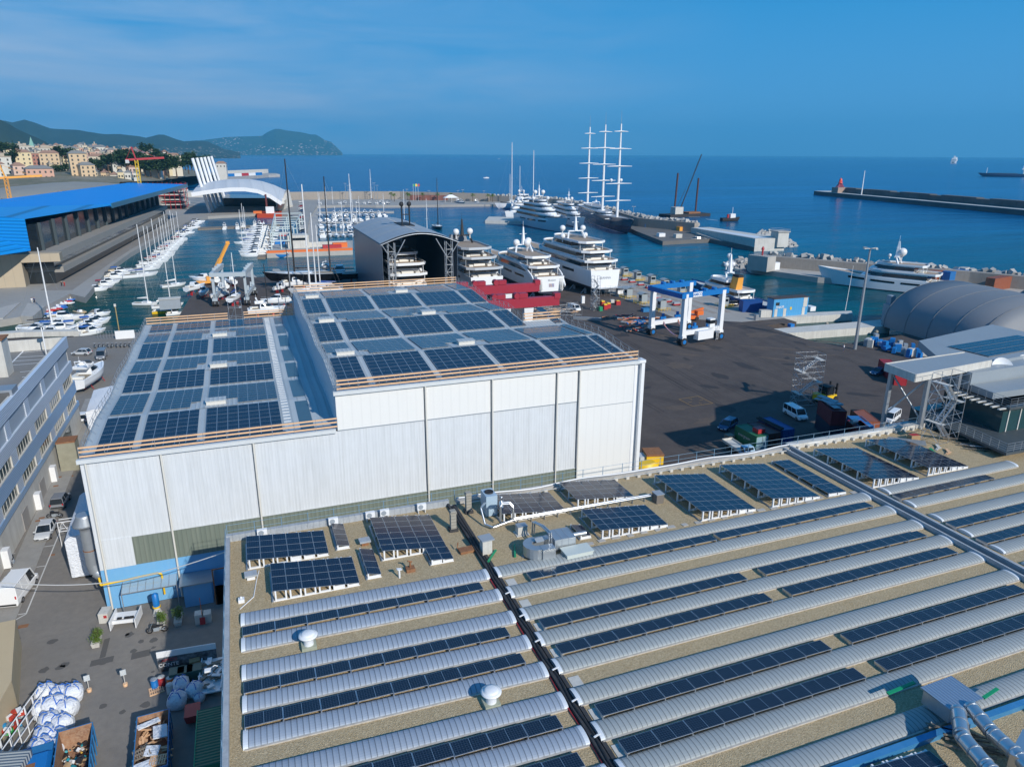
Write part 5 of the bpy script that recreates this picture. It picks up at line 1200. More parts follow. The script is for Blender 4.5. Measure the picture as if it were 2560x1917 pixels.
for k, (px, py, s_, lab) in enumerate(((445, 1765, 1.3, 'pale full bulk bag in shade in front of the drums'), (455, 1725, 1.2, 'pale bulk bag in shade behind the slumped one'), (490, 1738, 1.2, 'pale bulk bag in shade nearest the white trailer'), (500, 1752, .7, 'small white sack in shade beside the green container'))): bag(px, py, lab, s_, 30+k)
t = thing('white_steel_frame', 'white steel lattice frame leaning between the bags and the tan wall', 'frame', at(75, 1840), R(-14)); mb = MB()
for z in (.2, 1.0, 1.9): mb.tube((0, -4.6, z), (0, 3.6, z), .05, 5); mb.tube((-.7, -4.6, z), (-.7, 3.6, z), .05, 5)
for k in range(8): y = -4.6+k*1.17; mb.tube((0, y, 0), (0, y, 1.95), .05, 5); mb.tube((-.7, y, 0), (-.7, y, 1.95), .05, 5); mb.tube((0, y, .2), (-.7, min(y+1.1, 3.6), 1.9), .035, 4)
mb.build('lattice', white, t)
def skip(name, label, c, rz, L, Wd, H, m_out, m_in, taper=.12):
 t = thing(name, label, 'skip', c, rz)
 w, l = Wd/2, L/2; o_ = [(-w, -l), (w, -l), (w, l), (-w, l)]
 mb = MB(); b = [(x*(1-taper), y*(1-taper*.5), .1) for x, y in o_]; tp = [(x, y, H) for x, y in o_]; ti = [(x*.94, y*.97, H) for x, y in o_]; bi = [(x*(1-taper)*.94, y*(1-taper*.5)*.97, .25) for x, y in o_]
 mb.loft([b, tp], 0, False, cap=(True, False)); mb.loft([tp, ti], 0, False, cap=(False, False)); mb.loft([ti, bi], 1, False, cap=(False, True))
 mb.build('tub', [m_out, m_in], t)
 mb = MB()
 for s_ in (-1, 1):
  for k in range(6): y = -l*.85+k*l*.34; mb.box(min(s_*w, s_*(w+.07)), max(s_*w, s_*(w+.07)), y-.05, y+.05, .2, H-.05)
 mb.build('rib', m_out, t)
 return t
skipblue = mat('skip_blue', (.02, .16, .38), .5, noise=(2, .4, (.05, .22, .42)))
rustin = mat('rusty_interior', (.33, .17, .09), .85, noise=((1.5, .7, (.16, .08, .05)), (5, .5, (.5, .36, .25))))
s1 = at(196, 1886, 1.0); sk1 = skip('waste_skip', 'blue open skip with rusty inside full of mixed rubbish', (s1.x, s1.y-1.2, 0), R(6), 6.0, 2.4, 2.2, skipblue, rustin)
s2 = at(385, 1860, 1.0); sk2 = skip('waste_skip', 'dark blue open skip filled with pallets, planks and white boards', (s2.x, s2.y-.5, 0), R(3), 6.2, 2.4, 1.9, skipblue, rustin)
def junk(label, cat, parent_loc, rz, items, m, name='scrap'):
 t = tag(items.build(name, m, loc=parent_loc), label, cat); t.rotation_euler = (0, 0, rz); return t
r_ = random.Random(6); mb = MB()
cols = [mat('scrap_black', (.03, .03, .035), .4), mat('scrap_white', (.7, .7, .7), .5), mat('scrap_yellow', (.6, .35, .05), .6), mat('scrap_cardboard', (.4, .28, .16), .8), mat('scrap_teal', (.02, .3, .35), .5)]
for k in range(150):
 s_ = r_.uniform(.1, .42); mb.cbox((r_.uniform(-.95, .95), r_.uniform(-2.7, 2.4), .8+r_.uniform(-.3, .35)), (s_, s_*r_.uniform(.4, 1.2), s_*r_.uniform(.2, .7)), r_.uniform(0, 3), r_.choice([0, 0, 1, 2, 3, 3, 4]), r_.uniform(-.5, .5), r_.uniform(-.5, .5))
o = mb.build('rubbish_heap', cols, loc=(s1.x, s1.y-1.2, 0)); o.rotation_euler = (0, 0, R(6)); tag(o, 'heap of mixed rubbish bags and cardboard inside the rusty skip', 'rubbish')['kind'] = 'stuff'
mb = MB()
for k in range(60): mb.cbox((r_.uniform(-.95, .95), r_.uniform(-2.6, 2.6), 1.1+r_.uniform(-.2, .35)), (r_.uniform(.5, 1.6), r_.uniform(.08, .2), .04), r_.uniform(0, 3), 0, r_.uniform(-.2, .2))
o = mb.build('scrap_wood', wood, loc=(s2.x, s2.y-.5, 0)); o.rotation_euler = (0, 0, R(3)); tag(o, 'tangle of broken planks in the dark blue skip', 'scrap wood')['kind'] = 'stuff'
for k, (dx, dy, sx, sy, an, lab) in enumerate(((-.45, 2.1, 1.7, .5, .4, 'long white foam board across the rear of the plank skip'), (.5, .9, 1.0, 1.4, .05, 'big white foam slab in the middle of the plank skip'), (.1, -1.0, 1.0, 1.0, -.2, 'white foam board at the front of the plank skip'), (-.2, -2.3, 1.6, .8, .3, 'torn white board at the near end of the plank skip'))):
 t = thing('foam_board', lab, 'foam board', (s2.x+dx, s2.y-.5+dy, 1.75), R(3)+an, 'white boards in the skip'); MB().cbox((0, 0, 0), (sx, sy, .1), 0, 0, .12).build('board', tarp, t)
def pallet(label, loc, rz, w=1.2, d=1.0, tilt=0, m=None):
 t = thing('pallet', label, 'pallet', loc, rz, 'pallets'); mb = MB()
 for k in range(7): mb.box(-w/2+k*w/6.9, -w/2+k*w/6.9+.1, -d/2, d/2, .11, .13)
 for y in (-d/2, -.05, d/2-.1): mb.box(-w/2, w/2, y, y+.1, 0, .11)
 mb.build('boards', m or plank, t); t.rotation_euler = (tilt, 0, rz); return t
pallet('dark weathered pallet in the middle of the plank skip', (s2.x-.6, s2.y-1.5, 1.7), .3)
pallet('pale pallet near the front right of the plank skip', (s2.x+.6, s2.y-2.6, 1.65), -.1, m=wood)
s3 = at(95, 1912, .8); t = thing('waste_compactor', 'blue closed waste compactor with a rust patch on its lid, at the bottom left', 'waste container', (s3.x, s3.y-1.5, 0), R(5))
MB().box(-1.2, 1.2, -3, 2.6, .1, 1.7).build('body', skipblue, t); MB().loft([[(-1.25, -3, 1.7), (1.25, -3, 1.7), (1.25, 1.6, 1.7), (-1.25, 1.6, 1.7)], [(-1.0, -2.8, 2.0), (1.0, -2.8, 2.0), (1.0, 1.3, 2.0), (-1.0, 1.3, 2.0)]], 0, False).build('lid', blue, t); MB().box(-.6, .3, -1.4, .4, 2.0, 2.02).build('rust_patch', rust, t)
s4 = at(30, 1900, 2.3); t = thing('cargo_container', 'grey roofed container with faded digits, at the bottom left corner', 'container', (s4.x-.8, s4.y-2.2, 0), R(-14))
corr_g = mat('corrugated_grey', (.34, .37, .38), .5, stripe=(1, .28, .4, .03), noise=(1, .3, (.28, .3, .32)))
MB().box(-1.3, 1.3, -3, 3, .1, 2.55).build('body', corr_g, t); text('791', .9, mat('faded_black', (.06, .06, .06), .8), t, (1.31, .4, 1.2), (R(90), 0, R(90)), 'digits')
for k in range(14): pass
mb = MB(); r_ = random.Random(9)
cc = [mat('crate_blue', (.02, .25, .5), .5), mat('crate_green', (.05, .4, .1), .5), mat('crate_red', (.45, .05, .03), .5), white, mat('crate_grey', (.25, .3, .32), .6)]
for k in range(46): q = at(20+r_.uniform(-16, 34), 1812+r_.uniform(-28, 22), .5); mb.cbox((q.x, q.y, .3+r_.uniform(0, .7)), (r_.uniform(.2, .6), r_.uniform(.2, .5), r_.uniform(.15, .4)), r_.uniform(0, 3), r_.randrange(5))
o = mb.build('scrap_heap', cc); tag(o, 'colourful heap of scrap plastic between the tan wall and the white frame', 'scrap heap')['kind'] = 'stuff'
# shaded corner: banner, drums, bins, green container, boat trailer
t = thing('advert_banner', 'black and white printed banner standing on the ground in the shade', 'banner', (0, 0, 0))
a_, b_ = at(398, 1680), at(545, 1655);
printm = mat('banner_print', (.05, .05, .055), .5, noise=((1.3, .7, (.4, .42, .45)), (3, .5, (.02, .02, .02))))
MB().beam(a_+V(0, 0, .75), b_+V(0, 0, .75), .08, 1.5).build('printed_panel', printm, t); MB().beam(a_+V(0, .05, 1.8), b_+V(0, .05, 1.8), .08, .6).build('white_header', white, t)
an_ = math.atan2(b_.y-a_.y, b_.x-a_.x); mid = a_.lerp(b_, .18)
text('CONTE', .5, white, t, (mid.x, mid.y-.07, .72), (R(90), 0, an_)); text('AMICO', .42, red, t, (mid.x+.1, mid.y-.07, 1.2), (R(90), 0, an_))
drc = [('drum', 'blue steel drum with a grey lid nearest the sunlight', (388, 1718), skyblue, (.02, .2, .6)), ('drum', 'red drum with a white printed lid beside the blue drum', (406, 1712), red, None), ('drum', 'orange topped drum behind the white drum', (428, 1714), orange, None), ('drum', 'white and pink drum in front of the drum group', (427, 1731), conc_white, None)]
for k, (nm, lab, (px, py), m_, _) in enumerate(drc):
 t = thing('drum', lab, 'drum', at(px, py), 0, 'drums in the shade'); MB().lathe([(.29, 0), (.3, .3), (.29, .31), (.3, .6), (.29, .61), (.3, .9)], n=20).build('barrel', blue if k == 0 else m_, t); MB().lathe([(.30, .9), (.28, .93), (.02, .93)], n=20).build('lid', conc_white if k else steel, t)
pallet('pallet under the blue drum', at(392, 1726), .2, m=wood)
gb = mat('wheelie_green', (.05, .12, .10), .5)
for k, (px, py) in enumerate(((446, 1703), (467, 1700), (490, 1695))):
 t = thing('waste_bin', '%s dark green wheeled bin from the left behind the bags' % ORD[k], 'bin', at(px, py), 0, 'green waste bins'); MB().loft([[(-.5, -.4, 0), (.5, -.4, 0), (.5, .4, 0), (-.5, .4, 0)], [(-.6, -.5, 1.15), (.6, -.5, 1.15), (.6, .5, 1.15), (-.6, .5, 1.15)]], 0, False).build('tub', gb, t); MB().box(-.62, .62, -.52, .52, 1.15, 1.22).build('lid', gb, t)
 if k == 0: MB().cbox((.1, -.5, .75), (.5, .02, .4)).build('label', yellow, t)
pallet('flat pallet leaning by the banner in the shade', at(465, 1678, .2), .1, 2.4, 1.4)
t = thing('cardboard_box', 'brown cardboard box on the pallet in front of the banner', 'box', at(488, 1662, .4), .1); MB().cbox((0, 0, .3), (.9, .6, .6)).build('box', mat('cardboard', (.38, .25, .13), .8), t)
t = thing('flat_trailer', 'white flat trailer loaded with scrap frames in the shade', 'trailer', at(530, 1706), R(-3)); MB().box(-.95, .95, -2.0, 2.6, .5, .62).box(-1, -.9, -2, 2.6, .62, .9).box(.9, 1, -2, 2.6, .62, .9).build('deck', white, t)
mb = MB(); r_ = random.Random(5)
for k in range(24): mb.cbox((r_.uniform(-.7, .7), r_.uniform(-1.6, 2.2), .75+r_.uniform(0, .4)), (r_.uniform(.3, 1.2), r_.uniform(.06, .4), r_.uniform(.05, .2)), r_.uniform(0, 3), r_.randrange(2))
mb.build('load', [white, plank], t)
for s_ in (-1, 1): MB().tube((s_*.8, .2, .3), (s_*1.0, .2, .3), .3, 14).build('wheel', black, t)
corr_green = mat('corrugated_green', (.01, .16, .09), .5, stripe=(1, .3, .45, .04), noise=(1.5, .4, (.05, .1, .06)))
q = at(535, 1760, 2.4); t = thing('cargo_container', 'rust stained green container pressed against the warehouse wall', 'container', (q.x, q.y-3.4, 0)); MB().box(-1.2, 1.2, -3.05, 3.05, 0, 2.45).build('body', corr_green, t); MB().box(-1.26, -1.18, -3.1, 3.1, 2.3, 2.5).box(1.18, 1.26, -3.1, 3.1, 2.3, 2.5).build('rail', greenb, t)
q = at(485, 1800); t = thing('red_trolley', 'dark red tool trolley next to the green container', 'trolley', q); MB().loft([[(-.5, -.6, .3), (.5, -.6, .3), (.5, .6, .3), (-.5, .6, .3)], [(-.6, -.8, 1.1), (.6, -.8, 1.1), (.6, .8, 1.1), (-.6, .8, 1.1)]], 0, False).build('tub', red, t)
for s_ in (-1, 1): MB().tube((s_*.4, 0, .2), (s_*.5, 0, .2), .2, 10).build('wheel', black, t)
t = thing('wall_lamp', 'small white lamp on a bracket at the warehouse parapet', 'lamp', (-4.1, 44.7, 11.9)); MB().path([(0, 0, 0), (-.5, 0, .3), (-.8, 0, .1)], .04, 5).build('arm', white, t); MB().cbox((-.95, 0, .02), (.4, .3, .14)).build('head', white, t)
# ================================================================ boats
def hull_rings(L, B, F, D, stern=.85, full=.42, rake=.12, sheer=.25, n=14, flare=.0):
 rg = []
 for k in range(n+1):
  f = k/n; y = -L/2+L*f
  if f < full: wd = stern+(1-stern)*math.sin(f/full*math.pi/2)
  else: wd = max(0.02, 1-((f-full)/(1-full))**2.3)
  ww = wd*(.9-.25*max(0, f-.5)); w = B/2*wd; w2 = B/2*ww*(1 if f < .9 else (1-f)*10*.9+.02)
  z = F*(1+sheer*max(0, (f-.35)/.65)**1.5); dy = rake*L*max(0, (f-.6)/.4)**2
  dk = -D*(1-.75*max(0, (f-.6)/.4)**1.5)
  rg.append([(-w, y, z), (-(w*.5+w2*.5), y-dy*.35, z*.45), (-w2, y-dy*.8, 0), (0, y-dy, dk), (w2, y-dy*.8, 0), ((w*.5+w2*.5), y-dy*.35, z*.45), (w, y, z)])
 return rg
def add_hull(t, L, B, F, D, m, deckm, stripe=None, **k):
 rg = hull_rings(L, B, F, D, **k)
 mb = MB(); mb.loft(rg, 0, True, cap=(False, False), close=False); mb.add(rg[0], [(6, 5, 4, 3, 2, 1, 0)], 0); h = mb.build('hull', m, t)
 mb = MB(); n = len(rg)
 mb.add([p for r__ in rg for p in ((r__[0][0]*.96, r__[0][1], r__[0][2]-.06), (r__[6][0]*.96, r__[6][1], r__[6][2]-.06))], [(2*i, 2*i+1, 2*i+3, 2*i+2) for i in range(n-1)]); mb.build('deck', deckm, t)
 if stripe:
  mb = MB(); rs = [[(p[0]*1.004, p[1], p[2]) for p in (r__[2], (r__[2][0], r__[2][1], .16*F/1.2), (r__[4][0], r__[4][1], .16*F/1.2), r__[4])] for r__ in rg[:-1]]
  mb.loft([[a[0], a[1]] for a in rs], 0, False, cap=(False, False), close=False); mb.loft([[a[3], a[2]] for a in rs], 0, False, cap=(False, False), close=False); mb.build('boot_stripe', stripe, h)
 return rg
def outl(w, y0, y1, nose, z, seg=6, aft=0.0):
 P = [(-w, y0+aft, z), (-w*.6, y0, z), (w*.6, y0, z), (w, y0+aft, z)] if aft else [(-w, y0, z), (w, y0, z)]
 for k in range(seg+1):
  a = math.pi/2*k/seg; P.append((w*math.cos(a), y1-nose+nose*math.sin(a), z))
 for k in range(seg-1, -1, -1):
  a = math.pi/2*k/seg; P.append((-w*math.cos(a), y1-nose+nose*math.sin(a), z))
 return P
deckgrey = mat('boat_deck', (.55, .55, .53), .6)
sailcover = mat('sail_cover_blue', (.03, .08, .28), .7)
def sailboat(label, loc, rz, L=11., mast=15., hullm=None, cover=None, group=None, mastm=None):
 t = thing('sailboat', label, 'sailboat', loc, rz, group); B = L*.31; F = L*.095
 add_hull(t, L, B, F, .5, hullm or gel, deckgrey, mat('stripe_navy', (.02, .04, .12), .3), stern=.78)
 h = MB().loft([outl(B*.30, -L*.12, L*.27, L*.2, F*1.0), outl(B*.22, -L*.11, L*.21, L*.16, F*1.0+.42)], 0, False).build('coachroof', gel, t)
 MB().loft([outl(B*.285, -L*.08, L*.2, L*.15, F+.15), outl(B*.262, -L*.08, L*.19, L*.15, F+.30)], 0, False).build('window_band', darkglass, h)
 MB().box(-B*.22, B*.22, -L*.42, -L*.14, F-.02, F+.02).build('cockpit', mat('cockpit_sole', (.3, .25, .18), .7), t)
 ym = L*.1
 m = MB().tube((0, ym, F), (0, ym, F+mast), .09+mast*.007, 6, 0, .05+mast*.004)
 for z in (.42, .7): m.tube((-B*.3, ym, F+mast*z), (B*.3, ym, F+mast*z), .035, 4)
 mo = m.build('mast', mastm or white, t)
 MB().tube((0, ym-.1, F+1.25), (0, -L*.33, F+1.3), .07, 6).build('boom', alu, t)
 MB().loft([[(-.12, ym-.2, F+1.35), (.12, ym-.2, F+1.35), (.1, ym-.2, F+1.95), (-.1, ym-.2, F+1.95)], [(-.1, -L*.31, F+1.38), (.1, -L*.31, F+1.38), (.06, -L*.31, F+1.55), (-.06, -L*.31, F+1.55)]], 0, False).build('sail_cover', cover or sailcover, t)
 r = MB()
 for p, q in (((0, L*.48, F*1.25), (0, ym, F+mast*.96)), ((0, -L*.48, F), (0, ym, F+mast*.98)), ((-B*.45, ym, F), (-B*.3, ym, F+mast*.7)), ((B*.45, ym, F), (B*.3, ym, F+mast*.7))): r.tube(p, q, .02, 3)
 r.build('rigging', steel, t)
 return t
def cruiser(label, loc, rz, L=10., hullm=None, group=None, fly=False, canopy=None):
 t = thing('motor_boat', label, 'motor boat', loc, rz, group); B = L*.31; F = L*.12
 add_hull(t, L, B, F, .4, hullm or gel, gel, mat('stripe_navy', (.02, .04, .12), .3), stern=.9, rake=.14)
 h = MB().loft([outl(B*.38, -L*.18, L*.22, L*.22, F*1.02), outl(B*.36, -L*.18, L*.17, L*.2, F+.55), outl(B*.30, -L*.16, L*.02, L*.12, F+1.35), outl(B*.26, -L*.15, -L*.0, L*.1, F+1.42)], 0, False).build('cabin', gel, t)
 MB().loft([outl(B*.372, -L*.15, L*.172, L*.2, F+.58), outl(B*.312, -L*.15, L*.035, L*.12, F+1.28)], 0, False).build('windscreen', darkglass, h)
 MB().box(-B*.34, B*.34, -L*.44, -L*.19, F-.05, F+.02).build('cockpit', mat('cockpit_sole', (.3, .25, .18), .7), t)
 MB().box(-B*.3, B*.3, -L*.44, -L*.38, F, F+.45).box(-B*.34, -B*.2, -L*.38, -L*.22, F, F+.42).build('seat', gelwarm, t)
 if fly:
  MB().loft([outl(B*.34, -L*.30, L*.02, L*.1, F+1.45), outl(B*.36, -L*.31, L*.04, L*.1, F+1.9)], 0, False, cap=(True, False)).build('flybridge', gel, t)
  MB().loft([outl(B*.2, -L*.02, L*.04, L*.04, F+1.9), outl(B*.16, -L*.03, L*.0, L*.03, F+2.3)], 0, False).build('fly_screen', darkglass, t)
  a = MB(); a.beam((-B*.3, -L*.2, F+1.5), (-B*.22, -L*.26, F+2.9), .12, .3); a.beam((B*.3, -L*.2, F+1.5), (B*.22, -L*.26, F+2.9), .12, .3); a.beam((-B*.24, -L*.26, F+2.9), (B*.24, -L*.26, F+2.9), .3, .12); a.tube((0, -L*.26, F+2.9), (0, -L*.26, F+4), .03, 4); a.lathe([(.25, 0), (.28, .1), (.1, .2)], (0, -L*.26, F+2.95), 8); a.build('radar_arch', gel, t)
 elif canopy:
  MB().loft([[(-B*.34, -L*.4, F+1.5), (B*.34, -L*.4, F+1.5), (B*.32, -L*.13, F+1.55), (-B*.32, -L*.13, F+1.55)], [(-B*.28, -L*.38, F+1.75), (B*.28, -L*.38, F+1.75), (B*.26, -L*.14, F+1.8), (-B*.26, -L*.14, F+1.8)]], 0, False).build('canopy', canopy, t)
 MB().tube((-B*.45, L*.1, F+.5), (0, L*.47, F*1.3+.5), .025, 4).tube((B*.45, L*.1, F+.5), (0, L*.47, F*1.3+.5), .025, 4).build('rail', steel, t)
 return t
def rib(label, loc, rz, L=5.5, tube_m=None, group=None):
 t = thing('inflatable_boat', label, 'inflatable boat', loc, rz, group); w = L*.18
 pts = [V(-w, -L*.5, .3), V(-w, -L*.1, .32), V(-w, L*.22, .36), V(-w*.6, L*.42, .45), V(0, L*.5, .5), V(w*.6, L*.42, .45), V(w, L*.22, .36), V(w, -L*.1, .32), V(w, -L*.5, .3)]
 MB().path(pts, L*.045, 8).build('tube', tube_m or mat('rib_tube_grey', (.35, .37, .4), .5), t)
 MB().loft([outl(w, -L*.45, L*.4, L*.35, .05), outl(w, -L*.45, L*.4, L*.35, .25)], 0, False).build('floor', gel, t)
 MB().box(-w*.4, w*.4, -L*.1, L*.05, .25, .95).box(-w*.4, w*.4, -L*.28, -L*.18, .25, .65).build('console', gel, t)
 MB().box(-.18, .18, -L*.56, -L*.47, .1, .95).build('outboard', p_black, t)
 return t
GL = WZ
def atw(x, y): return at(x, y, WZ)
RX = R(-90)  # bow towards +X
protos = {}
def put(kind, label, loc, rz, group, **kw):
 key = (kind, tuple(sorted((k, str(v)) for k, v in kw.items())))
 if key not in protos:
  protos[key] = {'s': sailboat, 'c': cruiser, 'f': lambda *a, **k: cruiser(*a, fly=True, **k), 'r': rib}[kind](label, loc, rz, group=group, **kw); return protos[key]
 return dup(protos[key], loc, rz, label, group)
dblue = mat('canvas_blue', (.02, .1, .35), .7); dred = mat('canvas_maroon', (.25, .02, .04), .7); dtan = mat('canvas_tan', (.55, .42, .25), .7); dblk = mat('canvas_black', (.03, .03, .035), .7); dwht = mat('canvas_white', (.7, .7, .7), .7)
# west quay: sailing boats moored stern-to, from near to far
G1 = 'sailing boats along the promenade'
SB = [(352, 692, 13.5, 19), (366, 676, 12, 17), (375, 667, 11, 16), (386, 658, 12.5, 18), (397, 651, 11, 15), (404, 644, 12, 17), (410, 637, 11, 16), (416, 629, 12, 18), (422, 623, 11, 14), (430, 616, 12, 17), (436, 610, 11, 15), (445, 604, 11, 15)]
for k, (x, y, L_, m_) in enumerate(SB):
 put('s', '%s white sailing boat from the near end of the promenade quay' % ORD[k], atw(x, y), R(-72-rnd.uniform(-5, 5)), G1, L=L_, mast=m_, cover=[sailcover, dwht, dblk, dred][k % 4])
G2 = 'small motor boats along the promenade'
k = 0
for i, (x, y) in enumerate(((448, 595), (455, 589), (461, 584), (467, 579), (473, 574), (479, 569), (485, 565), (491, 561), (496, 557), (452, 600), (470, 585), (484, 572))):
 put('c', '%s small motor boat in the row at the far end of the promenade' % ORD[i], atw(x, y), R(-70+rnd.uniform(-8, 8)), G2, L=[7.5, 8.5, 9.5][i % 3], canopy=[None, dblue, dblk][i % 3])
for i, (x, y, kd, L_, c_) in enumerate(((242, 728, 'c', 7.5, None), (255, 722, 'r', 6.5, None), (262, 716, 'c', 7, dred), (272, 710, 'c', 8, None), (281, 703, 'r', 6.5, None), (288, 697, 'c', 8.5, dblk), (297, 691, 'c', 8.5, dtan), (303, 683, 'c', 9, dblue), (310, 676, 'r', 6, None))):
 lab = '%s small boat from the near end of the row at the promenade corner' % ORD[i]
 if kd == 'c': put('c', lab, atw(x, y), R(-80+rnd.uniform(-8, 8)), 'small boats at the promenade corner', L=L_, canopy=c_)
 else: put('r', lab, atw(x, y), R(-80), 'small boats at the promenade corner', L=L_)
tub = [mat('rib_tube_red', (.5, .03, .03), .5), mat('rib_tube_blue', (.03, .15, .5), .5), mat('rib_tube_white', (.7, .7, .7), .5)]
for i, (x, y) in enumerate(((138, 775), (146, 768), (153, 762), (160, 757), (168, 753), (176, 749), (184, 745), (150, 772), (166, 761), (118, 780), (130, 786))):
 put('r', '%s rubber dinghy in the colourful cluster by the launching ramps' % ORD[i], atw(x, y), R(-100+rnd.uniform(-20, 20)), 'rubber dinghies by the ramps', L=4.6, tube_m=tub[i % 3])
# near south-west pontoon
mb = MB(); mb.prism([(p.x, p.y) for p in (atw(160, 843), atw(182, 846), atw(248, 783), atw(232, 778))], WZ-.5, WZ+.6); tag(mb.build('pontoon', plank), 'grey plank pontoon running out beside the sea wall', 'pontoon')
t = put('s', 'tall sailing boat with a tapering white mast and dark rolled sail near the sea wall', atw(118, 822), R(-88), None, L=14, mast=21, cover=dblk)
put('c', 'white motor boat with dark windows moored left of the plank pontoon', atw(165, 800), R(-100), None, L=10.5)
put('r', 'tan inflatable boat with a roll bar at the tip of the plank pontoon', atw(202, 782), R(-150), None, L=5.5, tube_m=dtan)
put('c', 'small white boat at the tip of the plank pontoon', atw(250, 790), R(-60), None, L=6.5)
for i, (x, y, L_) in enumerate(((100, 838, 9), (92, 829, 9), (126, 838, 8), (150, 828, 9), (145, 818, 8))): put('c', '%s white cruiser of the tight group inside the sea wall' % ORD[i], atw(x, y), R(85+i*3), 'cruisers inside the sea wall', L=L_, canopy=dblue if i % 2 else None)
for i, (x, y) in enumerate(((225, 818), (236, 812), (245, 806), (218, 828), (232, 835), (206, 836))): put('c', '%s white cruiser right of the plank pontoon' % ORD[i], atw(x, y), R(-70+i*4), 'cruisers right of the plank pontoon', L=8.5 if i % 2 else 7.5, canopy=[None, dblue, dwht][i % 3])
for i, (x, y, L_, m_) in enumerate(((435, 716, 9, 13), (420, 768, 9.5, 14), (365, 762, 8, 13))): put('s', ['white sailing boat alone at the tip of the crane jetty', 'sailing boat behind the yellow boat with a leaning mast', 'small sailing boat left of the grey work shed'][i], atw(x+ (0 if i else 0), y), R([-65, -80, -110][i]), None, L=L_, mast=m_, cover=dwht)
put('c', 'yellow hulled open boat below the grey work shed', atw(415, 783), R(-88), None, L=7.5, hullm=yellow)
put('c', 'small white boat to the right of the yellow boat', atw(438, 787), R(-80), None, L=5)
t = thing('work_shed', 'pale grey box shed on the jetty beside the yellow boat', 'shed', at(424, 771), R(2)); MB().box(-2.6, 3.2, -1.4, 1.6, 0, 3.0).build('wall', greyp, t); MB().box(-2.8, 3.4, -1.6, 1.8, 3.0, 3.15).build('roof', conc_white, t)
# centre pontoon with a dense bank of motor cruisers
mb = MB(); mb.prism([(p.x, p.y) for p in (atw(644, 648), atw(664, 648), atw(692, 566), atw(676, 566))], WZ-.5, WZ+1); tag(mb.build('pontoon', plank), 'grey floating pier between the bank of cruisers and the orange edged barge', 'pontoon')
G3 = 'bank of cruisers on the centre pontoon'
for i in range(13):
 y = 571+i*5.9; x = 652-i*1.4
 kd = 'c' if i % 3 else 'f'
 put(kd, '%s white motor cruiser from the far end of the centre pontoon bank' % ORD[i], atw(x-3, y), R(92+rnd.uniform(-3, 3)), G3, L=[11.5, 12.5, 13.5][i % 3])
for i, (x, y) in enumerate(((612, 610), (622, 598), (616, 585))): put('s', '%s sailing boat among the cruisers of the centre pontoon' % ORD[i], atw(x, y), R(90), None, L=11, mast=17)
for i in range(10):
 put('c', '%s small boat on the right side of the centre pontoon' % ORD[i], atw(688-i*1.2-2, 572+i*7.0), R(-88), 'small boats right of the centre pontoon', L=6.5)
mb = MB(); mb.prism([(p.x, p.y) for p in (atw(495, 571), atw(700, 562), atw(700, 567), atw(495, 576))], WZ-.4, WZ+.6); tag(mb.build('pontoon', plank), 'narrow floating walkway across the old basin', 'pontoon')
for i, (x, y) in enumerate(((563, 570), (594, 569), (609, 566), (638, 563), (650, 564))): put('f', '%s fly bridge boat along the narrow floating walkway' % ORD[i], atw(x, y+3), R(0+rnd.uniform(-6, 6)), 'boats along the narrow walkway', L=9)
# north-east marina, rows seen stern-on
def pont(p, label): mb = MB(); mb.prism([(q.x, q.y) for q in [atw(*a) for a in p]], WZ-.4, WZ+.7); tag(mb.build('pontoon', concrete), label, 'pontoon')
pont([(770, 522), (795, 522), (796, 608), (768, 608)], 'wide grey pier left of the stern-on marina rows')
for j, (yy, x0, x1) in enumerate(((531, 795, 985), (556, 797, 950), (581, 799, 900))): pont([(x0, yy), (x1, yy-1), (x1, yy+2), (x0, yy+3)], '%s thin pontoon from the sea wall between the marina rows' % ORD[j])
ROWS = [(516, 800, 985, 15.5, 'row nearest the far quay'), (541, 801, 965, 15.8, 'second row from the far quay'), (552, 800, 950, 16.5, 'third row from the far quay'), (568, 802, 905, 17, 'fourth row from the far quay'), (592, 805, 905, 18, 'row nearest the orange edged barge')]
r_ = random.Random(77)
for j, (yy, x0, x1, st, nm) in enumerate(ROWS):
 x = x0; i = 0
 while x < x1:
  kd = 's' if r_.random() < .3 else 'f'
  L_ = r_.choice([12., 13.5])
  kw = dict(L=L_, mast=r_.choice([16, 19])) if kd == 's' else dict(L=L_)
  put(kd, '%s boat from the left in the marina %s' % (ORD[i], nm), atw(x, yy), R(r_.choice([0, 180])+r_.uniform(-4, 4)), 'boats in the marina '+nm, **kw)
  x += st*r_.uniform(.95, 1.08); i += 1
for i, (x, y, mh) in enumerate(((882, 575, 33), (930, 505, 30), (1013, 560, 22), (1070, 588, 20))): put('s', ['sailing boat with the tallest white mast behind the left side of the shed', 'sailing boat with a tall dark mast behind the shed roof', 'slim masted sailing boat right behind the shed roof', 'sailing boat with twin thin masts behind the shed ridge'][i], atw(x, y), R(8), None, L=15 if i < 2 else 12, mast=mh)
put('s', 'dark masted sloop with cluttered deck floating right of the shed', atw(1094, 572), R(175), None, L=20, mast=30, hullm=blackhull, mastm=black, cover=dblk)
# quay boats near the tan wall
for i, (x, y, L_, nm) in enumerate(((1152, 513, 24, 'small white blue hulled expedition yacht moored at the tan sea wall'), (1193, 511, 15, 'white flybridge cruiser right of the expedition yacht at the sea wall'), (955, 515, 16, 'low white motor yacht at the left end of the mole quay'))):
 put('f', nm, atw(x, y), R(178), None, L=L_, hullm=None if i else mat('hull_steel_blue', (.06, .15, .22), .3))
for i, (x, y) in enumerate(((1215, 446), (1247, 398))):
 put('c', ['tiny white boat out on the open sea ahead of the sailing masts', 'speck of a white boat nearest the horizon'][i], atw(x, y), R(95), None, L=[12, 15][i])
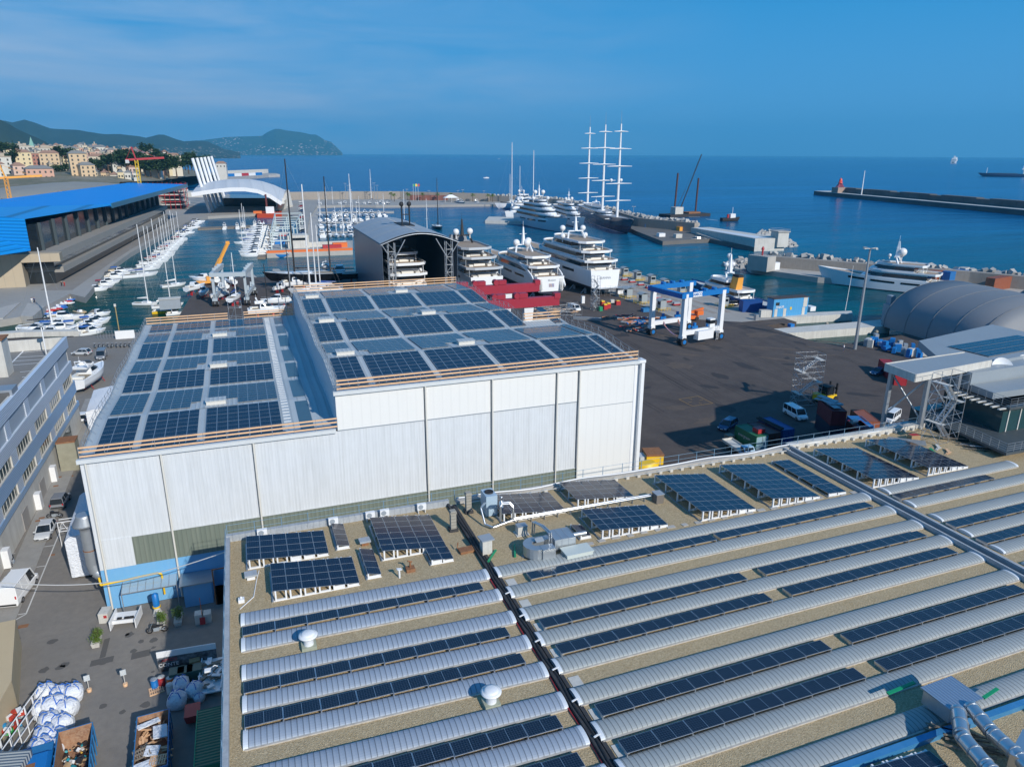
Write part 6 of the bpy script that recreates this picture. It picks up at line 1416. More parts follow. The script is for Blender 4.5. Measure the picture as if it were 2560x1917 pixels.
# boats ashore beside the small grey lift
def stands(t, L, B):
 mb = MB()
 for y in (-L*.25, L*.15):
  for s_ in (-1, 1): mb.beam((s_*B*.55, y, -1.9), (s_*B*.28, y, .1), .1, .1); mb.beam((s_*B*.55, y-.5, -1.9), (s_*B*.55, y+.5, -1.9), .1, .1)
  mb.box(-.3, .3, y-.3, y+.3, -1.9, -.4)
 mb.build('support_stand', red, t); return t
t = put('s', 'white sailing boat propped on red stands under the small grey lift', at(588, 745, 2)+V(0, 0, -.1), R(-20), None, L=9.5, mast=13); stands(t, 9.5, 3)
ash = [('c', 505, 702, 10, 60, 'white cabin cruiser ashore beside the orange crane'), ('c', 490, 722, 9, -40, 'white boat ashore left of the grey lift'), ('c', 508, 735, 8, 170, 'tall white boat ashore in front of the orange crane'), ('f', 545, 742, 9, 150, 'grey covered boat ashore under the left leg of the grey lift'), ('c', 558, 716, 7, 20, 'small white boat ashore behind the grey lift'), ('c', 575, 706, 7, 30, 'small white boat ashore at the water edge behind the lift'), ('f', 538, 700, 8, 10, 'white boat ashore just right of the orange crane foot'),
 ('f', 668, 780, 10.5, -88, 'white boat with a green waterline ashore by the dark mast'), ('c', 690, 756, 9, 92, 'white boat under blue covers ashore'), ('c', 745, 712, 12, -80, 'cream cabin boat ashore near the black sloop'), ('c', 700, 722, 5, -60, 'small tender ashore beside the black sloop'), ('f', 815, 688, 14, 170, 'white motor yacht ashore behind the white mast'), ('c', 850, 684, 14, 175, 'long white boat ashore left of the steel shed'), ('c', 800, 735, 12, 85, 'boat under white covers ashore left of the steel shed')]
ash.append(('f', 227, 946, 13, -14, 'white fly bridge cruiser ashore in the alley behind the striped office block'))
for i, (kd, x, y, L_, rz, lab) in enumerate(ash): t = put(kd, lab, at(x, y, 1.2)+V(0, 0, 0), R(rz), None, L=L_); stands(t, L_, L_*.3)
t = put('s', 'long black hulled sloop with a black mast ashore at the water edge', at(758, 700, 2.4), R(80), None, L=27, mast=38, hullm=blackhull, mastm=black, cover=dblk); stands(t, 27, 7)
t = put('s', 'black sloop with a dark mast ashore close to the steel shed', at(842, 696, 2.4), R(85), None, L=20, mast=33, hullm=blackhull, mastm=black, cover=dblk); stands(t, 20, 6)
t = put('s', 'sailing yacht ashore with the thick tall white mast', at(790, 734, 2.2), R(85), None, L=17, mast=32, cover=dwht, mastm=white); stands(t, 17, 5)
for i, (x, y, mh) in enumerate(((801, 728, 24), (811, 724, 20))): stands(put('s', '%s slimmer sailing boat ashore right of the thick white mast' % ORD[i], at(x, y, 1.6), R(88), None, L=12, mast=mh), 12, 4)
for i, (x, y, mh) in enumerate(((672, 790, 15), (726, 745, 18))): t = thing('bare_mast', ['dark bare mast standing upright by the low hall rear rail', 'second dark mast standing just left of the pale lamp post'][i], 'mast', at(x, y)); MB().tube((0, 0, 0), (0, 0, mh), .14, 6, 0, .1).build('pole', black, t); MB().tube((-1, 0, mh*.6), (1, 0, mh*.6), .05, 4).build('spreader', black, t)
# ---------------------------------------------------------------- superyachts
def radome(mb, x, y, z, r=.9): mb.lathe([(r*.25, -r*1.1), (r*.45, -r*.9), (r*.95, -r*.35), (r, .15*r), (r*.85, .6*r), (r*.45, .93*r), (.02, r)], (x, y, z), 14)
def superyacht(name, label, stern, bow, B, F, decks, hullm=None, arch=None, domes=(), mast=4., D=1.2, base_z=None, bandm=None, superm=None, group='superyachts', dkm=None, hole=None, windows=True, stern_w=.86, stripem=None):
 """stern, bow: world points at the waterline; decks: (f0, f1, width, height, nose, aft overhang)"""
 a, b = Vector(stern), Vector(bow); L = (b-a).xy.length; c = (a+b)/2; rz = -math.atan2(b.x-a.x, b.y-a.y)
 t = thing(name, label, 'yacht', (c.x, c.y, a.z if base_z is None else base_z), rz, group)
 sm = superm or gel; dk = dkm or deckteak
 rg = hull_rings(L, B, F, D, stern=stern_w, full=.45, rake=.10, sheer=.38, n=22)
 mb = MB(); mb.loft([r__[:3] for r__ in rg], 0, True, cap=(False, False), close=False); mb.loft([r__[4:] for r__ in rg], 0, True, cap=(False, False), close=False); mb.add([rg[0][i] for i in (6, 5, 4, 2, 1, 0)], [(0, 1, 2, 3, 4, 5)]); h = mb.build('hull', hullm or gel, t)
 mb = MB(); ub = []
 for k, r__ in enumerate(rg):
  f = k/(len(rg)-1); a_, d_, b_ = Vector(r__[2]), Vector(r__[3]), Vector(r__[4]); dd = d_.z*min(1, .35+f*2.6); ub.append([a_, (a_.x*.86, a_.y, dd*.55), (a_.x*.35, d_.y, dd*.9), (0, d_.y, dd), (b_.x*.35, d_.y, dd*.9), (b_.x*.86, b_.y, dd*.55), b_])
 mb.loft(ub, 0, True, cap=(False, False), close=False); mb.add(ub[0], [(6, 5, 4, 3, 2, 1, 0)]); mb.build('underbody', stripem or mat('antifouling', (.015, .02, .04), .5), t)
 mb = MB(); n = len(rg); mb.add([p for r__ in rg for p in ((r__[0][0]*.97, r__[0][1], r__[0][2]-.5), (r__[6][0]*.97, r__[6][1], r__[6][2]-.5))], [(2*i, 2*i+1, 2*i+3, 2*i+2) for i in range(n-1)]); mb.build('deck', dk, t)
 mb = MB()
 for side_ in (0, 6):
  mb.loft([[(r__[side_][0], r__[side_][1], r__[side_][2]), (r__[side_][0]*.97, r__[side_][1], r__[side_][2]+.02), (r__[side_][0]*.97, r__[side_][1], r__[side_][2]-.5)] for r__ in rg[:-1]], 0, False, cap=(False, False), close=False)
 mb.build('bulwark', hullm or gel, h)
 mb = MB()
 rs = [r__ for r__ in rg[:-1]]
 for sgn, i0 in ((-1, 2), (1, 4)):
  mb.loft([[(r__[i0][0]*1.01+sgn*.02, r__[i0][1], -.05), (r__[i0][0]*1.01+sgn*.03, r__[i0][1], .38)] for r__ in rs], 0, False, cap=(False, False), close=False)
 mb.build('boot_stripe', stripem or mat('antifouling', (.015, .02, .04), .5), h)
 if windows:
  mb = MB()
  for sgn, i0, i1 in ((-1, 0, 1), (1, 6, 5)):
   for fa, fb in ((4, 7), (8, 12), (13, 16)):
    q = []
    for k in range(fa, fb+1):
     r__ = rg[k]; P0, P1 = Vector(r__[i0]), Vector(r__[i1]); q.append((P1.lerp(P0, .35)+V(sgn*.04, 0, 0), P1.lerp(P0, .62)+V(sgn*.04, 0, 0)))
    mb.loft([[tuple(x), tuple(y)] for x, y in q], 0, False, cap=(False, False), close=False)
  mb.build('hull_window', darkglass, h)
 z = F-.5
 for k, (f0, f1, wf, hh, nose, aft) in enumerate(decks):
  y0, y1 = -L/2+L*f0, -L/2+L*f1; w = B/2*wf
  ns = nose*L
  hs = MB().loft([outl(w, y0, y1, ns, z), outl(w*.985, y0, y1-hh*.45, ns*.97, z+hh*.45), outl(w*.95, y0, y1-hh*1.4, ns*.9, z+hh-.25)], 0, False).build('deck_house', sm, t)
  MB().loft([outl(w*1.012, y0-.03, y1-hh*.38, ns*.98, z+hh*.36), outl(w*.985, y0-.03, y1-hh*1.05, ns*.93, z+hh*.80)], 0, False).build('window_band', bandm or darkglass, hs)
  ov = aft*L; y1s = y1-hh*1.2
  o0 = outl(w*1.05, y0-ov, y1s+.4, ns, z+hh-.25, aft=min(ov*.3, 2) if ov > 1 else 0); o1 = outl(w*1.07, y0-ov, y1s+.3, ns, z+hh, aft=min(ov*.3, 2) if ov > 1 else 0)
  o2 = outl(w*1.07, y0-ov, y1s+.3, ns, z+hh+.55, aft=min(ov*.3, 2) if ov > 1 else 0); o3 = outl(w*1.02, y0-ov+.2, y1s, ns, z+hh+.55, aft=min(ov*.3, 2) if ov > 1 else 0); o4 = outl(w*1.02, y0-ov+.2, y1s, ns, z+hh+.05, aft=min(ov*.3, 2) if ov > 1 else 0)
  sl = MB().loft([o0, o1, o2, o3, o4], 0, False, cap=(True, False)).build('deck_slab', sm, t)
  MB().add([(p[0], p[1], p[2]) for p in o4], [tuple(range(len(o4)))]).build('teak', dk, sl)
  if ov > 1.5:
   mb = MB()
   for s_ in (-1, 1): mb.tube((s_*w*.9, y0-ov*.75, z-.3), (s_*w*.9, y0-ov*.75, z+hh), .09, 6)
   mb.build('pillar', sm, sl)
   mb = MB(); mb.box(-w*.35, w*.35, y0-ov*.65, y0-ov*.35, z+.05, z+.75); mb.box(-w*.7, -w*.45, y0-ov*.8, y0-ov*.3, z+.05, z+.6); mb.box(w*.45, w*.7, y0-ov*.8, y0-ov*.3, z+.05, z+.6); mb.build('furniture', gelwarm, sl)
  z += hh
 ym = -L/2+L*(arch if arch is not None else (decks[-1][0]+decks[-1][1])/2)
 w = B/2*decks[-1][2]*.7
 mb = MB()
 for s_ in (-1, 1): mb.beam((s_*w, ym-1.5, z), (s_*w*.75, ym-.3, z+2.6), .5, .5)
 mb.beam((-w*.85, ym-.3, z+2.6), (w*.85, ym-.3, z+2.6), 1.2, .35)
 mb.loft([[(-.5, ym-1.2, z+2.6), (.5, ym-1.2, z+2.6), (.5, ym+.4, z+2.6), (-.5, ym+.4, z+2.6)], [(-.18, ym-.5, z+2.6+mast), (.18, ym-.5, z+2.6+mast), (.18, ym, z+2.6+mast), (-.18, ym, z+2.6+mast)]], 0, False)
 mb.tube((0, ym-.2, z+2.6+mast), (0, ym-.2, z+4.6+mast), .05, 5); mb.beam((-1.3, ym, z+2.6+mast*.6), (1.3, ym, z+2.6+mast*.6), .3, .12)
 mb.build('mast', superm and bandm and black or sm, t)
 for (dx, dy, dz, r_) in domes:
  mb = MB(); radome(mb, dx, ym+dy, z+dz, r_); mb.tube((dx, ym+dy, z+dz-r_*2.2), (dx, ym+dy, z+dz-r_), .2, 6); mb.build('radome', mat('radome_white', (.75, .76, .77), .35), t)
 return t, L, z
# three yachts in dry dock and one in the shed (axis along the yard)
greyhull = mat('hull_light_grey', (.55, .58, .62), .2); bronze = mat('super_dark_grey', (.12, .14, .17), .3)
def dry(nm, label, x, y0, L, B, F, decks, **k):
 zb = 2.6
 r = superyacht(nm, label, (x, y0, 0), (x, y0+L, 0), B, F, decks, D=2.6, base_z=zb, **k)
 t = r[0]; mb = MB()
 for i in range(7):
  y = -L*.42+i*L*.13; mb.box(-.4, .4, y-.4, y+.4, -zb, -1.9)
  for s_ in (-1, 1): mb.beam((s_*B*.5, y, -zb), (s_*B*.34, y, -.6), .25, .25); mb.box(s_*B*.36-.3, s_*B*.36+.3, y-.3, y+.3, -zb, -1.2)
 mb.build('keel_support', greyp, t)
 return r
g = at(1513, 738);
ysc, Lsc, zsc = dry('superyacht', 'large white four deck superyacht on supports with rounded stern, behind the scaffold tower', g.x-.3, g.y+0, 68, 12.4, 5.8,
 [(.10, .80, .93, 2.9, .18, .075), (.17, .74, .88, 2.8, .18, .10), (.26, .60, .76, 2.7, .14, .13)], arch=.36, domes=((-4.0, 2, 3.4, 1.05), (4.0, 2, 3.2, 1.05), (4.1, 0, 1.0, .9), (-5.2, -1, .9, .9)), mast=5)
text('SEANNA', 1.1, greyp, ysc, (0, -Lsc/2-.06, 3.2), (R(90), 0, 0), 'ship_name')
g = at(1378, 748)
yil, Lil, zil = dry('superyacht', 'sleek white superyacht with arched sides and a painted panel on the stern', g.x-.3, g.y, 60, 11, 4.8,
 [(.16, .78, .93, 2.8, .2, .10), (.27, .62, .80, 2.5, .14, .12)], arch=.42, domes=((-2.4, 0, 3.2, 1.2), (1.2, -1, 3.2, 1.3), (2.6, 1.5, 3.5, 1.2)), mast=6, superm=gel)
text('illusion', 1.0, greyp, yil, (.4, -Lil/2-.06, 3.6), (R(90), 0, 0), 'ship_name')
MB().box(-.6, 1.2, -Lil/2-.08, -Lil/2-.04, 1.4, 2.5).build('painted_panel', mat('panel_print', (.15, .3, .6), .5, noise=((2.5, .8, (.75, .7, .2)), (4, .6, (.6, .08, .1)))), yil)
mb = MB()
for s_ in (-1, 1):
 pts = [V(s_*5.2, -Lil/2+20, 7.8), V(s_*5.5, -Lil/2+14, 7.4), V(s_*5.5, -Lil/2+8, 6.4), V(s_*5.4, -Lil/2+3.5, 4.7), V(s_*5.0, -Lil/2-.2, 1.5)]
 mb = MB()
 for a, b in zip(pts, pts[1:]): mb.beam(a, b, .35, .9)
 mb.build('side_arch', gel, yil)
mb = MB()
for s_ in (-1, 1):
 for k in range(9): mb.box(s_*3.6-.6, s_*3.6+.6, -Lil/2-.9+k*.1, -Lil/2-.2+k*.3, .6+k*.4, .75+k*.4)
mb.build('stern_stair', deckgrey, yil)
g = at(1222, 752)
ygr, Lgr, zgr = dry('superyacht', 'grey and white superyacht with a dark radar mast beside the open steel shed', g.x-.2, g.y+1, 60, 12.6, 5.0,
 [(.10, .78, .93, 2.8, .2, .09), (.20, .70, .86, 2.7, .16, .11), (.30, .60, .78, 2.6, .14, .15)], arch=.46, domes=((-2.4, -1, 3.9, 1.1), (2.6, -1, 4.0, 1.1)), mast=5.5, superm=mat('super_pale_grey', (.50, .54, .58), .3), bandm=darkglass, dkm=deckteak)
mb = MB(); mb.loft([outl(3.3, 1.5, 7, 2, zgr), outl(2.6, 2, 6, 2, zgr+2.4)], 0, False).build('dark_dome_house', bronze, ygr)
mb = MB()
for k, (s_, yy, zz) in enumerate(((-1, -26, 3.2), (1, -26, 3.2), (-1, -20, 7.2), (1, -20, 7.2))): mb.add([(s_*1.2, yy-2, zz), (s_*6.5, yy-2, zz-.5), (s_*6.5, yy+2.6, zz-.5), (s_*1.2, yy+2.6, zz)], [(0, 1, 2, 3)])
mb.build('awning', greyp, ygr)
g = V(46.5, 213, 0)
ysh, Lsh, zsh = dry('superyacht', 'white superyacht standing inside the open arched steel shed', g.x, g.y, 46, 11.6, 4.8, [(.10, .78, .92, 3.0, .2, .08), (.15, .7, .9, 3.0, .16, .11), (.25, .6, .7, 2.6, .1, .1)], arch=.5, domes=(), mast=2)
MB().box(-1.8, 1.8, -Lsh/2-.08, -Lsh/2-.03, .5, 1.1).build('stern_vent', black, ysh)
# floating yachts
s_, b_ = atw(1302, 556), atw(1418, 584)
superyacht('superyacht', 'biggest white superyacht afloat, sweeping lines, bow towards the three-master', s_, b_, 13.5, 6.8, [(.10, .84, .95, 3.1, .22, .05), (.16, .74, .88, 3.0, .2, .05), (.24, .66, .78, 2.8, .18, .05), (.32, .56, .6, 2.4, .12, .05)], arch=.42, domes=((-2.8, 0, 5.0, 1.4), (2.8, 0, 5.0, 1.4), (-5, 3, 1.2, 1.2), (5.4, 3, 1.2, 1.2)), mast=7, hullm=greyhull)
s_, b_ = atw(1385, 545), atw(1462, 574)
superyacht('superyacht', 'white superyacht half hidden between the biggest yacht and the three-master', s_, b_, 10.5, 5.6, [(.12, .80, .93, 2.9, .18, .06), (.2, .72, .85, 2.8, .16, .06), (.3, .62, .7, 2.6, .12, .06)], arch=.5, domes=((-2.2, 0, 3.6, 1.1), (2.2, 0, 3.6, 1.1)), mast=6)
s_, b_ = atw(1318, 533), atw(1262, 548)
superyacht('superyacht', 'slender white superyacht lying behind the concrete jetty, bow to the left', s_, b_, 9, 4.2, [(.15, .7, .9, 2.7, .18, .05), (.22, .6, .8, 2.6, .16, .06)], arch=.35, domes=((-1.5, 0, 3.0, 1.1), (1.5, 0, 3.0, 1.1)), mast=4)
s_, b_ = atw(1322, 522), atw(1278, 530)
superyacht('superyacht', 'white superyacht with tall upper decks behind the slender one', s_, b_, 9.5, 5, [(.12, .8, .93, 2.9, .2, .06), (.2, .72, .88, 2.8, .18, .06), (.3, .6, .8, 2.6, .14, .06)], arch=.45, domes=((-2, 0, 3.2, 1.2), (2, 0, 3.2, 1.2)), mast=5)
s_, b_ = atw(2366, 739), atw(2040, 704)
yr, Lr, zr_ = superyacht('superyacht', 'long white motor yacht moored at the inner mole on the right, big round radome', s_, b_, 9.5, 4.6, [(.14, .66, .92, 2.8, .16, .08), (.24, .60, .84, 2.6, .18, .08)], arch=.40, domes=((0.6, -1.6, 4.2, 1.5), (-.4, 2.2, 2.9, .6)), mast=5.5)
mb = MB(); mb.prism([(q.x, q.y) for q in (atw(1213, 559), atw(1318, 562), atw(1330, 551), atw(1222, 549))], -6, .1); tag(mb.build('jetty', conc_white), 'pale concrete jetty left of the biggest superyacht', 'jetty')
# two modern sloops behind the jetty
def big_sloop(label, x, y, rz, L, mh, hm):
 t = put('s', label, atw(x, y), rz, None, L=L, mast=mh, hullm=hm, mastm=white, cover=dwht); return t
big_sloop('big white sloop with the tallest single mast, left of the superyachts', 1290, 521, R(100), 44, 52, gel)
big_sloop('white sloop whose mast rises from behind the biggest superyacht', 1342, 528, R(100), 38, 46, gel)
big_sloop('sloop with a shorter mast between the two tall masts', 1306, 512, R(100), 30, 33, gel)
big_sloop('classic sloop with a brown mast behind the left tall mast', 1281, 512, R(95), 26, 26, blackhull)
# three-master
bw = atw(1586, 592); m3 = at(1542, 549, 4.0);
M_ = [(1468, 523, 318), (1504, 536, 312), (1542, 549, 310)]
P3 = [at(x, y, 4.5) for x, y, _ in M_]
ax = (P3[2]-P3[0]); ax.z = 0; ax.normalize()
bowp = P3[2]+ax*40; sternp = P3[0]-ax*30
fal, Lf, zf = superyacht('three_master', 'navy hulled three-masted ship with white yards and no sails, at the outer mole', (sternp.x, sternp.y, WZ), (bowp.x, bowp.y, WZ), 13.5, 7.2, [(.16, .62, .85, 2.3, .14, .04), (.24, .50, .7, 2.1, .12, .03)], hullm=navy, windows=False, domes=(), mast=1.5, group=None, dkm=mat('pale_teak', (.36, .36, .37), .7), stripem=mat('stripe_pale', (.45, .35, .42), .4), stern_w=.7)
fal['category'] = 'sailing ship'
inv = fal.matrix_world.copy();
c_ = (sternp+bowp)/2; rzf = -math.atan2(bowp.x-sternp.x, bowp.y-sternp.y)
for k, (x, y, yt) in enumerate(M_):
 p = P3[k]; ly = (p-c_).dot(ax); H_ = hgt(p, yt)-WZ; zb = 4.5
 mo = MB().tube((0, ly, zb), (0, ly, zb+(H_-zb)*.5), .95, 12, 0, .8).tube((0, ly, zb+(H_-zb)*.5), (0, ly, H_), .8, 12, 0, .45).build('mast', white, fal)
 MB().tube((0, ly, H_), (0, ly, H_+8), .12, 5, 0, .05).build('antenna', greyp, mo)
 hl_ = [9.5, 9.8, 9.8, 9.4, 8.2, 5.2]
 for j, (f, hw) in enumerate(zip((.045, .23, .405, .58, .755, .925), hl_)):
  z = zb+(H_-zb)*f; rot = .35
  d1 = V(math.cos(rot), math.sin(rot), 0);
  if k == 0: hw *= .9
  a_, b_, m_ = V(0, ly+.9, z)-d1*hw, V(0, ly+.9, z)+d1*hw, V(0, ly+1.2, z+.15)
  MB().tube(a_, m_, .18, 6, 0, .42).tube(m_, b_, .42, 6, 0, .18).build('yard', white, fal)
mb = MB(); p = P3[2]; ly = (p-c_).dot(ax)
for dx in (-1.6, 5.5): radome(mb, dx, ly+.5+dx*.36, 4.5+(hgt(p, 310)-WZ-4.5)*.44, 1.0)
mb.build('radome', white, fal)
# ================================================================ shed, cranes, yard equipment
def at_y(x, y, Y):
 d = fwd*FPX+r2*(x-1280)-u2*(y-958.5); t = Y/d.y; return Vector((d.x*t, Y, CAMH+d.z*t))
t = thing('steel_shed', 'tall open ended steel shed with an arched grey roof over a superyacht', 'shed')
X0, X1, Y0, Y1, ZE, ZA = 37.5, 59.8, 208, 262, 20, 22.9
def arc(y, dz=0, ov=0): return [(X0-ov+(X1-X0+2*ov)*k/14, y, ZE+dz+(ZA-ZE)*math.sin(math.pi*k/14)) for k in range(15)]
mb = MB(); mb.loft([arc(Y0, .3, .5), arc(Y1, .3, .5)], 0, False, cap=(False, False), close=False); mb.loft([arc(Y0, 0, .5), arc(Y1, 0, .5)], 0, False, cap=(False, False), close=False); mb.build('roof', mat('shed_membrane', (.32, .36, .40), .5, noise=(.3, .3, (.22, .25, .29))), t)
mb = MB()
for y in (Y0, Y0+14, Y0+27, Y0+41, Y1): mb.loft([arc(y-.12, .34, .55), arc(y+.12, .36, .55)], 0, False, cap=(False, False), close=False)
mb.loft([[(48.4, Y0, ZA+.32), (48.9, Y0, ZA+.32)], [(48.4, Y1, ZA+.32), (48.9, Y1, ZA+.32)]], 0, False, cap=(False, False), close=False); mb.build('seam', conc_white, t)
MB().box(X0-.1, X0, Y0, Y1, 0, ZE).build('wall', ironstreak, t); MB().box(X1, X1+.1, Y0, Y1, 0, ZE).build('wall', ironstreak, t); MB().prism([(X0, Y1), (X1, Y1), (X1, Y1+.1), (X0, Y1+.1)], 0, ZE+1).build('wall', ironstreak, t)
mb = MB()
for xa in (X0+2.6, X1-2.6):
 for dx in (0, 1.9):
  for dy in (0, 1.6): mb.tube((xa-.95+dx, Y0-.6+dy, 0), (xa-.95+dx, Y0-.6+dy, ZE+.4), .15, 5)
 for k in range(9):
  z = k*2.25; a, b = (z, z+2.25) if k % 2 else (z+2.25, z)
  mb.tube((xa-.95, Y0-.6, a), (xa+.95, Y0-.6, b), .09, 4); mb.tube((xa-.95, Y0-.6, z), (xa+.95, Y0-.6, z), .09, 4)
 s_ = 1 if xa < 48 else -1
 mb.tube((xa+s_*.9, Y0-.6, ZE-4), (xa+s_*4, Y0-.6, ZE+1.3), .18, 5); mb.tube((xa-s_*.9, Y0-.6, ZE-3), (xa-s_*2.8, Y0-.6, ZE), .15, 5)
pts = arc(Y0-.6, -.1, .5)
for a, b in zip(pts, pts[1:]): mb.tube(a, b, .16, 5)
mb.build('portal_truss', steel, t)
MB().box(47.5, 51.8, 228, 240, ZA-.1, ZA+.42).build('roof_opening', black, t)
mt_ = MB()
for x in (48.2, 50.6): mt_.tube((x, 230, ZA), (x, 230, ZA+6), .25, 6); radome(mt_, x, 230, ZA+6.8, .75)
mt_.beam((48.2, 230, ZA+3.6), (50.6, 230, ZA+3.6), .2, .3); mt_.build('ship_mast', black, t)
# lamp posts
def lamp(px, py, ytop, label, arm=3, r=.13, z=0):
 g = at(px, py, z); h = hgt(g, ytop)-z; t = thing('floodlight_mast', label, 'lamp post', g)
 MB().tube((0, 0, 0), (0, 0, h), r*1.6, 8, 0, r*.8).build('pole', steel, t); mb = MB()
 for k in range(4): a = k*math.pi/2; mb.beam((0, 0, h), (arm*.5*math.cos(a), arm*.5*math.sin(a), h+.15), .3, .12); mb.cbox((arm*.5*math.cos(a), arm*.5*math.sin(a), h+.1), (.6, .6, .18))
 mb.build('head', conc_white, t); return t
lamp(2137, 873, 622, 'tall grey floodlight mast on the yard edge in front of the moored yacht', 3.4, .26)
lamp(905, 712, 593, 'pale floodlight mast in front of the left wall of the steel shed', 3.0, .2)
lamp(728, 742, 632, 'pale lamp post among the boats ashore behind the hangar', 1.6, .14)
t = thing('rusty_pole', 'rusty yellow pole with a camera head by the basin fence', 'pole', at(298, 828)); h_ = hgt(at(298, 828), 766); MB().tube((0, 0, 0), (0, 0, h_), .13, 8).build('pole', mat('pole_ochre', (.4, .28, .12), .7), t); MB().cbox((0, 0, h_+.3), (.5, .5, .7)).build('head', conc_white, t)
mb = MB()
a_, b_ = at(245, 848), at(350, 845)
for k in range(15): q = a_.lerp(b_, k/14); mb.tube(q, q+V(0, 0, 2.2), .05, 5)
for z in (.1, 2.1): mb.tube(a_+V(0, 0, z), b_+V(0, 0, z), .03, 4)
o = tag(mb.build('mesh_fence', steel), 'tall mesh fence along the basin edge behind the scooters', 'fence')
tag(MB().cbox(at(314, 847)+V(0, 0, 1.1), (4.4, .08, 2.1)).build('white_board', white), 'plain white board fixed on the basin fence', 'board')
# travel lifts ------------------------------------------------
def lift(name, label, A, B, Cc, H, legm, topm, LW=1.0, wheelm=blue, cabin=True, letters=None):
 """A near-left, B near-right... ground points: A-B is the closed end, B-C one side"""
 A, B, Cc = Vector(A), Vector(B), Vector(Cc); D = A+Cc-B; t = thing(name, label, 'boat lift')
 u = (Cc-B).normalized(); v = (A-B).normalized(); rz = math.atan2(u.y, u.x)
 for P in (A, B, Cc, D):
  MB().cbox((P.x, P.y, H/2+1.0), (LW, LW*.9, H-2.6), rz).build('leg', legm, t)
  w = MB(); n_ = v
  for s_ in (-.55, .55): w.tube(P+n_*(s_-.35)+V(0, 0, 1.0), P+n_*(s_+.35)+V(0, 0, 1.0), 1.0, 18)
  wh_ = w.build('wheel', black, t); w = MB(); w.tube(P-n_*.96+V(0, 0, 1.0), P+n_*.96+V(0, 0, 1.0), .52, 14); w.build('rim', wheelm, wh_)
  MB().cbox((P.x, P.y, 2.1), (1.3, 1.5, .8), rz).build('bogie', legm, t)
 for a, b in ((B, Cc), (A, D)):
  MB().beam(a-u*.4+V(0, 0, 3.1), b+u*.4+V(0, 0, 3.1), .9, 1.1).build('lower_beam', legm, t)
  MB().beam(a-u*1+V(0, 0, H-.6), b+u*1.6+V(0, 0, H-.6), 1.0, 1.25).build('top_beam', topm, t)
 MB().beam(A+v*.6-u*.9+V(0, 0, H-.7), B-v*.6-u*.9+V(0, 0, H-.7), 1.3, 1.2).build('cross_beam', topm, t)
 mb = MB()
 for a, b in ((B, Cc), (A, D)):
  for f in (.25, .5, .75): q = a.lerp(b, f); mb.cbox(q+V(0, 0, H+.3), (1.1, .8, .5), rz); mb.tube(q+V(0, 0, H+.3)-v*.6, q+V(0, 0, H+.3)+v*.6, .35, 10)
 mb.build('winch', topm, t); mb = MB()
 for a, b in ((B, Cc), (A, D)):
  for f in (.3, .7): q = a.lerp(b, f); mb.cbox(q+V(0, 0, 4.2), (1.8, .5, .6), rz); mb.cbox(q+V(0, 0, 4.8), (.6, .5, 1.0), rz)
 mb.build('sling_block', topm, t)
 mb = MB()
 for f in (.3, .7):
  p, q = B.lerp(Cc, f), A.lerp(D, f); pts = [p+V(0, 0, 4.0)]+[p.lerp(q, .08+.84*k/8)+V(0, 0, 3.2-2.6*math.sin(math.pi*(.12+.76*k/8))) for k in range(9)]+[q+V(0, 0, 4.0)]
  for a, b in zip(pts, pts[1:]): mb.beam(a, b, .35, .06)
 mb.build('sling', mat('sling_orange_blue', (.35, .16, .1), .8, noise=(.5, .8, (.03, .12, .4))), t)
 if cabin:
  q = B.lerp(Cc, .50)-v*.9; MB().cbox((q.x, q.y, 2.3), (5.2, 1.6, 2.2), rz).build('engine_box', white, t)
  q = B.lerp(Cc, .72)-v*.1; cb = MB().cbox((q.x, q.y, 4.8), (1.7, 1.5, 2.2), rz).build('cabin', white, t); MB().cbox((q.x, q.y, 5.1), (1.74, 1.54, .9), rz).build('window', darkglass, cb)
  q = B.lerp(Cc, .88)-v*.9; mb = MB()
  for k in range(9): mb.cbox((q.x, q.y, .5+k*.35), (.7, .06, .05), rz)
  for s_ in (-.35, .35): mb.tube(q+u*s_+V(0, 0, .2), q+u*s_+V(0, 0, 4.4), .04, 4)
  mb.build('ladder', white, t)
 if letters:
  q = B.lerp(Cc, .28)-v*.53; MB().cbox((q.x, q.y, H-.6), (3.0, .05, 1.15), rz).build('name_plate', white, t); q = q-v*.04; text(letters, .95, blue, t, (q.x, q.y, H-.6), (R(90), 0, rz), 'lettering', .01, bold=.02)
  q = A.lerp(B, .45)-u*1.6; text(letters, .8, skyblue, t, (q.x, q.y, H-.7), (R(90), 0, math.atan2(B.y-A.y, B.x-A.x)), 'lettering')
 return t
lift('travel_lift', 'white and blue four wheeled boat lift standing in the open yard', (97.9, 159.2, 0), (99.5, 147.2, 0), (111.9, 149.4, 0), 13.1, white, blue, 1.15, letters='AMICO')
ga, gb_, gc = at(636, 832) if False else at(541, 764), at(620, 763), at(636, 742)
a_, b_, c_ = at(540, 766), at(619, 763), at(636, 738)
lift('travel_lift', 'smaller grey boat lift over a propped sailing boat behind the low hall', b_+(a_-b_)*0, a_, a_+(c_-b_)*1.0, 10.5, mat('lift_pale_grey', (.42, .48, .52), .45), mat('lift_pale_grey', (.42, .48, .52), .45), .8, greyp, cabin=False)
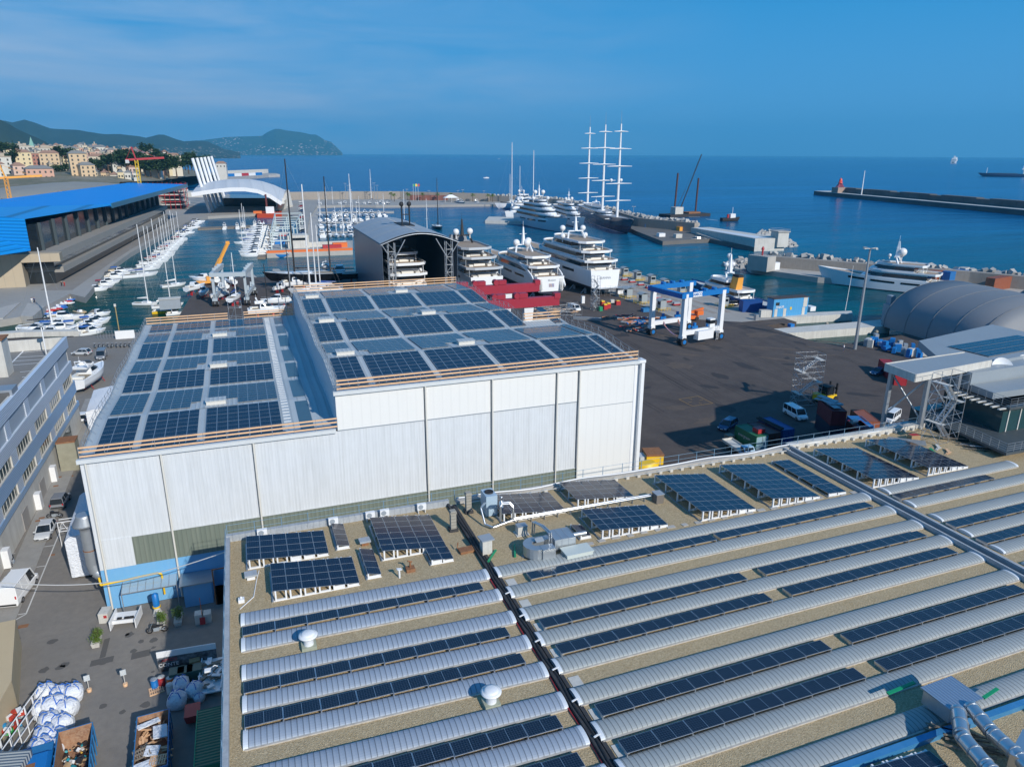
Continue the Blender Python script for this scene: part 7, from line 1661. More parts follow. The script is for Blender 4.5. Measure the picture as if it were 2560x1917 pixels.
# crimson lift, only its near and far beams rise behind the hangar
t = thing('travel_lift', 'crimson giant boat lift with white legs behind the high hall', 'boat lift')
for (Y_, xl, xr, zc) in ((170, 46, 76.0, 8.6), (186, 49, 77.0, 9.4)):
 q = MB(); q.beam((xl, Y_, zc), (xr, Y_, zc), 1.6, 2.4); q.cbox((xr-.6, Y_, zc+1.3), (1.6, 1.9, 1.4)); q.build('top_beam', crimson, t)
 for x in (xl+2.5, 67.5): MB().loft([[(x-1.3, Y_-.8, zc-1.4), (x+1.3, Y_-.8, zc-1.4), (x+1.3, Y_+.8, zc-1.4), (x-1.3, Y_+.8, zc-1.4)], [(x-.9, Y_-.7, 2), (x+.9, Y_-.7, 2), (x+.9, Y_+.7, 2), (x-.9, Y_+.7, 2)]], 0, False).build('leg', white, t)
 for x in (xl+2.5, 67.5):
  w = MB(); w.tube((x, Y_-1, 1.1), (x, Y_+1, 1.1), 1.1, 16); w.build('wheel', black, t)
 w = MB()
 for x in (55, 60, 66): w.cbox((x, Y_, zc+1.9), (2.2, 1.8, 1.2)); w.tube((x-1.8, Y_-.9, zc+1.9), (x-1.8, Y_+.9, zc+1.9), .8, 10)
 w.build('winch', crimson, t)
MB().beam((51, 170, 8.6), (51, 186, 8.6), 1.6, 2).build('cross_beam', crimson, t)
# orange mobile crane by the small dock
t = thing('mobile_crane', 'amber mobile crane with its boom raised beside the small dock', 'crane', at(520, 712)); g = at(520, 712)
q = at(556, 650, 0)
MB().cbox((0, 0, 1.1), (7.5, 2.4, .8), .1).build('chassis', amber, t); MB().cbox((1.2, 0, 2.2), (3, 2.2, 1.6), .1).build('cab', amber, t); hb = hgt(g, 646)
MB().beam((1.5, .2, 2.4), (5.0, 3, 8.5), 1.1, 1.2).beam((4.6, 2.7, 7.8), (7.9, 5.2, 13.6), .8, .9).cbox((8.0, 5.3, 13.9), (1.3, 1.0, 1.1)).build('boom', amber, t)
for x in (-2.6, -1.2, 1.4, 2.7): MB().tube((x, -1.25, .55), (x, 1.25, .55), .55, 12).build('wheel', black, t)
# hatch of small yard props
def crate(name, label, cat, px, py, s, m, rz=0, z=0, group=None):
 t = thing(name, label, cat, at(px, py, z), rz, group); MB().box(-s[0]/2, s[0]/2, -s[1]/2, s[1]/2, 0, s[2]).build('body', m, t); MB().box(-s[0]/2-.03, s[0]/2+.03, -s[1]/2-.03, s[1]/2+.03, s[2], s[2]+.06).build('lid', m, t); return t
# winch huts of the ship lift
hut0 = None; hgm = mat('hut_grey', (.30, .34, .36), .5)
HP = [(137.8, 256), (137.8, 246), (137.9, 236.3), (138.4, 226.8), (138, 217.3), (138, 207), (117.2, 206.1), (117, 196.3), (117.2, 185.5), (138.2, 183.5)]
HL = ['farthest of the grey huts in the seaward row', 'second farthest hut of the seaward row', 'third farthest hut of the seaward row', 'fourth hut of the seaward row', 'hut of the seaward row behind the blue crane beams', 'hut of the seaward row right of the blue beams', 'farther hut of the landward row beside the white stern', 'hut of the landward row with a domed roof by the yellow box', 'hut of the landward row nearest the blue lift', 'hut seen through the right half of the blue lift']
for k, (x, y) in enumerate(HP):
 if k == 0:
  hut0 = t = thing('winch_hut', HL[0], 'hut', (x, y, 0), 0, 'winch huts of the ship lift')
  MB().box(-1.0, 1.0, -1.0, 1.0, .3, 3.1).build('wall', hgm, t); MB().box(-.8, .8, -1.03, -1.0, 1.8, 2.6).box(1.0, 1.03, -.7, .7, 1.8, 2.6).build('window', darkglass, t)
  MB().loft([[(-1.6+3.2*i/6, yy, 3.1+.5*math.sin(math.pi*i/6)) for i in range(7)] for yy in (-1.5, 1.5)], 0, False, cap=(False, False), close=False).loft([[(-1.6+3.2*i/6, yy, 3.02+.5*math.sin(math.pi*i/6)) for i in range(7)] for yy in (-1.5, 1.5)], 0, False, cap=(False, False), close=False).build('roof', hgm, t)
  mb = MB()
  for i in range(5):
   for yy in (-2.0, 2.0): mb.tube((-1.8+i, yy, 0), (-1.8+i, yy, 1.0), .05, 4)
  for yy in (-2.0, 2.0):
   for z in (.55, 1.0): mb.tube((-1.8, yy, z), (2.2, yy, z), .05, 4)
  for z in (.55, 1.0): mb.tube((2.2, -2, z), (2.2, 2, z), .05, 4)
  mb.box(-1.6, 2.0, -1.9, -1.2, .1, .2); mb.build('safety_rail', yellow, t)
 else: dup(hut0, (x, y, 0), R(180) if x < 120 else 0, HL[k])
tr0 = None
for k, (x, y) in enumerate([(1560.6, 701), (1580, 707), (1601, 714), (1622, 721), (1644, 728), (1668, 736), (1643, 747), (1669, 756), (1690, 764)]):
 lab = '%s red keel trolley on the lift rails, counted from the white stern' % ORD[k]
 if k == 0:
  tr0 = t = thing('keel_trolley', lab, 'trolley', at(x, y), 0, 'red keel trolleys'); MB().box(-1.3, 1.3, -.6, .6, .25, .6).build('base', red, t); MB().box(-1.0, 1.0, -.5, .5, .6, 1.15).build('keel_block', greyp, t)
  for sx in (-1, 1): MB().tube((sx, -.7, .2), (sx, .7, .2), .2, 8).build('wheel', black, t)
 else: dup(tr0, at(x, y), 0, lab)
mk = MB()
for x in (119.8, 124.5, 129.4, 134.2): mk.box(x-.12, x+.12, 176, 267, .03, .035); mk.box(x+.9, x+1.14, 176, 267, .03, .035)
struct('lift_rails', mk, rust)
# things around the big white yacht
def rbox(label, cat, px, py, s, m, name='crate', rz=0): return crate(name, label, cat, px, py, s, m, rz)
for k, (px, py) in enumerate(((1506, 765), (1512, 773), (1520, 770))):
 t = rbox('%s red and yellow portable barrier stack by the scaffold tower' % ORD[k], 'barriers', px, py, (1.2, 1.4, 1.3), red, 'barrier_stack'); MB().box(-.5, .5, -.6, .6, 1.36, 1.7).build('top', yellow, t)
t = rbox('lone red barrier stack with a yellow top farther along the yard', 'barriers', 1544, 762, (1.5, 1.2, 1.2), red, 'barrier_stack'); MB().box(-.5, .5, -.4, .4, 1.26, 1.4).build('top', yellow, t)
rbox('green box beside the barrier stacks', 'box', 1501, 777, (1.0, 1.0, 1.2), greenb)
rbox('white air conditioner unit standing left of the scaffold tower', 'cooling unit', 1457, 758, (1.0, .8, 2.2), white, 'cooling_unit')
rbox('small white cabinet on wheels behind the barriers', 'cabinet', 1530, 758, (1.2, .9, 1.1), conc_white, 'cabinet')
rbox('white tank by the landward huts', 'tank', 1548, 735, (2.0, 1.6, 2.4), white, 'tank')
scaffold('stair_scaffold', 'slender scaffold stair tower at the stern of the big white yacht', at(1487, 775), 2.0, 2.0, hgt(at(1487, 775), 700), 5)
mb = MB(); g = at(1500, 740); mb.box(g.x-1, g.x+13, g.y-1.5, g.y+1, 2.5, 2.6)
for k in range(8):
 for dy in (-1.5, 1): mb.tube((g.x-1+k*2, g.y+dy, 0), (g.x-1+k*2, g.y+dy, 3.4), .05, 4)
for z in (2.9, 3.4): mb.tube((g.x-1, g.y-1.5, z), (g.x+13, g.y-1.5, z), .04, 4)
tag(mb.build('work_platform', steel), 'low scaffold walkway under the stern of the big white yacht', 'scaffold')
t = thing('scaffold_pile', 'sprawling pile of scaffold tubes and planks beside the crimson lift', 'scaffold', at(1392, 790)); mb = MB(); r_ = random.Random(12)
for k in range(70): a = V(r_.uniform(-7, 7), r_.uniform(-4, 8), r_.uniform(.2, 2.6)); d_ = V(r_.uniform(1.5, 4), 0, 0) if k % 2 else V(0, r_.uniform(1.5, 4), 0); mb.tube(a, a+d_, .05, 4)
for k in range(30): x, y = r_.uniform(-7, 7), r_.uniform(-4, 8); mb.tube((x, y, 0), (x, y, 2.8), .05, 4)
mb.build('tubes', steel, t); mb = MB()
for k in range(22): mb.cbox((r_.uniform(-6, 6), r_.uniform(-4, 7), r_.uniform(.2, 2.3)), (r_.uniform(1, 3), .4, .08), r_.uniform(-.3, .3))
mb.build('planks', wood, t)
for k, (px, py, w_, c_, lab) in enumerate(((1565, 797, 9, crimson, 'first heap of folded steel beams left of the blue lift'), (1590, 812, 8, blue, 'second heap of folded beams with blue straps'), (1583, 825, 6, red, 'heap of red tipped props in front of the left lift wheel'), (1640, 805, 7, blue, 'props lying under the blue lift'))):
 t = thing('steel_props', lab, 'steel props', at(px, py), 0, 'steel props on the ground'); mb = MB(); r_ = random.Random(40+k)
 for i in range(26): x, y = r_.uniform(-w_/2, w_/2), r_.uniform(-3, 3); mb.beam((x, y, .3+r_.uniform(0, .5)), (x+r_.uniform(-3, 3), y+r_.uniform(-1, 1), .3+r_.uniform(0, .5)), .22, .22, i % 3)
 mb.build('beams', [c_, greyp, mat('prop_orange', (.5, .2, .1), .6)], t)
rbox('small blue skip beside the left foot of the blue lift', 'skip', 1613, 779, (2.2, 1.6, 1.0), skipblue, 'small_skip')
t = thing('long_pallet', 'pale steel beam lying on the yard near the scaffold pile', 'beam', at(1468, 800), R(-35)); MB().box(-4, 4, -.4, .4, 0, .8).build('beam', steel, t)
t = thing('boom_lift', 'orange cherry picker folded up behind the cabin of the blue lift', 'boom lift', at(1725, 800)); MB().box(-2, 2, -1.2, 1.2, .5, 1.4).build('base', orange, t); MB().beam((-1.5, .5, 1.8), (4.5, .5, 3.0), .6, .6).beam((-1.8, -.3, 2.6), (3.2, -.3, 1.8), .5, .5).cbox((2.2, -1, 2.2), (2, 1.4, 1.2)).build('boom', orange, t)
for x in (-1.4, 1.4): MB().tube((x, -1.4, .6), (x, 1.4, .6), .6, 12).build('wheel', black, t)
# moored ship with amber funnel, blue container, cabin on the pier
tk = superyacht('moored_ship', 'white working ship with a blue hull and amber funnel moored beyond the apron', (150.6, 176, WZ), (150.6, 220, WZ), 7.2, 3.2, [(.34, .82, .9, 2.3, .1, .06), (.48, .76, .7, 2.2, .08, .03)], hullm=mat('ship_blue', (.02, .1, .28), .35), domes=((-1.3, 0, 5.2, .75), (1.3, 0, 5.2, .75), (0, .6, 8.0, .8)), mast=6, arch=.52, group=None, dkm=deckgrey)[0]; tk['category'] = 'ship'
MB().loft([[(-1.3, -5, 4.5), (1.3, -5, 4.5), (1.3, -1.5, 4.5), (-1.3, -1.5, 4.5)], [(-1.0, -5.6, 9), (1.0, -5.6, 9), (1.0, -2.4, 9), (-1.0, -2.4, 9)]], 0, False).build('funnel', amber, tk); MB().box(-.95, .95, -5.6, -2.4, 9, 9.8).build('funnel_top', black, tk)
t = thing('site_cabin', 'long light blue cabin with white doors and white lettering on the upper pier', 'cabin', (142.4, 166.1, .07), R(-1)); MB().box(0, 12.3, 0, 2.9, 0, 5.2).build('wall', skyblue, t); MB().box(-.15, 12.45, -.15, 3.05, 5.2, 5.4).build('roof', mat('dark_roofing', (.06, .05, .05), .8), t)
for x in (.5, 3.6, 10.3): MB().box(x, x+1.0, -.06, 0, 0, 2.3).build('door', conc_white, t)
MB().box(10.5, 11.9, -.05, 0, 2.4, 5.1).build('panel', conc_white, t); MB().box(.7, 2.0, -.05, 0, 3.3, 4.2).build('window', darkglass, t); MB().box(5.9, 6.5, -.06, 0, 1.8, 2.6).build('notice', yellow, t)
text('ShipLift', .95, white, t, (2.3, -.05, 2.85), (R(90), 0, 0), 'lettering', .01, bold=.015)
rbox('blue steel container stacked with gear beside the cabin', 'container', 1875, 778, (6, 3, 3.4), mat('container_blue', (.01, .07, .28), .5, stripe=(0, .3, .4, .03)), 'cargo_container', R(-15))
rbox('grey generator with hoses between the blue container and the cabin', 'generator', 1912, 792, (3.2, 1.6, 2.0), conc_white, 'generator', R(-15))
rbox('grey machine frame beside the generator', 'machine', 1890, 800, (1.0, 1.0, 1.6), steel, 'machine')
rbox('small blue box at the foot of the upper pier', 'box', 1977, 817, (1.3, 1.3, .8), blue, 'box')
rbox('pale pontoon engine at the end of the cabin pier', 'engine', 2025, 776, (2.0, 2.4, 1.3), white, 'engine')
for k, (x, y, lab) in enumerate(((2064, 806, 'round rubber fender on the upper pier wall'), (2188, 826, 'round rubber fender on the lower pier wall'))): g = at(x, y, -.6); t = thing('fender', lab, 'fender', g); mb = MB(); radome(mb, 0, -.5, -.3, .5); mb.build('ball', mat('fender_tan', (.3, .27, .22), .8), t)
t = thing('pier_mast', 'thin leaning white mast at the end of the upper pier', 'mast', at(2113, 776, .1)); MB().tube((0, 0, 0), (.6, 0, 13.5), .1, 5, 0, .05).build('pole', white, t)
# stair tower and forklift
scaffold('stair_scaffold', 'free standing silver stair scaffold tower in the open yard', (97.2, 101.8, 0), 4.6, 2.6, 8.6, 4, rz=R(-8))
def forklift():
 t = thing('forklift', 'yellow and black heavy forklift behind the stacked containers', 'forklift', at(2062, 1004), R(10)); MB().box(-1.9, 1.7, -1.2, 1.2, .6, 1.5).box(-2.4, -1.4, -1.1, 1.1, .7, 1.9).build('body', yellow, t); mb = MB()
 for x, y in ((-1.0, -.9), (.9, -.9), (-1.0, .9), (.9, .9)): mb.box(x-.08, x+.08, y-.08, y+.08, 1.5, 3.2)
 mb.box(-1.1, 1.0, -1, 1, 3.2, 3.3); mb.box(1.9, 2.2, -.9, -.6, .2, 3.6); mb.box(1.9, 2.2, .6, .9, .2, 3.6); mb.box(1.9, 2.2, -.9, .9, 2.4, 2.7); mb.build('mast_frame', black, t); MB().box(-.95, .85, -.9, .9, 1.6, 3.1).build('cab', darkglass, t)
 for x in (-1.5, 1.3): MB().tube((x, -1.4, .65), (x, 1.4, .65), .65, 14).build('wheel', black, t)
forklift()
# containers
def container(label, loc, rz, L, c, h=2.55, w=2.4, txt=None, m2=None):
 m = mat('container_'+c[0], c[1], .5, stripe=(1, .28, .45, .04), noise=(.8, .3, tuple(x*.7 for x in c[1]))); t = thing('cargo_container', label, 'container', loc, rz, 'containers on the yard')
 MB().box(-w/2+.04, w/2-.04, -L/2+.03, L/2-.03, .1, h-.05).build('wall', m, t); mb = MB()
 for x in (-w/2, w/2-.1):
  for y in (-L/2, L/2-.1): mb.box(x, x+.1, y, y+.1, 0, h)
 for z in (0, h-.12): mb.box(-w/2, w/2, -L/2, -L/2+.1, z, z+.12); mb.box(-w/2, w/2, L/2-.1, L/2, z, z+.12); mb.box(-w/2, -w/2+.1, -L/2, L/2, z, z+.12); mb.box(w/2-.1, w/2, -L/2, L/2, z, z+.12)
 mb.build('frame', m, t); MB().box(-w/2+.1, -.04, -L/2-.02, -L/2+.03, .15, h-.15).box(.04, w/2-.1, -L/2-.02, -L/2+.03, .15, h-.15).build('door', m2 or m, t)
 return t
CG = ('green', (.02, .17, .08)); CR = ('maroon', (.16, .02, .03)); CB = ('blue', (.01, .06, .26)); CO = ('rust_orange', (.33, .10, .05)); CL = ('bright_blue', (.02, .18, .5)); CD = ('dark_blue', (.01, .025, .06)); CK = ('crimson', (.35, .02, .03))
t = container('green container with white lettering and a pale blue door, beside the flatbed lorry', (74.4, 88.5, 0), 0, 5.4, CG, m2=mat('door_pale_blue', (.25, .42, .5), .5, noise=(2, .5, (.35, .3, .28))))
text('evergreen', .75, conc_white, t, (-1.21, .2, 1.5), (R(90), 0, R(-90)), 'lettering')
container('rust brown container between the green and the blue one', (77.0, 88.8, 0), 0, 5.4, ('brown', (.12, .035, .035)))
container('blue container with a loaded roof, rightmost of the row of three', (80.2, 89.6, 0), 0, 6, CB)
dkp = MB()
r_ = random.Random(3)
for k in range(14): dkp.tube((78.4+k*.05, 86.5, 2.7+r_.random()*.3), (78.2+k*.07, 92.2, 2.7+r_.random()*.3), .09, 5)
tag(dkp.build('pipe_bundle', black), 'black pipe bundle lying on the row of three containers', 'pipes')
tag(MB().box(74.1, 75.5, 86.6, 88.0, 2.6, 3.3).build('red_crate', red), 'open red crate on top of the green container', 'crate')
container('dark blue container carrying the maroon one', (90.0, 88.0, 0), R(-22), 6.06, CD)
t = container('maroon container stacked on the dark blue one', (90.0, 88.0, 2.6), R(-22), 6.06, CR)
mb = MB()
for k in range(9): mb.cbox((90+r_.uniform(-.8, .8), 88.5+r_.uniform(-2, 2), 5.25+k*.05), (1.2, 2.4, .06), r_.uniform(-.4, .4))
tag(mb.build('panel_pile', greyp), 'pile of grey panels on the roof of the maroon container', 'panels')
container('low dark red container in front of the blue one beside the white roof parapet', (92.8, 84.6, 0), R(-22), 4, ('dark_red', (.2, .015, .03)))
container('bright blue container between the dark red and rust orange ones', (94.3, 85.8, 0), R(-22), 5, CL)
container('rust orange container behind the bright blue one', (97.2, 87.6, 0), R(-22), 6.06, CO)
container('red container in front of the grey tent beside the blue car', (126.5, 109.0, 0), R(150), 11, CK)
t = thing('gas_tank', 'small white gas tank on the low red container', 'tank', at(2134, 1058, 2.6)); mb = MB(); mb.tube((-.5, 0, .4), (.6, 0, .4), .38, 14); mb.build('shell', white, t)
t = thing('compressor', 'yellow compressor with a rusty brown hood behind the hangar corner', 'compressor', at(1632, 1160), R(-15)); MB().box(-1.3, 1.3, -1.0, 1.0, .3, 1.7).build('body', yellow, t); MB().box(-1.35, 1.35, -1.05, 1.8, 1.7, 2.0).build('hood', rust, t); MB().box(-1.3, 1.3, 1.0, 1.7, .3, 1.7).build('rear', black, t)
t = thing('yellow_cover', 'bright yellow tarpaulin bundle at the foot of the hangar corner', 'tarpaulin', at(1617, 1178)+V(0, 0, 0), R(10)); MB().loft([outl(1.0, -1.7, 1.9, .8, .1), outl(1.05, -1.6, 1.8, .8, 1.0), outl(.7, -1.1, 1.2, .6, 1.5)], 0, True).build('sheet', yellow, t); t.rotation_euler = (0, 0, R(-80))
rbox('white wire cage crate behind the yellow bundle', 'crate', 1603, 1160, (1.4, 1.6, 1.5), mat('cage_white', (.5, .54, .58), .5), 'cage_crate')
rbox('stack of pallets at the rear end of the flatbed', 'pallets', 1823, 1100, (1.2, 1.2, .9), plank, 'pallet_stack')
# tent --------------------------------------------------------
def tent(label, x0, y0, y1, half, H, ang):
 t = thing('fabric_hall', label, 'tent', (x0, (y0+y1)/2, 0), ang); L = (y1-y0)/2; n = 22
 def ring(y, s, hs): return [(-half*s*math.cos(math.pi*k/n), y, H*hs*math.sin(math.pi*k/n)**.75) for k in range(n+1)]
 rg = []
 for f, s, hs in ((-1.12, .78, .02), (-1.06, .86, .45), (-.97, .95, .82), (-.86, 1, 1), (-.4, 1, 1), (0, 1, 1), (.4, 1, 1), (.86, 1, 1), (.97, .95, .82), (1.06, .86, .45), (1.12, .78, .02)): rg.append(ring(L*f, s, hs))
 MB().loft(rg, 0, True, cap=(False, False), close=False).build('fabric', fabric_dark, t)
 mb = MB()
 for f in (-.86, -.43, 0, .43, .86):
  P = ring(L*f, 1.003, 1.004)
  for a, b in zip(P, P[1:]): mb.tube(a, b, .06, 4)
 mb.build('seam', fabric_dark, t); return t
tent('nearest bay of the big grey fabric hall at the right edge', 180.5, 112, 147, 18.5, 12.0, R(-6))
tent('second bay of the grey fabric hall, cut by the right edge', 205, 96, 132, 20, 13.5, R(-6))
q = at(2218, 805); t = thing('hall_exhaust', 'grey rooftop duct tower at the left foot of the fabric hall', 'air duct', q); MB().box(-1.4, 1.4, -1, 1, 0, 5.2).box(-.8, .8, -.8, .8, 5.2, 7.6).build('casing', greyp, t); MB().path([(1.6, -1, .3), (1.8, -1, 4.0), (3.4, -3, 3.6), (4.0, -4.5, .4)], .7, 10).build('pipe', steel, t)
mb = MB(); r_ = random.Random(17)
for k in range(34): q = at(2180+r_.uniform(0, 130), 860+r_.uniform(0, 25)); q = at(2165+k*4.6, 856+k*1.2+r_.uniform(-10, 10)); mb.cbox((q.x, q.y, .8), (r_.uniform(.6, 1.8), r_.uniform(.6, 1.4), r_.uniform(.8, 2.4)), r_.uniform(0, 3), r_.randrange(3))
o = mb.build('stored_gear', [greyp, blue, conc_white]); tag(o, 'jumble of stored gear along the foot of the fabric hall', 'gear')['kind'] = 'stuff'
# canopy and glass office ---------------------------------------
ob = thing('glass_office', 'glass fronted office with terraces and a high steel canopy at the right edge', 'building')
MB().add([(74.1, 60.5, 19.5), (88.6, 62.0, 19.5), (88.9, 65.9, 19.5), (74.5, 65.2, 19.5), (74.1, 60.5, 20.0), (88.6, 62.0, 20.0), (88.9, 65.9, 20.0), (74.5, 65.2, 20.0)], [(3, 2, 1, 0), (4, 5, 6, 7), (0, 1, 5, 4), (1, 2, 6, 5), (2, 3, 7, 6), (3, 0, 4, 7)]).build('canopy_roof', membrane, ob)
mb = MB(); mb.beam((74.0, 60.4, 19.6), (88.6, 61.9, 19.6), .12, 1.0); mb.beam((74.4, 65.3, 19.6), (88.9, 66, 19.6), .12, 1.0); mb.beam((74.0, 60.4, 19.6), (74.4, 65.3, 19.6), .12, 1.0); mb.build('canopy_fascia', conc_white, ob)
mb = MB()
for x, y in ((74.9, 64.6), (77.2, 61.2), (82.5, 65.2), (83.2, 61.8)): mb.box(x-.22, x+.22, y-.22, y+.22, 0, 19.3)
mb.tube((74.9, 64.6, 19), (77.2, 61.2, 13.5), .12, 5); mb.tube((74.9, 64.6, 13.5), (77.2, 61.2, 19), .12, 5); mb.tube((77.2, 61.2, 19), (83.2, 61.8, 13.5), .12, 5); mb.build('canopy_column', steel, ob)
MB().box(75, 83.5, 61.4, 65.0, 11.6, 11.8).build('walkway', steel, ob); mb = MB()
for k in range(9): mb.tube((75+k*1.05, 61.4, 11.8), (75+k*1.05, 61.4, 12.9), .03, 4); mb.tube((75, 65-k*.45, 11.8), (75, 65-k*.45, 12.9), .03, 4)
for z in (12.3, 12.9): mb.tube((75, 61.4, z), (83.5, 61.4, z), .03, 4); mb.tube((75, 61.4, z), (75, 65, z), .03, 4)
mb.build('walkway_rail', steel, ob)
# office volume: terrace slabs step down towards the roof of the warehouse
gl_ = mat('office_glass', (.02, .06, .065), .08, spec=.8)
MB().prism([(80.5, 61.5), (79.2, 52.5), (100, 52.5), (100, 66), (81, 66)], 0, 13.2).build('wall', gl_, ob)
MB().prism([(83.5, 61.3), (82.6, 55.0), (100, 55.0), (100, 64), (84, 64)], 13.2, 16.9).build('glass_wall', gl_, ob)
for z, P in ((13.2, [(79.0, 62), (77.4, 50.2), (100, 50.2), (100, 63), (80, 63)]), (16.6, [(83.2, 62), (82.4, 54.2), (100, 54.2), (100, 64), (84, 64)])): MB().prism(P, z, z+.3).build('terrace', mat('terrace_dark', (.055, .07, .08), .5, noise=(1, .4, (.1, .115, .12))), ob)
MB().prism([(84.2, 64.2), (83.8, 60.6), (92, 60.8), (100, 61.5), (100, 70), (88, 69.5)], 16.9, 19.2).build('upper_block', membrane, ob)
MB().prism([(83.8, 60.4), (83.4, 57.2), (100, 56.8), (100, 60.5)], 16.9, 17.7).build('roof_deck', membrane, ob)
mb = MB()
for z0, (xa, ya), (xb, yb) in ((13.5, (79.0, 61.5), (77.5, 50.3)), (13.5, (77.5, 50.3), (92, 50.3)), (10.0, (78.4, 60.8), (76.6, 52)), (16.9, (83.2, 61), (82.5, 54.3)), (16.9, (82.5, 54.3), (95, 54.3))):
 a, b = Vector((xa, ya, z0)), Vector((xb, yb, z0)); n_ = int((b-a).length/1.1)
 for k in range(n_+1): q = a.lerp(b, k/n_); mb.tube(q, q+V(0, 0, 1.05), .03, 4)
 for h in (.25, .5, .75, 1.05): mb.tube(a+V(0, 0, h), b+V(0, 0, h), .022, 4)
mb.build('terrace_rail', steel, ob); mb = MB()
for k in range(8): mb.box(83.5+k*2, 83.65+k*2, 54.9, 55.0, 13.5, 16.6); mb.beam((82.4-1.2, 61-k*.9, 16.7), (83.5, 61-k*.9, 16.7), .3, .12)
mb.build('mullion', conc_white, ob)
# solar roof and white helipad-like terrace further right
MB().prism([(84.5, 66), (88.5, 62.4), (110, 64.5), (110, 78), (90, 74)], 18.6, 19.6).build('rear_roof', membrane, ob)
t = thing('solar_array', 'flush solar block on the white roof behind the satellite dishes', 'solar array', (92, 65.2, 19.62), R(5), 'solar arrays on the gravel roof')
for r in range(3):
 for c in range(9): module(t, (c*1.75, r*1.95, .12), (0, 0, 0), 1.7, 1.88, 'y')
for k, (px, py, r_0, lab) in enumerate(((2500, 930, 1.35, 'large white satellite dish on the office roof'), (2556, 915, 1.0, 'smaller satellite dish cut by the right edge'))):
 g = at(px, py, 18.2); t = thing('satellite_dish', lab, 'satellite dish', (g.x, g.y, 17.0)); n = 20
 ax_ = V(-.35, -.75, .5).normalized(); q = ax_.to_track_quat('Z', 'Y'); rg = [[q @ V(r_0*f*math.cos(2*math.pi*i/n), r_0*f*math.sin(2*math.pi*i/n), .45*f*f)+V(0, 0, 1.7) for i in range(n)] for f in (.02, .5, .85, 1)]
 MB().loft(rg, 0, True, cap=(True, False)).build('reflector', white, t); MB().tube((0, 0, 0), (0, 0, 1.6), .12, 8).build('stand', steel, t); MB().tube(V(0, 0, 1.7), V(0, 0, 1.7)+ax_*1.1, .04, 4).build('feed', greyp, t)
scaffold('stair_scaffold', 'large stair scaffold standing on the gravel roof against the glass office', (76.0, 57.4, 12.5), 3.6, 2.2, 7.2, 3, rz=R(6))
# things on the roof by the scaffold
t = thing('cardboard_bin', 'open cardboard box with red content on the gravel by the scaffold', 'box', at(2283, 1100, ZR), R(-10)); MB().box(-.6, .6, -.4, .4, 0, .7).build('box', mat('cardboard', (.38, .25, .13), .8), t); MB().box(-.5, .5, -.3, .3, .7, .72).build('content', red, t)
t = thing('steel_tray_stack', 'stack of silver cable trays next to the reddish array', 'trays', at(2262, 1107, ZR), R(-38)); mb = MB()
for k in range(5): mb.box(-2.2+k*.1, 2.2, -.5+k*.2, -.35+k*.2, .05+k*.05, .2+k*.05)
mb.build('tray', steel, t)
for px, py, lab, m_ in ((2370, 1133, 'small tan sack pile on the gravel', wood), (2345, 1122, 'loose white boards on the gravel', conc_white), (2330, 1132, 'thin green board on the gravel near the arrays', greenb)):
 t = thing('board_pile', lab, 'boards', at(px, py, ZR), R(20)); mb = MB()
 for k in range(3): mb.cbox((.2*k, .1*k, .05+k*.06), (1.3, .3, .05), .3*k)
 mb.build('board', m_, t)
pallet('wooden pallet leaning upright near the shaded scaffold planks', at(2440, 1112, ZR), R(-30), 1.4, 1.2, R(50))
t = thing('plank_stack', 'dark planks and tubes piled in the shade of the glass office', 'planks', at(2430, 1108, ZR)); mb = MB()
for k in range(26): mb.cbox((r_0+rnd.uniform(-2.5, 4), rnd.uniform(-2, 1.5), .1+rnd.uniform(0, .3)), (3.2, .18, .06), R(-32)+rnd.uniform(-.1, .1), k % 2)
mb.build('planks', [plank, greyp], t)
# people
def person(label, loc, rz, shirt, trousers):
 t = thing('person', label, 'person', loc, rz); mb = MB()
 me = bpy.data.meshes.new('body'); P = [(0, 0, .95), (0, 0, 1.2), (0, 0, 1.45), (0, 0, 1.56), (0, .02, 1.68), (-.1, 0, .9), (-.11, .06, .5), (-.11, 0, .08), (-.11, .12, .03), (.1, 0, .9), (.12, -.05, .5), (.12, -.1, .08), (.12, .03, .03), (-.2, 0, 1.42), (-.25, .03, 1.15), (-.24, .1, .9), (.2, 0, 1.42), (.25, .0, 1.15), (.24, .08, .9)]
 E = [(0, 1), (1, 2), (2, 3), (3, 4), (0, 5), (5, 6), (6, 7), (7, 8), (0, 9), (9, 10), (10, 11), (11, 12), (2, 13), (13, 14), (14, 15), (2, 16), (16, 17), (17, 18)]
 rr = [.14, .14, .15, .06, .1, .09, .07, .05, .04, .09, .07, .05, .04, .07, .05, .035, .07, .05, .035]
 me.from_pydata(P, E, []); o = bpy.data.objects.new('body', me); S.collection.objects.link(o); o.parent = t; md = o.modifiers.new('Skin', 'SKIN')
 for v_, r in zip(me.skin_vertices[0].data, rr): v_.radius = (r, r)
 me.skin_vertices[0].data[0].use_root = True; sb = o.modifiers.new('Sub', 'SUBSURF'); sb.levels = sb.render_levels = 1; me.materials.append(skinm)
 MB().lathe([(.12, .9), (.17, 1.0), (.17, 1.3), (.2, 1.42), (.09, 1.5)], n=12).tube((-.2, 0, 1.42), (-.26, .03, 1.15), .075, 8).tube((.2, 0, 1.42), (.26, 0, 1.15), .075, 8).build('shirt', shirt, t)
 MB().lathe([(.17, .82), (.17, .98)], n=12).tube((-.09, 0, .92), (-.11, .03, .12), .10, 8, 0, .07).tube((.09, 0, .92), (.12, -.07, .12), .10, 8, 0, .07).build('trousers', trousers, t)
 MB().lathe([(.11, 1.66), (.12, 1.72), (.09, 1.79), (.02, 1.81)], n=10).build('hair', bark, t); return t
person('person in a pale shirt and dark trousers walking by the lamp mast base', at(2108, 878), 1, p_white, p_blue)
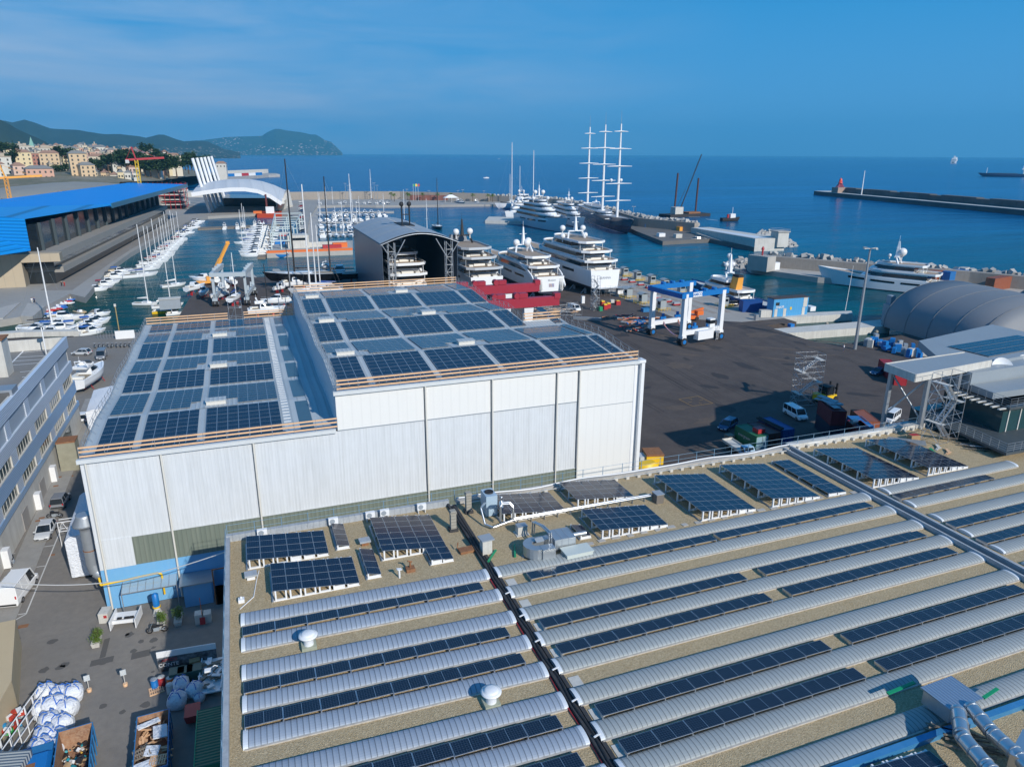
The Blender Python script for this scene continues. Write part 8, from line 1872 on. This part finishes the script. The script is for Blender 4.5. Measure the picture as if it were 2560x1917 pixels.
person('person in a dark blue top standing on the wide steps by the ramps', at(87, 757), 0, p_blue, p_black)
person('person in white beside the person in dark blue by the ramps', at(81, 758), 0, p_white, conc_white)
person('person in dark clothes walking on the promenade, left of a pair', at(155, 716), 0, p_black, p_black)
person('person in a red top walking on the promenade, right of a pair', at(162, 716), 0, red, p_red)
# ================================================================ pavilion, marina canopy, city, ships
pv = thing('exhibition_pavilion', 'exhibition pavilion with a bright blue flat roof, dark glass side and concrete terraces', 'building')
bl = mat('pavilion_blue', (.0, .24, .74), .4, spec=.3, noise=((.03, .3, (.0, .28, .78)), (.3, .2, (.0, .2, .66))))
blr = mat('pavilion_blue_ribs', (.01, .27, .68), .4, stripe=(2, 1.1, .75, .1))
def D_(x, y, D): return at_dist(x, y, D)
T1, T2, T3, T4, T5 = D_(-160, 520, 392), D_(322, 457, 640), D_(467, 461, 560), D_(277, 510, 392), D_(-160, 522, 330)
dn = V(0, 0, -1.2)
MB().add([T5, T4, T3, T2, T1, T5+dn, T4+dn, T3+dn, T2+dn, T1+dn], [(0, 1, 2, 3, 4), (9, 8, 7, 6, 5), (0, 5, 6, 1), (1, 6, 7, 2), (2, 7, 8, 3)]).build('roof', bl, pv)
MB().beam(T4+V(.3, 0, -.8), T3+V(.3, 0, -.8), .5, 2.2).build('roof_edge', mat('roof_edge_steel', (.03, .14, .22), .4), pv)
n0, n1, n2, n3 = D_(62, 548, 302), D_(77, 627, 298), D_(-160, 662, 270), D_(277, 514, 391)
MB().add([T5, T5.lerp(T4, .999)+V(0, 0, -.1), n3, n0, n1, n2], [(5, 4, 3, 2, 1, 0)]).build('ribbed_wall', blr, pv)
gw = mat('pavilion_glass', (.012, .018, .022), .12, spec=.8, noise=(.05, .5, (.03, .03, .03)))
f0 = D_(395, 545, 520); n1g = V(n1.x, n1.y, 0); zT = 11.5
dirv = (V(-47, 560, 0)-V(-66, 292, 0)).normalized(); left = V(-dirv.y, dirv.x, 0)
N0 = V(-66, 292, 0); F0 = V(-47, 560, 0)
def slab(name, off0, off1, z0, z1, m, s0=0., s1=1.):
 a, b = N0.lerp(F0, s0), N0.lerp(F0, s1); P = [a-left*off0, b-left*off0, b+left*off1, a+left*off1]; return MB().prism([(p.x, p.y) for p in P], z0, z1).build(name, m, pv)
tanp = mat('pavilion_tan_stone', (.46, .38, .27), .8, noise=(.3, .3, (.4, .33, .24)), grid=(3.0, 3.0, .04, (.3, .26, .2)), world=True)
conc_t = mat('pavilion_concrete', (.30, .28, .25), .8, noise=(.2, .3, (.25, .235, .21)))
slab('glass_wall', -2, 60, 0, 20.6, gw, .03, .97); slab('ground_floor', 2, 60, 0, 4.2, gw, .02, .97)
slab('terrace', 4.2, 60, 8.6, 11.2, conc_t, .0, .93); slab('terrace', 5, 60, 3.9, 5.9, conc_t, .02, .9); slab('podium', 3, 90, 5.9, 8.6, gw, .01, .92)
a = N0+left*6
MB().prism([(a.x, a.y), ((a+left*90).x, (a+left*90).y-6), ((a+left*90).x, (a+left*90).y+40), (a.x, a.y+40)], 0, 11.3).build('stone_front', tanp, pv)
MB().prism([((N0-left*6).x, N0.y-.5), (a.x, a.y-.5), (a.x, a.y+4), ((N0-left*6).x, N0.y+4)], 8.4, 11.25).build('stone_front', tanp, pv)
mb = MB()
for k in range(16): q = N0.lerp(F0, .04+k*.06)+left*1.6; mb.box(q.x-.5, q.x+.5, q.y-.5, q.y+.5, 11.2, 20.9)
mb.build('colonnade', mat('dark_column', (.05, .07, .08), .5), pv)
p_ = N0+left*9+V(0, 3, 11.4); MB().beam(p_, p_+V(6, 16, 0), 3, .8).build('blue_cover', bl, pv)
# marina canopy
cn = thing('shell_canopy', 'white arched shell canopy with six leaning white pylons at the head of the basin', 'canopy')
shm = mat('shell_white', (.66, .66, .66), .5, stripe=(0, 9, .12, .2))
fr = [(478, 484), (510, 479), (545, 474), (580, 471), (612, 471), (645, 476), (675, 488), (704, 507)]; bk = [(520, 462), (545, 456), (572, 452), (600, 451), (630, 452), (660, 457), (690, 466), (719, 478)]
FA = [D_(x, y, 590) for x, y in fr]; BA = [D_(x, y, 720) for x, y in bk]; mid_ = [(f+b)/2+V(0, 0, 3.5) for f, b in zip(FA, BA)]
q1_ = [(f*3+b)/4+V(0, 0, 2.4) for f, b in zip(FA, BA)]; q3_ = [(f+b*3)/4+V(0, 0, 2.6) for f, b in zip(FA, BA)]
mb = MB()
for dz in (0, -1.3): mb.loft([[p+V(0, 0, dz) for p in r__] for r__ in (FA, q1_, mid_, q3_, BA)], 0, True, cap=(False, False), close=False)
mb.build('shell', shm, cn); mb = MB()
for a, b in zip(FA, FA[1:]): mb.beam(a+V(0, 0, -.8), b+V(0, 0, -.8), .8, 2.8)
mb.build('front_rim', white, cn)
a, b = FA[-1], BA[-1]; ga_, gb2 = at(694, 527), at(728, 517)
mb = MB()
for k in range(9): f = k/8; p = a.lerp(b, f); q = ga_.lerp(gb2, f); mb.beam(V(q.x, q.y, 0), p, 3.0, 2.0+2*(k % 2))
mb.build('fluted_support', conc_white, cn)
for k, ((bx, by), (tx, ty)) in enumerate(zip(((525, 532), (532, 527), (541, 522), (548, 516), (558, 510), (565, 505)), ((481, 396), (492, 395), (502, 394), (511, 393), (520, 392), (528, 391)))):
 g = at(bx, by); D = math.hypot(g.x, g.y); tp = at_dist(tx, ty, D)
 MB().tube(g, tp, 1.2, 10, 0, 1.2).build('pylon', white, cn)
MB().prism(xy((560, 516), (690, 516), (700, 508), (570, 505)), 0, 7).build('back_building', gw, cn)
MB().prism([(p.x, p.y) for p in [at(x, y) for x, y in ((465, 493), (560, 493), (560, 489), (465, 489))]], 0, 5).build('long_office', conc_white, cn)
# barge, red dredger, frame building
t = thing('work_pontoon', 'long pontoon with an orange edge carrying a pale steel frame and a white block', 'pontoon')
P = [at(667, 640, -1), at(882, 632, -1), at(882, 607, -1), at(690, 612, -1)]; MB().prism([(p.x, p.y) for p in P], -3, .2).build('deck', concrete, t)
MB().beam(P[0]+V(0, .3, 1.7), P[1]+V(0, .3, 1.7), .4, 1.2).build('orange_barrier', orange, t)
mb = MB(); F_ = [at(680, 625), at(728, 623), at(756, 565), at(690, 566)]
for i in range(5):
 f = i/4
 for j in range(3): q = F_[0].lerp(F_[3], f).lerp(F_[1].lerp(F_[2], f), j/2); mb.box(q.x-.25, q.x+.25, q.y-.25, q.y+.25, 0, 8)
 for z in (4.2, 8): mb.beam(F_[0].lerp(F_[3], f)+V(0, 0, z), F_[1].lerp(F_[2], f)+V(0, 0, z), .4, .5)
for a, b in ((F_[0], F_[3]), (F_[1], F_[2])): mb.beam(a+V(0, 0, 8), b+V(0, 0, 8), .4, .5)
mb.build('steel_frame', mat('frame_pale_green', (.5, .58, .58), .5), t); q = at(745, 622); bk_ = MB().box(q.x-4.5, q.x+5.5, q.y, q.y+9, .2, 6.4).box(q.x+5.5, q.x+24, q.y+3, q.y+4, .2, 2.6).build('white_block', conc_white, t); MB().box(q.x-3.5, q.x+4.5, q.y-.06, q.y, 4.0, 5.2).build('window', darkglass, bk_)
for k, (x, y, s, m, nm) in enumerate(((700, 610, (5, 3, 2), blue, 'blue machine'), (712, 590, (6, 2, 2), red, 'red machine'), (850, 618, (7, 3, 2.2), orange, 'orange boat'), (830, 620, (9, 3, 1.6), red, 'red tender'))): crate('deck_load', nm+' standing on the orange edged pontoon', 'machine' if k < 2 else 'boat', x, y, s, m, z=.2)
put('c', 'small blue work boat tied to the orange edged pontoon', atw(700, 643), R(90), None, L=12, hullm=blue)
t = thing('dredger', 'red dredging barge with a lattice leg at the head of the old basin', 'barge', (0, 0, 0)); P = [atw(643, 545), atw(705, 545), atw(705, 538), atw(643, 538)]; MB().prism([(p.x, p.y) for p in P], -3, 1.2).build('hull', mat('barge_red', (.5, .06, .02), .6), t)
q = P[0].lerp(P[1], .55); MB().box(q.x-3, q.x+3, q.y+2, q.y+6, 1.2, 6).build('cabin', white, t); MB().beam((q.x-2, q.y+5, 1), (q.x-2, q.y+5, 15), 1.2, 1.2).build('lattice_leg', mat('leg_dark_red', (.12, .02, .02), .7), t); MB().box(q.x-12, q.x-6, q.y+2, q.y+5, 1.2, 3).build('deck_gear', orange, t)
# cars on the pier road
cproto = None
for k in range(16):
 lab = '%s car from the near end of the row parked on the marina pier road' % ORD[k]; x, y = 757-k*.6+(k > 8)*3, 590-k*5.6; g = at(x, y)
 if cproto is None: cproto = vehicle('parked_car', lab, 'car', g, R(80), p_white, 4.2, 1.75, 1.5); cproto['group'] = 'cars on the pier road'
 else:
  c = dup(cproto, g, R(80+rnd.uniform(-4, 4)), lab)
  if k % 3: remat(c, 'body', [p_grey, p_blue, p_black, p_red, p_silver][k % 5]); remat(c, 'roof', [p_grey, p_blue, p_black, p_red, p_silver][k % 5])
# palms, lamps, gazebo on the mole quay
pp = None
for k, (px, py) in enumerate(((978, 501), (986, 504), (1019, 501), (1023, 504), (1057, 502), (1094, 502), (1128, 503), (1158, 500), (1182, 504), (1220, 505), (1232, 505))):
 lab = '%s palm tree from the left along the mole quay' % ORD[k]
 if pp is None:
  pp = t = thing('palm_tree', lab, 'palm tree', at(px, py), 0, 'palm trees on the mole quay'); MB().tube((0, 0, 0), (0, 0, 6.5), .35, 7, 0, .22).build('trunk', bark, t); mb = MB(); r_ = random.Random(4)
  for i in range(34):
   a = r_.uniform(0, 6.28); e_ = r_.uniform(-.5, 1.2); q0 = V(0, 0, 6.5); d1 = V(math.cos(a)*math.cos(e_), math.sin(a)*math.cos(e_), math.sin(e_)); q1_ = q0+d1*1.5; q2 = q1_+V(d1.x*1.4, d1.y*1.4, d1.z*.6-1.0); s_ = V(-math.sin(a), math.cos(a), 0)*.28
   mb.add([q0-s_*.4, q0+s_*.4, q1_+s_, q1_-s_, q2+s_*.3, q2-s_*.3], [(0, 1, 2, 3), (3, 2, 4, 5)])
  mb.build('fronds', leafm, t)
 else: dup(pp, at(px, py), k*1.1, lab)
lp = None
for k, (px, py, yt) in enumerate(((865, 500, 459), (872, 500, 464), (937, 500, 458), (944, 500, 464), (976, 500, 479), (1018, 500, 474), (1073, 500, 477), (1145, 500, 477), (1157, 500, 475), (1210, 500, 478), (1582, 560, 517))):
 lamp(px, py, yt, '%s slim lamp mast from the left along the sea wall' % ORD[k], 2.2, .16)
t = thing('gazebo', 'white tent roofed gazebo on the mole quay', 'gazebo', at(1127, 505)); MB().loft([[(-7, -3.5, 4), (7, -3.5, 4), (7, 3.5, 4), (-7, 3.5, 4)], [(-1.5, -.4, 6.8), (1.5, -.4, 6.8), (1.5, .4, 6.8), (-1.5, .4, 6.8)]], 0, False).build('roof', white, t); mb = MB()
for x in (-6.5, 0, 6.5):
 for y in (-3.2, 3.2): mb.tube((x, y, 0), (x, y, 4), .2, 5)
mb.build('post', white, t)
t = thing('row_buildings', 'low red brown buildings against the tan sea wall behind the palms', 'building', (0, 0, 0)); a, b = at(1025, 500), at(1212, 501); MB().beam(a+V(0, -2, 2.4), b+V(0, -2, 2.4), 6, 4.8).build('wall', mat('brick_brown', (.22, .09, .07), .8, stripe=(0, 6, .5, .1)), t)
for k, px in enumerate((1034, 1040, 1046)): g = at(px, 502); t = thing('flag_pole', '%s flag pole from the left on the mole quay' % ORD[k], 'flag', g, 0, 'flags on the quay'); MB().tube((0, 0, 0), (0, 0, 16), .12, 5).build('pole', white, t); MB().box(.1, 1.7, -.03, .03, 13.6, 16).build('flag', [greenb, yellow, red][k], t)
# far moored-out small headland with painted wall
t = thing('club_mole', 'rocky point with a wall painted in blue, white and red blocks, behind the leaning pylons', 'breakwater'); P = xy((545, 452), (672, 441), (700, 440), (690, 437), (540, 438)); MB().prism(P, -4, 3).build('rock_base', rockm, t); a, b = at(567, 442, 3), at(655, 438, 3)
for k, m_ in enumerate((blue, white, red, white, blue)): MB().beam(a.lerp(b, k/5)+V(0, 0, 2.5), a.lerp(b, (k+.98)/5)+V(0, 0, 2.5), 2, 5).build('painted_block', m_, t)
MB().beam(at(560, 438, 3)+V(0, 0, 4), at(668, 433, 3)+V(0, 0, 4), 6, 8).build('sea_wall', conc_white, t)
# city slope ------------------------------------------------------
cs_ = MB(); rows = []
slope_m = mat('city_slope', (.14, .13, .09), .95, noise=((.012, .8, (.26, .23, .18)), (.06, .7, (.04, .07, .02)), (.15, .5, (.3, .26, .2))), world=True)
for D, xe, ys in ((560, 240, [500]*9), (760, 300, [470, 468, 466, 462, 460, 458, 456, 455, 455]), (900, 400, [440, 438, 436, 436, 434, 432, 434, 438, 452]), (1150, 475, [400, 398, 402, 404, 408, 412, 418, 426, 441]), (1500, 560, [372, 378, 382, 384, 390, 397, 405, 424, 437])):
 rows.append([at_dist(-220+(xe+220)*i/8, y, D) for i, y in enumerate(ys)])
for r__ in rows[:1]: [setattr(p, 'z', -1) for p in r__]
cs_.loft(rows, 0, True, cap=(False, False), close=False); last_ = rows[-1]; cs_.loft([last_, [V(p.x*1.25, p.y*1.25, -4) for p in last_]], 0, True, cap=(False, False), close=False); struct('city_hillside', cs_, slope_m)
wcol = {'w': (.62, .60, .54), 'y': (.70, .58, .36), 'o': (.62, .46, .29), 'p': (.64, .46, .38), 's': (.60, .36, .27), 'r': (.42, .2, .15), 'c': (.68, .6, .46), 'n': (.56, .52, .45)}
wn = {'w': 'white', 'y': 'yellow', 'o': 'ochre', 'p': 'pink', 's': 'salmon', 'r': 'dark red', 'c': 'cream', 'n': 'beige'}
roofc = [mat('slate_roof', (.22, .22, .21), .8), mat('tile_roof', (.33, .2, .14), .8), mat('flat_roof_tan', (.4, .34, .27), .8)]
winc = mat('town_window', (.05, .055, .05), .4)
def house(x0, x1, yt, yb, D, c, label, rot=None):
 a, b = at_dist(x0, yb, D), at_dist(x1, yb, D); w = (b-a).length; H = (at_dist(x0, yt, D)-a).z; H += 14; ctr = (a+b)/2; d = max(12, min(w*.7, 26)); rz = math.atan2(b.y-a.y, b.x-a.x)+(rot if rot is not None else rnd.uniform(-.25, .25))
 t = thing('apartment_block', label, 'building', (ctr.x, ctr.y, ctr.z-14), rz, 'town buildings on the hillside'); m = mat('facade_'+wn[c].replace(' ', '_'), wcol[c], .85, noise=(.15, .4, tuple(v*.8 for v in wcol[c])))
 MB().box(-w/2, w/2, 0, d, 0, H).build('wall', m, t); k = rnd.randrange(3)
 if k < 2: MB().loft([[(-w/2-.6, -.6, H), (w/2+.6, -.6, H), (w/2+.6, d+.6, H), (-w/2-.6, d+.6, H)], [(-w/2+d*.3, d*.45, H+3), (w/2-d*.3, d*.45, H+3), (w/2-d*.3, d*.55, H+3), (-w/2+d*.3, d*.55, H+3)]], 0, False).build('roof', roofc[k], t)
 else: MB().box(-w/2-.4, w/2+.4, -.4, d+.4, H, H+1).box(-w*.15, w*.15, d*.3, d*.6, H+1, H+4).build('roof', roofc[2], t)
 mb = MB(); nx = max(2, int(w/4.2)); nz = max(1, int((H-15)/3.6))
 for i in range(nx):
  for j in range(nz): x = -w/2+w*(i+.5)/nx; z = 15+(H-15.5)*(j+.5)/nz; mb.quad((x-.75, -.08, z-1), (x+.75, -.08, z-1), (x+.75, -.08, z+1), (x-.75, -.08, z+1))
 for i in range(max(1, int(d/5))):
  for j in range(nz): y = d*(i+.5)/max(1, int(d/5)); z = 15+(H-15.5)*(j+.5)/nz; mb.quad((w/2+.08, y-.75, z-1), (w/2+.08, y+.75, z-1), (w/2+.08, y+.75, z+1), (w/2+.08, y-.75, z+1))
 o = mb.build('window', winc, t); o['kind'] = 'stuff'
 return t
HS = [(0, 38, 393, 448, 900, 'w', 'broad white apartment block at the left edge below the hill'), (-20, 20, 410, 455, 860, 'w', 'white block cut by the left edge, in front of the broad one'), (38, 70, 414, 450, 880, 'p', 'pink block with balconies beside the broad white one'), (42, 84, 381, 416, 1000, 'y', 'tall yellow villa with white windows'), (84, 102, 384, 416, 1000, 'r', 'narrow dark red house beside the yellow villa'), (102, 152, 383, 416, 980, 'o', 'wide ochre palace right of the dark red house'), (69, 139, 422, 453, 840, 's', 'long low salmon red block near the blue roof'), (181, 226, 384, 446, 860, 'o', 'tall ochre church like block'), (205, 243, 413, 447, 850, 'o', 'lower ochre block in front of the church like block'), (226, 268, 391, 428, 950, 'c', 'pale cream block with many windows'), (0, 50, 366, 383, 1250, 'y', 'yellow terrace on the upper left ridge'), (52, 80, 366, 386, 1230, 'n', 'beige house on the ridge near the green spire'), (82, 156, 371, 388, 1220, 'n', 'long beige terrace on the ridge'), (165, 200, 372, 386, 1200, 'c', 'cream block on the ridge behind the church'), (231, 268, 368, 381, 1250, 'w', 'white block standing highest on the ridge centre'), (262, 286, 386, 408, 1000, 's', 'salmon house right of the pale cream block'), (286, 305, 384, 404, 1020, 'p', 'pink house beside the salmon one'), (316, 348, 381, 401, 1050, 'c', 'cream villa left of the red crane'), (268, 290, 375, 384, 1240, 'p', 'small pink house on the ridge'), (282, 316, 411, 422, 930, 'w', 'low white building among the trees'), (360, 400, 411, 420, 940, 'w', 'low white building under the red crane jib'), (405, 420, 393, 407, 1050, 'p', 'pink house at the right end of the town'), (418, 455, 389, 412, 1030, 'c', 'cream block with rounded corner at the right end of the town'), (540, 566, 409, 424, 1120, 'w', 'white stepped building on the far green point')]
for h in HS: house(*h)
r_ = random.Random(52); n_ = 0
for row, (yy, D, xs, xe, st) in enumerate(((378, 1350, -10, 250, 14), (384, 1250, -15, 340, 14), (394, 1120, -20, 420, 16), (404, 1040, 0, 445, 18), (428, 930, 70, 330, 26), (446, 850, 235, 345, 20))):
 x = xs; i = 0
 while x < xe:
  w = r_.uniform(9, 17); hh = r_.uniform(9, 17); c = r_.choice('wyopscncy'); n_ += 1
  if r_.random() < .95: house(x, x+w, yy-hh, yy+6, D+r_.uniform(-20, 20), c, '%s %s house from the left in the %s' % (ORD[i % 30], wn[c], ['highest row of the town', 'top but one row of the town', 'second row of the town', 'third row of the town', 'fourth row of the town', 'lowest row of the town'][row])); i += 1
  x += st*r_.uniform(.8, 1.15)
t = thing('church_spire', 'pointed pale green spire above the town roofs', 'church', at_dist(82, 376, 1280)); MB().box(-3, 3, -3, 3, -10, 6).build('tower', conc_white, t); MB().loft([[(-3, -3, 6), (3, -3, 6), (3, 3, 6), (-3, 3, 6)], [(-.1, -.1, 18), (.1, -.1, 18), (.1, .1, 18), (-.1, .1, 18)]], 0, False).build('spire', mat('copper_green', (.2, .4, .33), .6), t)
# trees on the slope
tp = None; r_ = random.Random(23); TL = [(270, 413), (285, 409), (300, 408), (318, 408), (335, 412), (350, 416), (362, 424), (375, 422), (350, 390), (366, 385), (372, 386), (392, 392), (310, 392), (8, 377), (20, 380), (30, 384), (4, 384), (38, 396), (155, 432), (245, 421), (455, 414), (462, 408), (470, 404), (478, 405), (486, 412), (494, 416), (470, 414), (505, 418), (515, 420), (420, 418), (440, 420), (395, 424), (60, 458), (45, 462), (410, 424), (325, 420), (10, 400), (30, 408), (165, 398), (252, 408)]
TL.sort()
for k, (px, py) in enumerate(TL):
 D = 1240 if py < 392 else 1000 if py < 412 else 930;
 if px > 450: D = 1060
 g = at_dist(px, py+4, D); lab = '%s dark green tree clump from the %s among the town houses' % ((ORD[k], 'left') if k < 22 else (ORD[len(TL)-1-k], 'right'))
 if tp is None or k == 20:
  tp = t = thing('dense_tree', lab, 'tree', g, 0, 'trees among the town'); MB().tube((0, 0, -8), (0, 0, 5), .8, 6, 0, .4).build('trunk', bark, t); mb = MB()
  for j in range(7): leafball(mb, (r_.uniform(-6, 6), r_.uniform(-4, 4), r_.uniform(4, 10)), r_.uniform(4, 6), 120, 1.3, k*9+j, .8)
  mb.build('crown', leafd, t)
 else: dup(tp, g, r_.uniform(0, 6), lab, scale=r_.uniform(.7, 1.4))
# old sports hall and other flat things behind the blue roof
t = thing('round_hall', 'low grey round roofed hall behind the blue pavilion roof', 'building', at_dist(190, 480, 720)); t.location.z = 0
MB().lathe([(80, 0), (80, 9), (76, 12), (50, 17), (20, 20), (1, 21)], n=40).build('roof', mat('hall_roof', (.27, .27, .25), .8, noise=(.05, .4, (.2, .2, .19))), t)
q = at_dist(90, 486, 600); tag(MB().cbox((q.x-40, q.y, 7), (150, 60, 8), R(-8)).build('flat_hall', mat('pale_green_roof', (.32, .45, .33), .8)), 'flat pale green roof behind the pavilion', 'building')
q = at_dist(60, 492, 540); tag(MB().cbox((q.x-30, q.y, 7), (150, 26, 10), R(-10)).build('flat_hall', conc_white), 'long grey flat roof between the green roof and the pavilion', 'building')
mb = MB(); r_ = random.Random(61)
for k in range(150): x = r_.uniform(250, 470); q = at(x, r_.uniform(452, 520) if x > 410 else r_.uniform(452, 470)); s = r_.uniform(1.5, 6); mb.cbox((q.x, q.y, r_.uniform(.5, 3)), (s, s*r_.uniform(.4, 1.5), r_.uniform(1, 5)), r_.uniform(0, 3), r_.randrange(4))
o = mb.build('waterfront_clutter', [conc_white, wood, greyp, mat('clutter_red', (.35, .08, .05), .7)]); tag(o, 'clutter of sheds, boats and building material along the far waterfront', 'clutter')['kind'] = 'stuff'
t = thing('scaffolded_block', 'half built block with red scaffold at the right end of the pavilion', 'building'); q = at(420, 524); mb = MB()
for z in (0, 4, 8, 12): mb.box(q.x-16, q.x+14, q.y, q.y+40, z+3.4, z+4)
mb.build('floor', conc_white, t); mb = MB()
for k in range(9):
 for yy in (0, 20, 40): x = q.x-16+k*3.7; mb.tube((x, q.y-.5+yy, 0), (x, q.y-.5+yy, 20), .25, 4)
for z in (6, 11, 16, 20): mb.tube((q.x-16, q.y-.5, z), (q.x+14, q.y-.5, z), .25, 4)
mb.build('scaffold', red, t)
for px, py, yt, m_, jib, lab in ((348, 452, 385, yellow, 30, 'tower crane with a yellow mast and a red and white jib above the town'), (22, 485, 440, amber, 34, 'yellow tower crane at the left edge behind the pavilion')):
 g = at_dist(px, py, 620); g.z = 0; h = hgt(g, yt+ (15 if jib == 30 else 6)); t = thing('tower_crane', lab, 'crane', g); mb = MB()
 for dx in (-1, 1):
  for dy in (-1, 1): mb.tube((dx, dy, 0), (dx, dy, h), .2, 4)
 for k in range(int(h/3)): mb.tube((-1, -1, k*3), (1, -1, k*3+3), .15, 4); mb.tube((1, -1, k*3), (-1, -1, k*3+3), .12, 4)
 mb.build('mast', m_, t); mj = red if jib == 30 else amber; MB().beam((-7, 0, h), (jib*.62, 4, h+1.5), 1.2, 1.4).build('jib', mj, t); MB().beam((0, 0, h), (-2, 0, h+9), .8, .8).tube((-2, 0, h+9), (jib*.45, 3, h+1.6), .12, 4).tube((-2, 0, h+9), (-6.5, 0, h+.5), .12, 4).build('apex', mj, t); MB().cbox((-6, 0, h-1.2), (2.4, 2, 2.4)).build('counterweight', conc_white, t)
# ships offshore --------------------------------------------------
def bx(t, nm, m, *bs):
 mb = MB()
 for b in bs: mb.box(*b)
 return mb.build(nm, m, t)
g = atw(2385, 409); t = thing('ferry', 'white ferry sailing away near the horizon', 'ship', g, R(-56)); add_hull(t, 150, 26, 14, 3, white, white, stern=.95)
bx(t, 'superstructure', white, (-12.5, 12.5, -70, 45, 14, 26), (-11, 11, -60, 35, 26, 33), (-9, 9, 10, 30, 33, 38)); bx(t, 'funnel', white, (-4, 4, -45, -32, 33, 45)); bx(t, 'window_row', winc, (-12.6, 12.6, -70.2, 44, 17, 18.5), (-12.6, 12.6, -70.2, 44, 22, 23.5), (-6, 6, -75.2, -74.9, 3, 10))
g = atw(2510, 442); t = thing('cargo_ship', 'dark blue cargo ship with a white bridge at the right edge of the sea', 'ship', g, R(44)); add_hull(t, 108, 14, 6.5, 2, mat('cargo_navy', (.02, .05, .12), .5), mat('deck_red', (.3, .06, .05), .7), stern=.9)
bx(t, 'bridge', white, (-6, 6, -48, -36, 6, 16), (-4, 4, -40, -33, 16, 19)); bx(t, 'funnel', red, (-2, 2, -44, -40, 12, 19)); bx(t, 'mast', white, (-.5, .5, -36, -35, 19, 26), (-.5, .5, 36, 37, 7, 20)); bx(t, 'hatch', mat('hatch_dark', (.05, .07, .1), .6), (-5, 5, -25, 32, 7, 8))
g = atw(1713, 541); t = thing('crane_barge', 'dark crane barge with a tall raised lattice boom and two spuds, beyond the outer mole', 'barge', g, R(8)); dkm_ = mat('barge_black', (.03, .028, .03), .7)
bx(t, 'hull', dkm_, (-21, 20, -7, 7, -.5, 2.2)); mb = MB(); tp_, bt_ = V(12, 0, 47), V(-6, 0, 5)
for dx, dz in ((-1, -1), (1, 1)): mb.beam(bt_+V(dx, dx, 0), tp_+V(dx*.5, dx*.5, 0), .5, .5)
for k in range(16): f = k/16; mb.tube(bt_.lerp(tp_, f)+V(-1, -1, 0)*(1-f*.5), bt_.lerp(tp_, f+1/16)+V(1, 1, 0)*(1-f*.5), .22, 4); mb.tube(bt_.lerp(tp_, f)+V(1, 1, 0)*(1-f*.5), bt_.lerp(tp_, f+1/16)+V(-1, -1, 0)*(1-f*.5), .22, 4)
mb.build('boom', dkm_, t); MB().tube((-9, 3, 0), (-8, 3, 33), .7, 6).tube((13, 3, 0), (13.5, 3, 29), .7, 6).build('spud', mat('spud_rust', (.09, .04, .035), .8), t); bx(t, 'crane_house', conc_white, (-13, -5, -3, 3, 2.2, 7.5)); bx(t, 'deck_load', rust, (0, 12, -4, 4, 2.2, 3.4)); MB().tube((-9, 0, 8), (-2, 0, 20), .15, 4).tube((-9, 0, 8), tp_, .06, 3).build('stay', dkm_, t)
g = atw(1826, 553); t = thing('tug_boat', 'small dark tug towing the crane barge', 'tug', g, R(-98)); add_hull(t, 15, 5.5, 2.4, 1, dkm_, dkm_, stern=.85); bx(t, 'wheelhouse', white, (-1.6, 1.6, -1, 3, 2.2, 5.4)); bx(t, 'funnel', red, (-.7, .7, -3, -2, 2.2, 5)); bx(t, 'mast', white, (-.1, .1, 1, 1.2, 5.4, 10))
mb = MB(); wk = mat('foam', (.55, .65, .7), .6); a, b = atw(1765, 548), atw(1798, 552); flat_line(mb, a, b, 1.2, .03); flat_line(mb, atw(1722, 543), atw(1750, 543), 1.5, .03); o = mb.build('wake', wk); o['kind'] = 'structure'
# working craft beside the outer mole
put('c', 'white and blue workboat tied at the outer mole step', atw(1738, 606), R(80), None, L=14); crate('blue_float', 'blue float with red gear beside the white workboat', 'float', 1762, 602, (9, 5, 1.6), blue, z=-2)
crate('yellow_buoy', 'yellow float at the corner of the outer mole quay', 'float', 1664, 604, (3.5, 2.5, 1.6), yellow, z=-2)
for k, (x, y, s, m) in enumerate(((1647, 570, (6, 4, 4.5), wood), (1666, 571, (6, 4, 4), conc_white), (1690, 574, (8, 4, 3), plank), (1710, 577, (9, 4, 2.5), amber), (1618, 568, (5, 3, 2), blue), (1652, 592, (4, 3, 2), white), (1694, 595, (4, 3, 2.2), conc_white))): crate('stored_material', '%s stack of stored material from the seaward end on the outer mole apron' % ORD[k], 'materials', x, y, s, m)
for k, (x, y, s, m, lab) in enumerate(((2345, 704, (22, 3, 5), CO, 'orange container behind the stern of the moored motor yacht'), (2387, 705, (30, 3, 5.5), CL, 'bright blue container stack behind the stern of the moored yacht'), (2500, 722, (34, 3, 5), CO, 'rust red container row on the inner mole at the right'))): container(lab, at(x, y), R(-80), s[0]*.45, m, h=4.4, w=3)
crate('white_frame_box', 'white framed equipment box by the beacon block', 'equipment', 1927, 675, (7, 2, 3), white)
# ---------------------------------------------------------------- air
hz = bpy.data.materials.new('haze'); hz.use_nodes = True; hn = hz.node_tree.nodes; hn.clear(); ho = hn.new('ShaderNodeOutputMaterial'); pvn = hn.new('ShaderNodeVolumePrincipled')
pvn.inputs['Color'].default_value = (.13, .60, 1, 1); pvn.inputs['Density'].default_value = 6.3e-5; pvn.inputs['Anisotropy'].default_value = .0; hz.node_tree.links.new(pvn.outputs[0], ho.inputs['Volume'])
o = MB().box(-19500, 21500, -2700, 27500, -8, 1100).build('haze', hz); o['kind'] = 'stuff'
